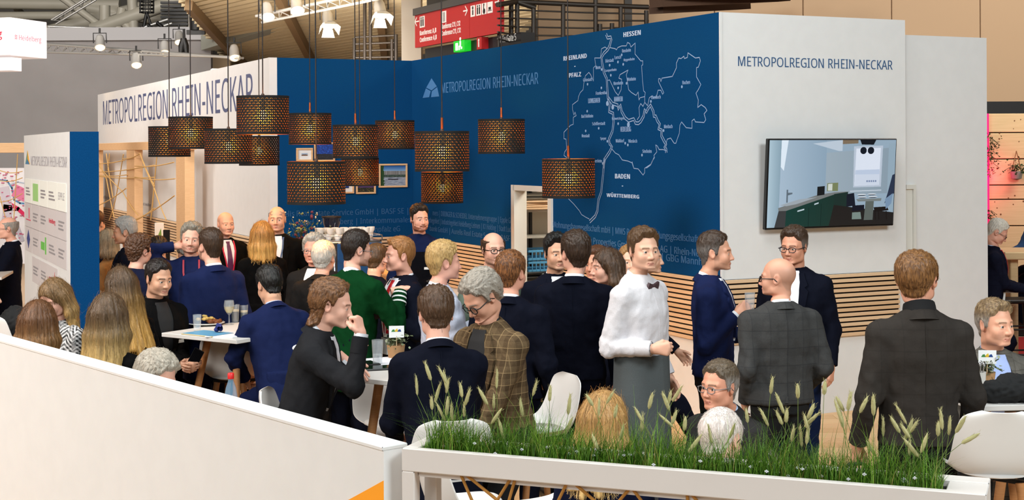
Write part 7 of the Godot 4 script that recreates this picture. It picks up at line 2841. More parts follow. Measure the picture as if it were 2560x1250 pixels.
	for k in 3:
		flat_box("notebook", ["black notebook at the bottom of the pile on the right bar table", "dark grey notebook in the middle of the pile on the right bar table", "olive notebook on top of the pile on the right bar table"][k], "notebook", on.call(2440, 998, y) + Vector3(0, k * 0.014, 0), 0.2 - 0.12 * k, Vector3(0.15, 0.012, 0.2), mat("nb%d" % k, [Color(0.04, 0.04, 0.04), Color(0.16, 0.15, 0.15), Color(0.45, 0.4, 0.2)][k], 0.6), "page_block", mat("nb%d" % k, Color(0, 0, 0)))
# ---------------------------------------------------------------- the visitors
func prepare_people() -> void:
	strands.seed = 3
	strands.frequency = 1.0
	strands.fractal_octaves = 2
	heads = [make_head(0.0036), make_head(0.006)]

func cloth(key: String, c: Color, rough := 0.85) -> StandardMaterial3D:
	if mats.has(key): return mats[key]
	var m := tri_mat(key, weave(), Vector3(5, 5, 5), rough, false, c)
	wrinkled(m)
	return m

func wrinkled(m: StandardMaterial3D) -> void:
	m.metallic_specular = 0.18
	if wrinkle_tex == null:
		var fn := FastNoiseLite.new()
		fn.seed = 71
		fn.frequency = 0.008
		fn.fractal_type = FastNoiseLite.FRACTAL_RIDGED
		fn.fractal_octaves = 3
		wrinkle_tex = ImageTexture.create_from_image(fn.get_seamless_image(256, 256))
	m.heightmap_enabled = true
	m.heightmap_texture = wrinkle_tex
	m.heightmap_scale = 0.13

var wrinkle_tex: ImageTexture
var weave_tex: ImageTexture
func weave() -> ImageTexture:
	if weave_tex == null: weave_tex = noise_tex(0.11, Color(0.9, 0.9, 0.9), Color(1, 1, 1), 256, 17, 4)
	return weave_tex

# woven check: two thread colours with windowpane lines
func check(key: String, a: Color, b: Color, line: Color, scale: float, strong := 1.0) -> StandardMaterial3D:
	if mats.has(key): return mats[key]
	var n := 128
	var im := Image.create(n, n, false, Image.FORMAT_RGB8)
	var fn := FastNoiseLite.new()
	fn.seed = 23
	fn.frequency = 0.2
	for y in n:
		for x in n:
			var k := 0.5
			if (x / 32) % 2 == 0: k += 0.25 * strong
			if (y / 32) % 2 == 0: k -= 0.25 * strong
			if (x + y) % 4 < 2: k += 0.12
			var c := a.lerp(b, clampf(k + fn.get_noise_2d(x, y) * 0.3, 0, 1))
			if x % 64 < 3 or y % 64 < 3: c = c.lerp(line, 0.6)
			im.set_pixel(x, y, c)
	var m := tri_mat(key, ImageTexture.create_from_image(im), Vector3(scale, scale, scale), 0.85)
	wrinkled(m)
	return m

func zigzag() -> StandardMaterial3D:
	var n := 64
	var im := Image.create(n, n, false, Image.FORMAT_RGB8)
	for y in n:
		for x in n:
			var z := absi(x - 32)
			im.set_pixel(x, y, Color(0.06, 0.06, 0.07) if (y + z) % 16 < 8 else Color(0.88, 0.87, 0.86))
	return tri_mat("zigzag", ImageTexture.create_from_image(im), Vector3(9, 9, 9), 0.8)

func people() -> void:
	var navy := cloth("navy", Color(0.085, 0.105, 0.2))
	var navy2 := cloth("navy_dark", Color(0.055, 0.065, 0.115))
	var navy3 := cloth("navy_bright", Color(0.1, 0.135, 0.28))
	var black := cloth("black_cloth", Color(0.045, 0.042, 0.043))
	var charcoal := cloth("charcoal", Color(0.13, 0.125, 0.125))
	var grey := cloth("grey_suit", Color(0.2, 0.195, 0.195))
	var white := cloth("white_shirt", Color(0.9, 0.88, 0.89), 0.7)
	var pale := Color(0.87, 0.67, 0.56)
	var tan_ := Color(0.8, 0.58, 0.45)
	var pink := Color(0.88, 0.64, 0.54)
	var brown := Color(0.27, 0.18, 0.12)
	var dark := Color(0.12, 0.085, 0.065)
	var grey_h := Color(0.6, 0.58, 0.55)
	var rim := Color(0.04, 0.035, 0.035)
	var steel := Color(0.45, 0.45, 0.46)
	var w9 := Color(0.9, 0.9, 0.92)
	# ---- far left
	person({"id": "P1", "u": 22, "v": 540, "d": 15.0, "yaw": -72, "cloth": navy2, "front": true, "hair": "crown", "hair_color": grey_h, "hair_side": 0.008, "skin": pink, "glasses": rim, "right": Vector3(0.1, 0.2, 0.36), "left": Vector3(0.1, 0.2, 0.36), "cuff": w9, "label": "man in a dark suit with glasses beside the city map"})
	person({"id": "P2", "u": 125, "v": 700, "d": 9.0, "yaw": -32, "sit": true, "female": true, "s": 0.95, "lean": 10, "nod": 22, "look": 6, "top": "blouse", "top_name": "blouse", "cloth": zigzag(), "trousers": black, "hair": "long", "hair_color": Color(0.5, 0.38, 0.24), "hair_tip": Color(0.82, 0.66, 0.4), "hair_length": 0.27, "hair_top": 0.016, "skin": pink, "left": Vector3(0.08, 0.24, 0.33), "left_hand": "grip", "right": Vector3(0.02, 0.16, 0.34), "label": "blonde woman in a zigzag blouse looking down at her phone"})
	held_phone(last_arms[1] + Vector3(0.0, 0.06, 0.02), Vector3(0.9, -0.55, 0.2), "black smartphone held by the woman in the zigzag blouse")
	person({"id": "P3", "u": 95, "v": 750, "d": 8.45, "yaw": 172, "sit": true, "female": true, "away": true, "s": 0.95, "top": "top", "top_name": "top", "cloth": black, "hair": "long", "hair_color": Color(0.4, 0.26, 0.15), "hair_tip": Color(0.76, 0.58, 0.34), "hair_length": 0.4, "hair_top": 0.016, "seed": 2.0, "head": 1.1, "label": "woman with reddish to blonde long hair, back turned, nearest the pillar"})
	person({"id": "P4", "u": 270, "v": 732, "d": 7.9, "yaw": 168, "sit": true, "female": true, "away": true, "s": 0.97, "top": "top", "top_name": "top", "cloth": black, "hair": "long", "hair_color": Color(0.36, 0.27, 0.18), "hair_tip": Color(0.85, 0.7, 0.42), "hair_length": 0.44, "hair_top": 0.016, "seed": 3.0, "head": 1.06, "label": "woman with brown to pale blonde long hair, back turned, in black"})
	person({"id": "P5", "u": 296, "v": 667, "d": 8.9, "yaw": -128, "sit": true, "female": true, "s": 0.97, "lean": 8, "nod": 12, "top": "top", "top_name": "top", "cloth": black, "hair": "long", "hair_color": Color(0.33, 0.24, 0.15), "hair_tip": Color(0.74, 0.56, 0.28), "hair_length": 0.4, "hair_top": 0.018, "hair_swing": Vector3(-0.02, 0, -0.05), "seed": 4.0, "label": "woman in black with dark blonde hair leaning beside the blue pillar end"})
	person({"id": "P6", "u": 408, "v": 880, "d": 7.4, "yaw": 62, "sit": true, "s": 0.96, "lean": 14, "nod": 24, "cloth": charcoal, "hair": "short", "hair_color": Color(0.68, 0.64, 0.58), "hair_top": 0.03, "hair_side": 0.026, "skin": pink, "glasses": rim, "head": 1.08, "label": "grey-haired person with glasses low behind the parapet"})
	person({"id": "P7", "u": 398, "v": 648, "d": 9.9, "yaw": 48, "sit": true, "s": 1.03, "wide": 1.12, "belly": 0.04, "lean": 6, "nod": 10, "cloth": black, "front": true, "shirt": Color(0.05, 0.05, 0.055), "hair": "short", "hair_color": dark, "hair_top": 0.02, "hair_side": 0.007, "skin": tan_, "stubble": 0.5, "pin": Vector2(0.1, 0.3), "right": Vector3(0.03, 0.2, 0.38), "right_hand": "pinch", "left": Vector3(0.03, 0.19, 0.36), "left_hand": "pinch", "right_palm": Vector3(-1, 0.2, 0.0), "left_palm": Vector3(-1, 0.2, 0), "label": "stout dark-haired man in black typing on his phone at the laid table"})
	held_phone((last_arms[0] + last_arms[1]) * 0.5 + Vector3(0.08, 0.05, 0.06), Vector3(0.5, 0.9, 0.1), "smartphone held in both hands by the man in black")
	person({"id": "P8", "u": 268, "v": 572, "d": 13.4, "yaw": -105, "female": true, "s": 0.93, "top": "coat", "top_name": "coat", "cloth": cloth("camel", Color(0.66, 0.5, 0.32)), "hair": "bob", "hair_color": Color(0.66, 0.6, 0.5), "hair_length": 0.13, "hair_top": 0.03, "skin": pink, "trousers": black, "label": "older woman in a camel coat with a black strap behind the timber post"})
	var bag := strip(last_field, last_tx, [[0.5, -0.13, -0.1], [0.0, 0.1, 0.13]], 0.02, true, 3)
	part("bag_strap", bag, mats["hall_black"], get_child(get_child_count() - 1))
	person({"id": "P8b", "u": 238, "v": 527, "d": 14.4, "yaw": 165, "away": true, "cloth": navy2, "hair": "short", "hair_color": brown, "label": "man in navy half hidden behind the sponsor pillar"})
	person({"id": "P9", "u": 312, "v": 542, "d": 12.9, "yaw": -80, "s": 0.98, "cloth": navy2, "front": true, "hair": "short", "hair_color": Color(0.66, 0.65, 0.63), "hair_top": 0.03, "hair_side": 0.012, "skin": tan_, "nod": 5, "label": "grey-haired man in a navy suit seen in profile facing the pillar"})
	person({"id": "P10", "u": 345, "v": 585, "d": 11.2, "yaw": 150, "s": 0.95, "cloth": navy, "hair": "curly", "hair_color": Color(0.33, 0.21, 0.13), "hair_top": 0.032, "hair_side": 0.018, "skin": pink, "glasses": rim, "no_shirt": true, "label": "curly brown-haired man with glasses in navy, back turned"})
	person({"id": "P11", "u": 395, "v": 595, "d": 12.6, "yaw": 12, "s": 0.9, "nod": 28, "cloth": charcoal, "front": true, "hair": "short", "hair_color": dark, "hair_top": 0.028, "skin": tan_, "beard": 0.45, "label": "young bearded man in a dark suit looking down"})
	person({"id": "P11b", "u": 462, "v": 612, "d": 13.2, "yaw": -60, "s": 0.9, "nod": 20, "cloth": charcoal, "hair": "short", "hair_color": Color(0.5, 0.48, 0.46), "skin": pink, "label": "grey-haired person bending down behind the raised arm"})
	person({"id": "P12", "u": 482, "v": 555, "d": 11.5, "yaw": 12, "s": 0.98, "cock": -6, "top": "sweater", "top_name": "sweater", "cloth": navy3, "front": true, "collar": Color(0.75, 0.78, 0.82), "trousers": navy2, "hair": "short", "hair_color": Color(0.52, 0.49, 0.44), "hair_top": 0.032, "hair_side": 0.012, "skin": pink, "beard": 0.5, "beard_color": Color(0.2, 0.15, 0.12), "lanyard": Color(0.62, 0.12, 0.2), "right": Vector3(0.13, 0.66, 0.02), "right_pole": Vector3(1.0, -0.35, 0.1), "right_hand": "relaxed", "right_palm": Vector3(-1, 0, -0.3), "left": Vector3(0.2, -0.02, 0.1), "label": "man in a navy sweater with a lanyard scratching his head"})
	person({"id": "P13", "u": 528, "v": 570, "d": 10.3, "yaw": -140, "s": 1.0, "wide": 1.06, "cloth": navy3, "hair": "short", "hair_color": Color(0.26, 0.18, 0.12), "hair_top": 0.022, "hair_side": 0.006, "skin": pink, "beard": 0.8, "beard_color": Color(0.3, 0.2, 0.14), "label": "bearded man in a blue suit, back turned, talking to the man with the lanyard"})
	person({"id": "P14", "u": 563, "v": 527, "d": 14.0, "yaw": 32, "s": 0.98, "cloth": black, "front": true, "hair": "bald", "scalp": Color(0.6, 0.5, 0.45), "skin": Color(0.9, 0.67, 0.58), "brow_color": Color(0.7, 0.55, 0.45), "tie": Color(0.32, 0.1, 0.3), "lanyard": Color(0.75, 0.08, 0.25), "label": "bald man in a black suit with a purple tie and red lanyard"})
	person({"id": "P15", "u": 655, "v": 552, "d": 12.2, "yaw": 195, "female": true, "away": true, "s": 0.98, "top": "dress", "top_name": "dress", "hem": -0.5, "cloth": black, "trousers": black, "hair": "bob", "hair_color": Color(0.7, 0.5, 0.26), "hair_tip": Color(0.82, 0.63, 0.34), "hair_length": 0.2, "hair_top": 0.02, "label": "blonde woman in a black dress, back turned, by the slatted wall"})
	person({"id": "P16", "u": 693, "v": 513, "d": 13.5, "yaw": 2, "s": 1.02, "cloth": black, "front": true, "open": 0.5, "hair": "bald", "scalp": Color(0.5, 0.42, 0.38), "skin": Color(0.84, 0.6, 0.48), "glasses": steel, "glasses_up": true, "lanyard": Color(0.25, 0.35, 0.5), "left": Vector3(0.3, 0.02, 0.12), "label": "bald smiling man with glasses pushed up on his forehead"})
	person({"id": "P17", "u": 785, "v": 583, "d": 11.8, "yaw": -12, "s": 0.95, "wide": 1.05, "cloth": charcoal, "front": true, "hair": "short", "hair_color": Color(0.66, 0.64, 0.6), "hair_top": 0.034, "hair_side": 0.018, "skin": Color(0.86, 0.56, 0.46), "glasses": steel, "label": "grey-haired laughing man with glasses facing the white-haired man"})
	person({"id": "P18", "u": 808, "v": 602, "d": 10.9, "yaw": 165, "away": true, "s": 0.94, "lean": 6, "wide": 1.05, "cloth": cloth("anthracite", Color(0.12, 0.115, 0.115)), "hair": "short", "hair_color": Color(0.78, 0.76, 0.72), "hair_top": 0.026, "hair_side": 0.016, "no_shirt": true, "skin": pink, "label": "white-haired man in an anthracite suit, back turned"})
	person({"id": "P19", "u": 668, "v": 664, "d": 9.7, "yaw": -147, "sit": true, "s": 1.0, "lean": 20, "nod": 22, "wide": 1.05, "cloth": navy3, "shirt": Color(0.68, 0.74, 0.88), "hair": "short", "hair_color": Color(0.1, 0.085, 0.075), "hair_top": 0.026, "hair_side": 0.01, "skin": tan_, "right": Vector3(0.06, 0.17, 0.42), "left": Vector3(0.1, 0.17, 0.4), "right_pole": Vector3(1, -0.3, 0.2), "left_pole": Vector3(1, -0.3, 0.2), "label": "dark-haired man in a blue suit leaning on the laid table"})
	make_stool("white shell stool under the man in the blue suit", Vector3(-1.5, 0, -9.72), deg_to_rad(-147), 0.74)
	# ---- middle
	person({"id": "P20", "u": 893, "v": 575, "d": 9.75, "yaw": 145, "s": 1.0, "lean": 5, "wide": 1.04, "look": -22, "nod": 8, "top": "sweater", "top_name": "sweater", "cloth": cloth("green_knit", Color(0.035, 0.22, 0.1), 0.95), "trousers": navy2, "collar": w9, "sleeve": 1.08, "hair": "short", "hair_color": Color(0.16, 0.11, 0.08), "hair_top": 0.026, "hair_side": 0.008, "skin": pink, "beard": 0.35, "glasses": steel, "right_px": Vector3(1000, 724, 9.74), "right_pole": Vector3(0.4, -1, -0.1), "right_hand": "relaxed", "right_palm": Vector3(-0.2, -1, 0), "left": Vector3(0.26, -0.04, 0.08), "right_bend": Vector3(1.3, -0.5, 0.9), "label": "man in a green sweater laying his hand on a friend's shoulder"})
	green_cuff()
	person({"id": "P21", "u": 1003, "v": 592, "d": 9.9, "yaw": -58, "s": 0.97, "cloth": navy2, "front": true, "tie": Color(0.72, 0.06, 0.12), "lanyard": Color(0.9, 0.88, 0.88), "look": -14, "hair": "quiff", "hair_color": Color(0.62, 0.42, 0.23), "hair_top": 0.022, "hair_side": 0.008, "skin": Color(0.92, 0.66, 0.56), "brow_color": Color(0.7, 0.5, 0.35), "left_px": Vector3(962, 788, 9.65), "left_hand": "grip", "cuff": w9, "label": "red-blond man with a red tie and white lanyard"})
	held_phone(last_arms[1] + Vector3(-0.05, 0.05, 0.06), Vector3(-0.3, 0.9, 0.2), "white phone held at the waist by the man with the red tie")
	person({"id": "P22", "u": 945, "v": 610, "d": 11.6, "yaw": 155, "away": true, "s": 0.92, "lean": 8, "nod": 14, "cloth": navy2, "hair": "short", "hair_color": Color(0.3, 0.22, 0.14), "hair_top": 0.03, "skin": pink, "no_shirt": true, "label": "brown-haired man in navy, back turned, behind the green sweater"})
	person({"id": "P23", "u": 1047, "v": 510, "d": 13.3, "yaw": 6, "look": 20, "s": 1.02, "wide": 1.05, "top": "work_jacket", "top_name": "work_jacket", "cloth": cloth("work_blue", Color(0.07, 0.12, 0.26)), "front": true, "apron": cloth("apron_black", Color(0.035, 0.04, 0.065)), "trousers": black, "hair": "short", "hair_color": dark, "hair_top": 0.03, "hair_side": 0.004, "skin": pink, "beard": 0.9, "beard_color": Color(0.42, 0.2, 0.1), "glove": Color(0.05, 0.05, 0.05), "left": Vector3(0.14, 0.14, 0.26), "left_hand": "grip", "right": Vector3(0.2, 0.05, 0.2), "pin": Vector2(0.07, 0.27), "label": "red-bearded barman in a dark blue work jacket"})
	var bib := strip(last_field, last_tx, [[0.42, -0.09, 0.09], [0.36, -0.12, 0.12], [0.05, -0.15, 0.15], [-0.2, -0.15, 0.15]], 0.006)
	part("apron_bib", bib, mats["apron_black"], get_child(get_child_count() - 1))
	person({"id": "P24", "u": 1105, "v": 602, "d": 8.95, "yaw": 112, "s": 0.98, "wide": 1.06, "belly": 0.03, "top": "shirt", "cloth": cloth("pale_blue_shirt", Color(0.8, 0.82, 0.89), 0.75), "collar": Color(0.86, 0.87, 0.92), "trousers": charcoal, "hair": "short", "hair_color": Color(0.74, 0.6, 0.38), "hair_top": 0.03, "hair_side": 0.014, "skin": Color(0.9, 0.64, 0.55), "brow_color": Color(0.75, 0.6, 0.45), "right": Vector3(0.1, 0.2, 0.32), "left": Vector3(0.12, 0.3, 0.3), "hem": -0.1, "label": "blond man in a pale blue shirt seen from the side"})
	person({"id": "P25", "u": 1232, "v": 577, "d": 10.1, "yaw": 22, "s": 0.98, "cloth": cloth("sage", Color(0.42, 0.48, 0.43)), "front": true, "open": 0.4, "lanyard": Color(0.8, 0.36, 0.16), "hair": "crown", "hair_color": Color(0.28, 0.19, 0.13), "hair_side": 0.008, "skin": pink, "beard": 0.5, "glasses": rim, "rim": 0.003, "label": "balding man with dark glasses and a sage jacket"})
	person({"id": "P26", "u": 1275, "v": 627, "d": 8.5, "yaw": 163, "s": 0.98, "wide": 1.04, "cloth": navy2, "vent": true, "look": -12, "hair": "short", "hair_color": Color(0.3, 0.18, 0.1), "hair_tip": Color(0.58, 0.37, 0.2), "hair_top": 0.026, "hair_side": 0.012, "skin": Color(0.88, 0.6, 0.49), "hem_v": 962, "label": "brown-haired man in dark navy, back turned, facing the sage jacket"})
	person({"id": "P27", "u": 1088, "v": 715, "d": 7.1, "yaw": -168, "sit": true, "s": 1.0, "lean": 14, "nod": 14, "cloth": navy2, "vent": true, "hair": "short", "hair_color": Color(0.32, 0.22, 0.14), "hair_top": 0.03, "hair_side": 0.014, "skin": pink, "right": Vector3(0.12, 0.12, 0.4), "left": Vector3(0.18, 0.13, 0.36), "right_hand": "relaxed", "left_hand": "fist", "label": "young man in navy seated with his back turned at the water glass table"})
	make_stool("white shell stool under the young man in navy", Vector3(-0.33, 0, -6.95), deg_to_rad(-168), 0.76)
	person({"id": "P28", "u": 1176, "v": 688, "d": 7.45, "yaw": -42, "s": 1.0, "lean": 15, "nod": 36, "look": -8, "cloth": check("brown_check", Color(0.22, 0.17, 0.12), Color(0.46, 0.38, 0.28), Color(0.78, 0.66, 0.48), 8.0), "trousers": charcoal, "front": true, "open": 0.5, "shirt": Color(0.08, 0.08, 0.09), "hair": "swept", "hair_color": Color(0.62, 0.58, 0.53), "hair_top": 0.03, "hair_side": 0.02, "skin": Color(0.87, 0.62, 0.5), "glasses": rim, "rim": 0.003, "round": true, "left": Vector3(0.1, 0.04, 0.34), "right": Vector3(0.1, 0.05, 0.38), "hem": -0.28, "label": "grey-haired man with round glasses in a brown check jacket bending down"})
	person({"id": "P29", "u": 838, "v": 697, "d": 7.65, "yaw": 88, "sit": true, "s": 1.02, "lean": 17, "nod": 12, "cloth": cloth("slate_suit", Color(0.15, 0.15, 0.16)), "front": true, "hair": "mane", "hair_color": Color(0.36, 0.23, 0.13), "hair_tip": Color(0.5, 0.34, 0.2), "hair_length": 0.13, "hair_top": 0.028, "skin": Color(0.9, 0.67, 0.57), "right_px": Vector3(903, 836, 7.42), "right_pole": Vector3(0.2, -1, 0.3), "right_hand": "fist", "right_palm": Vector3(-0.3, 0.3, -1), "right_bend": Vector3(0, 0.2, -0.5), "left_px": Vector3(868, 905, 7.75), "left_hand": "relaxed", "left_bend": Vector3(0, -1.2, 0.2), "cuff": w9, "hem": -0.2, "hair_side": 0.016, "label": "long-haired young man in a slate suit resting his chin on his hand"})
	make_stool("white shell stool under the long-haired young man", Vector3(-1.12, 0, -7.62), deg_to_rad(88), 0.76)
	person({"id": "P30", "u": 1390, "v": 582, "d": 9.6, "yaw": 15, "s": 0.98, "cloth": navy2, "front": true, "open": 0.5, "hair": "quiff", "hair_color": Color(0.08, 0.065, 0.055), "hair_top": 0.03, "hair_side": 0.008, "skin": tan_, "stubble": 0.5, "label": "black-haired young man with an open white collar facing a taller man"})
	person({"id": "P31", "u": 1440, "v": 577, "d": 8.8, "yaw": 172, "s": 1.02, "look": 28, "cloth": navy2, "vent": true, "hair": "short", "hair_color": Color(0.22, 0.15, 0.1), "hair_top": 0.032, "hair_side": 0.013, "skin": pink, "hem": -0.26, "hem_v": 922, "label": "tall brown-haired man in dark navy, back turned, beside the waiter"})
	person({"id": "P32", "u": 1520, "v": 620, "d": 9.3, "yaw": -70, "female": true, "s": 0.96, "top": "top", "top_name": "top", "cloth": navy2, "hair": "long", "hair_color": Color(0.3, 0.21, 0.14), "hair_tip": Color(0.42, 0.3, 0.19), "hair_length": 0.34, "hair_top": 0.018, "skin": pink, "seed": 5.0, "label": "woman with long brown hair between the tall man and the waiter"})
	person({"id": "P32b", "u": 1494, "v": 616, "d": 10.3, "yaw": -35, "s": 0.95, "cloth": charcoal, "front": true, "hair": "short", "hair_color": Color(0.36, 0.22, 0.13), "skin": Color(0.84, 0.55, 0.42), "label": "red-haired man almost hidden behind the long brown hair"})
	person({"id": "P33", "u": 1572, "v": 612, "d": 10.9, "yaw": 5, "s": 0.93, "cloth": charcoal, "front": true, "hair": "short", "hair_color": Color(0.62, 0.46, 0.28), "hair_top": 0.018, "skin": Color(0.92, 0.7, 0.58), "label": "young fair face half hidden behind the waiter"})
	person({"id": "P34", "u": 1606, "v": 567, "d": 8.4, "yaw": 52, "s": 1.04, "wide": 0.98, "look": -30, "top": "shirt", "cloth": white, "front": true, "placket": true, "collar": Color(0.93, 0.92, 0.93), "high_collar": true, "folds": 0.006, "trousers": black, "apron": cloth("apron_grey", Color(0.36, 0.38, 0.385)), "hair": "quiff", "hair_color": Color(0.36, 0.26, 0.17), "hair_top": 0.026, "hair_side": 0.009, "skin": Color(0.9, 0.68, 0.56), "right_px": Vector3(1634, 872, 8.15), "right_hand": "fist", "right_pole": Vector3(0.3, -0.6, -1), "right_palm": Vector3(-1, 0, 0), "left": Vector3(0.26, -0.04, 0.02), "sleeve": 1.0, "hem": 0.02, "tucked": true, "label": "young waiter in a white shirt, bow tie and grey apron"})
	bow_tie()
	person({"id": "P35", "u": 1615, "v": 600, "d": 10.2, "yaw": 75, "s": 0.97, "cloth": navy2, "hair": "short", "hair_color": dark, "right_foot": Vector3(0.1, 0.1, 0.5), "left_foot": Vector3(0.1, 0.12, -0.3), "shoe": Color(0.3, 0.17, 0.1), "left": Vector3(0.22, 0.0, 0.2), "label": "striding person in dark trousers hidden behind the waiter"})
	# ---- right
	person({"id": "P36", "u": 1782, "v": 578, "d": 8.85, "yaw": 78, "s": 1.0, "wide": 1.04, "cloth": navy3, "trousers": charcoal, "front": true, "vent": true, "shirt": w9, "hair": "short", "hair_color": Color(0.25, 0.18, 0.13), "grey_sides": 0.3, "hair_top": 0.022, "hair_side": 0.007, "skin": Color(0.86, 0.6, 0.47), "stubble": 0.6, "right_px": Vector3(1843, 788, 8.7), "right_hand": "grip", "right_palm": Vector3(-1, 0, 0.2), "cuff": w9, "left": Vector3(0.1, 0.2, 0.32), "left_hand": "relaxed", "hem": -0.3, "hem_v": 932, "label": "man in a blue blazer in profile holding a glass"})
	var hg: Vector3 = last_arms[0] + Vector3(0.075, 0.0, 0.02)
	glass_thing("beer_glass", "nearly empty small glass held by the man in the blue blazer", hg, 0.032, 0.14, 0.25, Color(0.9, 0.8, 0.45, 0.35))
	person({"id": "P37", "u": 1950, "v": 640, "d": 8.25, "yaw": -168, "s": 0.95, "wide": 1.16, "look": 52, "cloth": check("grey_check", Color(0.2, 0.2, 0.2), Color(0.29, 0.285, 0.28), Color(0.19, 0.19, 0.195), 5.0, 0.4), "trousers": cloth("grey_trouser", Color(0.15, 0.15, 0.15)), "vent": true, "hair": "bald", "scalp": Color(0.55, 0.45, 0.4), "skin": Color(0.86, 0.6, 0.48), "glasses": rim, "rim": 0.003, "left": Vector3(0.2, -0.04, 0.06), "right": Vector3(0.22, 0.02, 0.12), "hem": -0.3, "hem_v": 988, "label": "bald man with black glasses in a grey check suit, back turned"})
	person({"id": "P38", "u": 1985, "v": 565, "d": 9.5, "yaw": -28, "s": 1.0, "wide": 1.05, "cloth": navy2, "trousers": cloth("jeans", Color(0.08, 0.13, 0.25)), "front": true, "open": 0.7, "nod": 4, "look": -8, "hair": "short", "hair_color": Color(0.27, 0.2, 0.15), "grey_sides": 0.3, "hair_top": 0.03, "hair_side": 0.008, "skin": Color(0.84, 0.56, 0.43), "glasses": Color(0.06, 0.07, 0.12), "rim": 0.0026, "hem": -0.28, "hem_v": 906, "label": "man with rectangular glasses in an open dark jacket below the screen"})
	person({"id": "P39", "u": 1802, "v": 900, "d": 7.3, "yaw": -42, "sit": true, "s": 1.0, "lean": 14, "look": -8, "cloth": grey, "front": true, "shirt": Color(0.72, 0.8, 0.92), "hair": "short", "hair_color": Color(0.4, 0.34, 0.27), "grey_sides": 0.75, "hair_top": 0.022, "hair_side": 0.01, "skin": Color(0.9, 0.6, 0.47), "glasses": steel, "right": Vector3(0.1, 0.1, 0.36), "left": Vector3(0.1, 0.1, 0.36), "label": "seated man with steel glasses and a grey suit behind the grass"})
	make_stool("low white shell chair under the man with the steel glasses", Vector3(1.15, 0, -7.45), deg_to_rad(-42), 0.44)
	person({"id": "P40", "u": 1808, "v": 1018, "d": 5.75, "yaw": 158, "sit": true, "s": 0.98, "lean": 8, "nod": 16, "look": -14, "cloth": navy, "hair": "short", "hair_color": Color(0.9, 0.85, 0.82), "hair_side": 0.009, "skin": Color(0.93, 0.72, 0.63), "glasses": rim, "hair_top": 0.005, "label": "bald white-haired man, back turned, low behind the grass"})
	make_stool("low white shell chair under the bald white-haired man", Vector3(0.78, 0, -5.62), deg_to_rad(158), 0.44)
	person({"id": "P41", "u": 1508, "v": 977, "d": 5.95, "yaw": 160, "sit": true, "female": true, "away": false, "s": 0.98, "look": -18, "top": "top", "top_name": "top", "cloth": navy, "hair": "long", "hair_color": Color(0.72, 0.55, 0.33), "hair_tip": Color(0.85, 0.7, 0.45), "hair_length": 0.27, "hair_top": 0.02, "skin": Color(0.92, 0.7, 0.58), "label": "blonde woman with a ponytail, back turned, low behind the grass"})
	make_stool("low white shell chair under the woman with the ponytail", Vector3(0.36, 0, -5.85), deg_to_rad(160), 0.44)
	person({"id": "P42", "u": 2290, "v": 627, "d": 6.7, "yaw": -179, "s": 1.02, "wide": 1.0, "look": -28, "cloth": check("taupe_check", Color(0.185, 0.17, 0.158), Color(0.225, 0.205, 0.19), Color(0.182, 0.168, 0.157), 5.0, 0.3), "trousers": cloth("dark_trouser", Color(0.1, 0.095, 0.1)), "vent": true, "no_shirt": true, "turtleneck": true, "hair": "short", "hair_color": Color(0.4, 0.26, 0.14), "hair_tip": Color(0.56, 0.39, 0.22), "hair_top": 0.022, "hair_side": 0.013, "skin": Color(0.88, 0.6, 0.48), "stubble": 0.8, "glasses": rim, "left": Vector3(0.27, -0.06, 0.06), "left_hand": "hook", "right": Vector3(0.27, -0.06, 0.1), "hem": -0.27, "hem_v": 1052, "head_shape": Vector3(1.1, 1.0, 1.05), "label": "large man in a taupe suit and black turtleneck carrying a bag"})
	hand_bag(last_arms[1])
	person({"id": "P43", "u": 2482, "v": 747, "d": 7.55, "yaw": -2, "sit": true, "s": 1.0, "look": 28, "lean": 4, "cloth": check("light_check", Color(0.3, 0.29, 0.27), Color(0.46, 0.44, 0.41), Color(0.24, 0.22, 0.2), 6.0, 0.8), "trousers": cloth("grey_trouser", Color(0.15, 0.15, 0.15)), "front": true, "open": 0.8, "shirt": Color(0.63, 0.7, 0.88), "hair": "quiff", "hair_color": Color(0.44, 0.35, 0.26), "hair_tip": Color(0.6, 0.5, 0.36), "grey_sides": 0.6, "hair_top": 0.022, "hair_side": 0.008, "skin": Color(0.9, 0.63, 0.5), "stubble": 0.4, "right": Vector3(0.16, 0.06, 0.3), "left": Vector3(0.16, 0.1, 0.34), "label": "seated man in a light check jacket and blue shirt looking aside"})
	make_stool("white shell stool under the man in the light check jacket", Vector3(2.53, 0, -7.7), 0.0, 0.74)
	person({"id": "P44", "u": 2507, "v": 550, "d": 13.9, "yaw": 78, "s": 0.95, "lean": 6, "nod": 30, "cloth": check("navy_check", Color(0.05, 0.06, 0.11), Color(0.09, 0.1, 0.17), Color(0.05, 0.05, 0.1), 5.0, 0.4), "trousers": navy2, "front": true, "shirt": Color(0.75, 0.8, 0.9), "lanyard": Color(0.8, 0.08, 0.12), "hair": "short", "hair_color": Color(0.82, 0.79, 0.74), "hair_top": 0.024, "hair_side": 0.01, "skin": Color(0.88, 0.62, 0.52), "glasses": rim, "right": Vector3(0.04, 0.16, 0.36), "right_hand": "pinch", "left": Vector3(0.04, 0.17, 0.36), "left_hand": "pinch", "hem": -0.3, "label": "white-haired man with a red lanyard reading his phone past the white wall"})
	held_phone((last_arms[0] + last_arms[1]) * 0.5 + Vector3(0.1, 0.02, 0.0), Vector3(0.7, 0.5, 0.0), "smartphone read by the white-haired man with the red lanyard")
	person({"id": "P45", "u": 2600, "v": 475, "d": 15.6, "yaw": -80, "sit": true, "top": "shirt", "cloth": cloth("denim_shirt", Color(0.25, 0.35, 0.5)), "trousers": navy2, "hair": "short", "hair_color": dark, "left": Vector3(0.1, 0.15, 0.36), "right": Vector3(0.1, 0.15, 0.36), "label": "person in a blue shirt seated at the wooden bar table"})
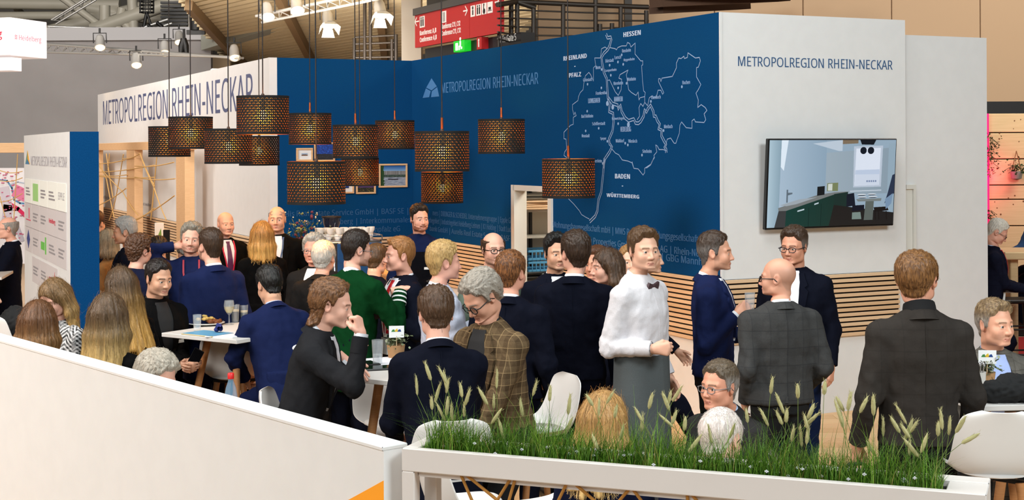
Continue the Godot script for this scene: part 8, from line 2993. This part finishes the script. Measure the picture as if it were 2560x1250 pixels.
	person({"id": "P47", "u": -48, "v": 690, "d": 9.2, "yaw": 95, "sit": true, "s": 1.0, "lean": 10, "top": "shirt", "cloth": navy, "hair": "short", "hair_color": brown, "label": "person in dark blue at the left edge above the parapet"})

func held_phone(p: Vector3, along: Vector3, label: String) -> void:
	var o := thing("smartphone", label, "phone")
	var y := along.normalized()
	var x := y.cross(Vector3(0, 0, 1)).normalized()
	o.transform = Transform3D(Basis(x, y, x.cross(y)), p)
	var b := MB.new()
	b.bbox(Vector3(-0.036, -0.07, -0.005), Vector3(0.036, 0.07, 0.004), 0.003)
	part("casing", b, mats["black_plastic"], o)
	var s := MB.new()
	s.box(Vector3(-0.033, -0.066, 0.004), Vector3(0.033, 0.066, 0.0048))
	part("screen", s, mats["screen_dark"], o)

func green_cuff() -> void:
	var root := get_child(get_child_count() - 1)
	var inv: Transform3D = (root as Node3D).transform.affine_inverse()
	var w: Vector3 = inv * (last_arms[0] as Vector3)
	var dir := Vector3.ZERO
	var el: Vector3 = inv * (last_elbow as Vector3)
	dir = (w - el).normalized()
	for k in 3:
		var b := MB.new()
		var t := 0.028 + k * 0.034
		b.tube([w - dir * (t + 0.012), w - dir * t], [0.0505 + k * 0.0012], 16, false)
		part("cuff_stripe", b, mat("stripe_white", Color(0.86, 0.87, 0.85), 0.9), root)

func bow_tie() -> void:
	var root := get_child(get_child_count() - 1)
	var b := MB.new()
	b.xf = last_tx * Transform3D(Basis.from_euler(Vector3(0.2, 0, 0)), Vector3(0, 0.515, 0.078))
	for s: float in [-1.0, 1.0]:
		b.prism(PackedVector2Array([Vector2(s * 0.006, -0.006), Vector2(s * 0.05, -0.022), Vector2(s * 0.055, 0.0), Vector2(s * 0.05, 0.022), Vector2(s * 0.006, 0.006)]), -0.006, 0.008)
	b.ball(Vector3.ZERO, Vector3(0.011, 0.011, 0.012), 8)
	part("bow_tie", b, mat("bow", Color(0.28, 0.2, 0.22), 0.6), root)

func hand_bag(w: Vector3) -> void:
	var o := thing("leather_bag", "black leather bag hanging from the large man's hand", "bag", Vector3(w.x, w.y - 0.11, w.z))
	var f := Field.new(Vector3(-0.26, -0.42, -0.1), Vector3(0.26, -0.03, 0.1), 0.012)
	f.capsule(Vector3(-0.15, -0.16, 0), Vector3(0.15, -0.16, 0), 0.045, 0.045, 0.03)
	f.capsule(Vector3(-0.18, -0.34, 0), Vector3(0.18, -0.34, 0), 0.06, 0.06, 0.08)
	f.capsule(Vector3(-0.17, -0.25, 0), Vector3(0.17, -0.25, 0), 0.055, 0.055, 0.08)
	var n := f.nets()
	cloth_part("bag_body", n, crumple(n, 0.008, Vector3(20, 20, 20)), mat("leather_black", Color(0.04, 0.038, 0.035), 0.4), o)
	for z in [-0.02, 0.02]:
		var b := MB.new()
		var pts := []
		for k in 13:
			var t := PI * k / 12.0
			pts.append(Vector3(cos(t) * 0.085, -0.13 + sin(t) * 0.155, z))
		b.tube(pts, [0.009], 8)
		part("handle", b, mats["leather_black"], o)
# ---------------------------------------------------------------- parapet and planter in front
func planter() -> void:
	# parapet running back to the left
	var p0 := Vector3(-0.364, 0, -4.824)
	var dir := Vector3(-0.637, 0, -0.77)
	var nrm := Vector3(-0.77, 0, 0.637)
	var xf := Transform3D(Basis(-dir, Vector3.UP, nrm), p0 + dir * 7.0)
	var w := struct("wall_parapet", "white waist-high parapet in the foreground with an orange corner")
	w.transform = xf
	var b := MB.new()
	b.box(Vector3(0, 0, 0.0), Vector3(7.0, 1.335, 0.095))
	part("panel", b, mats["stand_white"], w)
	var c := MB.new()
	c.bbox(Vector3(-0.01, 1.335, -0.005), Vector3(7.0, 1.35, 0.1), 0.003)
	part("cap_board", c, mats["stand_white"], w)
	var fx := Transform3D(xf.basis, xf.origin + nrm * 0.095)
	var t := MB.new()
	var poly := PackedVector2Array()
	for q in [[1006, 1216], [1006, 1300], [780, 1300]]:
		var l := loc(q[0], q[1], fx)
		poly.append(Vector2(minf(l.x, 7.0), l.y))
	t.prism(poly, 0.095, 0.097)
	part("orange_print", t, mat("orange", Color(0.98, 0.62, 0.05), 0.6), w)
	# planter: a white stand with a trough
	var a := Vector3(-0.375, 0, -4.743)
	var e := Vector3(1.355, 0, -4.063)
	var ex := (e - a).normalized()
	var ln := a.distance_to(e)
	var pz := Vector3(-ex.z, 0, ex.x)
	if pz.z < 0: pz = -pz
	var px := Transform3D(Basis(ex, Vector3.UP, pz), a)
	var o := thing("planter_stand", "long white planter stand with ropes under its trough", "planter")
	o.transform = px
	var white := mat("planter_white", Color(0.87, 0.84, 0.82), 0.45)
	var dp := 0.222
	var y1 := 1.35
	var y0 := 1.273
	var lip := 0.029
	for q in [["front_rail", Vector3(0, y0, -lip), Vector3(ln, y1, 0)], ["rear_rail", Vector3(0, y0, -dp), Vector3(ln, y1, -dp + 0.07)], ["end_board", Vector3(0, y0, -dp + 0.07), Vector3(0.05, y1, -lip)], ["end_board", Vector3(ln - 0.115, y0, -dp + 0.07), Vector3(ln, y1 - 0.003, -lip)]]:
		var rb := MB.new()
		rb.bbox(q[1], q[2], 0.003)
		part(q[0], rb, white, o)
	for x in [[0.0, 0.046], [ln - 0.046, ln]]:
		for z in [-0.046, -dp]:
			var lb := MB.new()
			lb.bbox(Vector3(x[0], 0, z), Vector3(x[1], y0, z + 0.046), 0.003)
			part("leg", lb, white, o)
	var bb := MB.new()
	bb.box(Vector3(0.05, y0 - 0.02, -dp + 0.06), Vector3(ln - 0.11, y0 + 0.01, -lip))
	part("trough_floor", bb, white, o)
	var soil := MB.new()
	soil.box(Vector3(0.05, y0 + 0.01, -dp + 0.07), Vector3(ln - 0.115, y1 - 0.02, -lip))
	part("soil", soil, mat("soil", Color(0.09, 0.065, 0.045), 0.95), o)
	var lr := MB.new()
	lr.bbox(Vector3(0.046, 0.12, -0.04), Vector3(ln - 0.046, 0.165, -0.006), 0.003)
	part("lower_rail", lr, white, o)
	var jute := mat("jute_dark", Color(0.68, 0.47, 0.2), 0.9)
	for q in [[1146, 1180, 1180, 1260], [1160, 1180, 1244, 1250], [1270, 1192, 1236, 1250], [1282, 1194, 1264, 1260], [1411, 1204, 1390, 1250], [1434, 1206, 1486, 1252], [1568, 1216, 1540, 1252], [1578, 1218, 1604, 1254], [1714, 1230, 1716, 1256], [1726, 1230, 1745, 1256], [1868, 1244, 1900, 1270]]:
		var rb := MB.new()
		var s := loc(q[0], q[1], px)
		var d := loc(q[2], q[3], px)
		var far := d + (d - s) * 3.0
		s.z = -0.02
		far.z = -0.02
		s.y = minf(s.y + 0.03, y0)
		rb.tube([s, s.lerp(far, 0.5) + Vector3(0, 0, 0.004), far], [0.0052], 7)
		part("rope", rb, jute, o)
	# the grass: blades nobody could count, with seed heads one can
	var g := thing("fountain_grass", "dense green ornamental grass with pale seed heads in the planter", "grass")
	g.transform = px
	var rng := RandomNumberGenerator.new()
	rng.seed = 77
	var bl := MB.new()
	var yb := y1 - 0.022
	for k in 6200:
		var tx := 0.06 + rng.randf() * (ln - 0.19)
		var tuft: float = sin(tx * 17.0) * 0.5 + sin(tx * 41.0 + 1.0) * 0.3
		var bz := -lip - 0.008 - rng.randf() * (dp - lip - 0.085)
		var h := rng.randf_range(0.05, 0.15) * (1.0 + 0.3 * tuft)
		if rng.randf() < 0.1: h *= 1.5
		var lean := Vector3(rng.randfn(0, 0.5), 0, rng.randfn(0.05, 0.4)) * h
		var p := Vector3(tx, yb, bz)
		var wd := rng.randf_range(0.0011, 0.002)
		var wv := Vector3(lean.z, 0, -lean.x)
		wv = (wv.normalized() if wv.length() > 0.001 else Vector3.RIGHT).lerp(Vector3.RIGHT, 0.4).normalized() * wd
		var tone := rng.randf()
		bl.col = lin(Color(0.24, 0.42, 0.1)).lerp(lin(Color(0.58, 0.76, 0.27)), tone * tone) if rng.randf() > 0.07 else lin(Color(0.62, 0.6, 0.3))
		var prev := p
		var pw := wv
		for j in range(1, 5):
			var t2 := j / 4.0
			var q := p + Vector3(0, h * (t2 - 0.28 * t2 * t2 * lean.length() / h), 0) + lean * t2 * t2
			var nw := wv * (1.0 - t2 * 0.9)
			bl.quad(prev - pw, prev + pw, q + nw, q - nw)
			prev = q
			pw = nw
	var gm := mat("grass_blade", Color(1, 1, 1), 0.5)
	gm.vertex_color_use_as_albedo = true
	gm.backlight_enabled = true
	gm.backlight = Color(0.2, 0.25, 0.05)
	var bp := part("blades", bl, gm, g)
	bp.set_meta("kind", "stuff")
	# seed heads placed where the photograph shows them: [pixel of the tip, tilt to the side]
	var tips := [[1040, 938, -8], [1062, 905, -20], [1078, 990, -5], [1095, 915, -25], [1108, 925, -15], [1122, 945, 12], [1102, 955, 15], [1150, 956, -12], [1176, 970, 20], [1195, 968, -28], [1243, 922, 0], [1235, 985, 5], [1255, 1020, 35], [1246, 1045, -18], [1090, 1005, -25], [1120, 990, 5], [1128, 1010, -3], [1160, 1005, 3], [1343, 950, 18], [1376, 962, 2], [1300, 995, -6], [1465, 985, -30], [1426, 985, 8], [1534, 978, 30], [1498, 995, 0], [1543, 1010, 12], [1587, 1018, -32], [1607, 1035, 6], [1632, 980, 14], [1655, 978, -22], [1678, 975, 12], [1705, 965, 32], [1692, 1025, 18], [1714, 1040, 4], [1432, 1042, 25], [1647, 1035, -50], [1932, 940, 8], [1938, 980, -22], [1994, 958, 0], [2063, 950, 4], [2036, 1008, 22], [2050, 1030, 45], [2010, 1034, -12], [2086, 998, -18], [2098, 1020, -10], [2128, 978, 10], [1900, 1020, -25], [1968, 1020, 5], [1940, 1025, -25], [1985, 1066, 10], [2022, 1062, 6], [2000, 1062, -3], [1865, 1020, -8], [1838, 1058, 22], [2090, 990, -25], [2128, 978, 8], [2170, 990, 25], [2183, 985, 0], [2208, 1042, 0], [2238, 1010, -28], [2225, 1040, -30], [2283, 1045, 20], [2295, 1050, 30], [2319, 1083, 18], [2351, 1022, -5], [2346, 1052, 2], [2376, 1038, 5], [2415, 1040, 30], [2450, 1083, 58], [2250, 1058, -35], [2258, 1095, -38], [2275, 1090, 2], [2165, 1100, -28], [1755, 1085, 35], [1770, 1060, -10], [1560, 1060, 15], [1480, 1085, -25]]
	var m := mat("seed_head", Color(0.73, 0.7, 0.5), 0.9)
	for q in tips:
		var depth := -lip - 0.02 - rng.randf() * 0.13
		var cx := Transform3D(px.basis, px * Vector3(0, 0, depth))
		var tip := loc(q[0], q[1], cx)
		tip.z = depth
		var side := sin(deg_to_rad(q[2]))
		var lng := rng.randf_range(0.045, 0.075)
		var dirv := Vector3(side, cos(deg_to_rad(q[2])), rng.randf_range(-0.15, 0.15)).normalized()
		var foot := tip - dirv * lng
		var hb := MB.new()
		var zx := dirv
		var xx := zx.cross(Vector3(0, 0, 1)).normalized()
		hb.xf = Transform3D(Basis(xx, zx, xx.cross(zx)), foot)
		var fat := rng.randf_range(0.0045, 0.0072)
		hb.lathe([Vector2(0.001, 0.0), Vector2(fat * 0.8, lng * 0.12), Vector2(fat, lng * 0.4), Vector2(fat * 0.8, lng * 0.75), Vector2(0.001, lng)], 8, -1.0)
		for k in 46:
			var t3_ := rng.randf()
			var w2 := rng.randf() * TAU
			var rr := fat * 0.7
			var bp0 := Vector3(cos(w2) * rr, lng * t3_, sin(w2) * rr)
			var bp1 := bp0 + Vector3(cos(w2) * 0.005, 0.009, sin(w2) * 0.005)
			var sdv := Vector3(-sin(w2), 0, cos(w2)) * 0.0006
			hb.quad(bp0 - sdv, bp0 + sdv, bp1 + sdv * 0.3, bp1 - sdv * 0.3)
		part("seed_head", hb, m, g)
		var sb := MB.new()
		var root := Vector3(clampf(foot.x - side * 0.12, 0.07, ln - 0.13), yb, clampf(depth, -dp + 0.08, -lip - 0.01))
		sb.tube([root, root.lerp(foot, 0.5) + Vector3(-side * 0.02, 0.01, 0), foot], [0.0011, 0.001, 0.0008], 5, false)
		part("stalk", sb, mat("stalk", Color(0.42, 0.5, 0.22), 0.7), g)
	# small white flowers among the blades
	for k in 36:
		var fb := MB.new()
		var p := Vector3(0.1 + rng.randf() * (ln - 0.25), yb + rng.randf_range(0.02, 0.05), -lip - 0.005 - rng.randf() * 0.05)
		for j in 4:
			fb.ball(p + Vector3(cos(TAU * j / 4), sin(TAU * j / 4) * 0.6, 0.3) * 0.004, Vector3(0.003, 0.003, 0.002), 6)
		part("tiny_flower", fb, mat("petal_white", Color(0.9, 0.9, 0.92), 0.6), g)
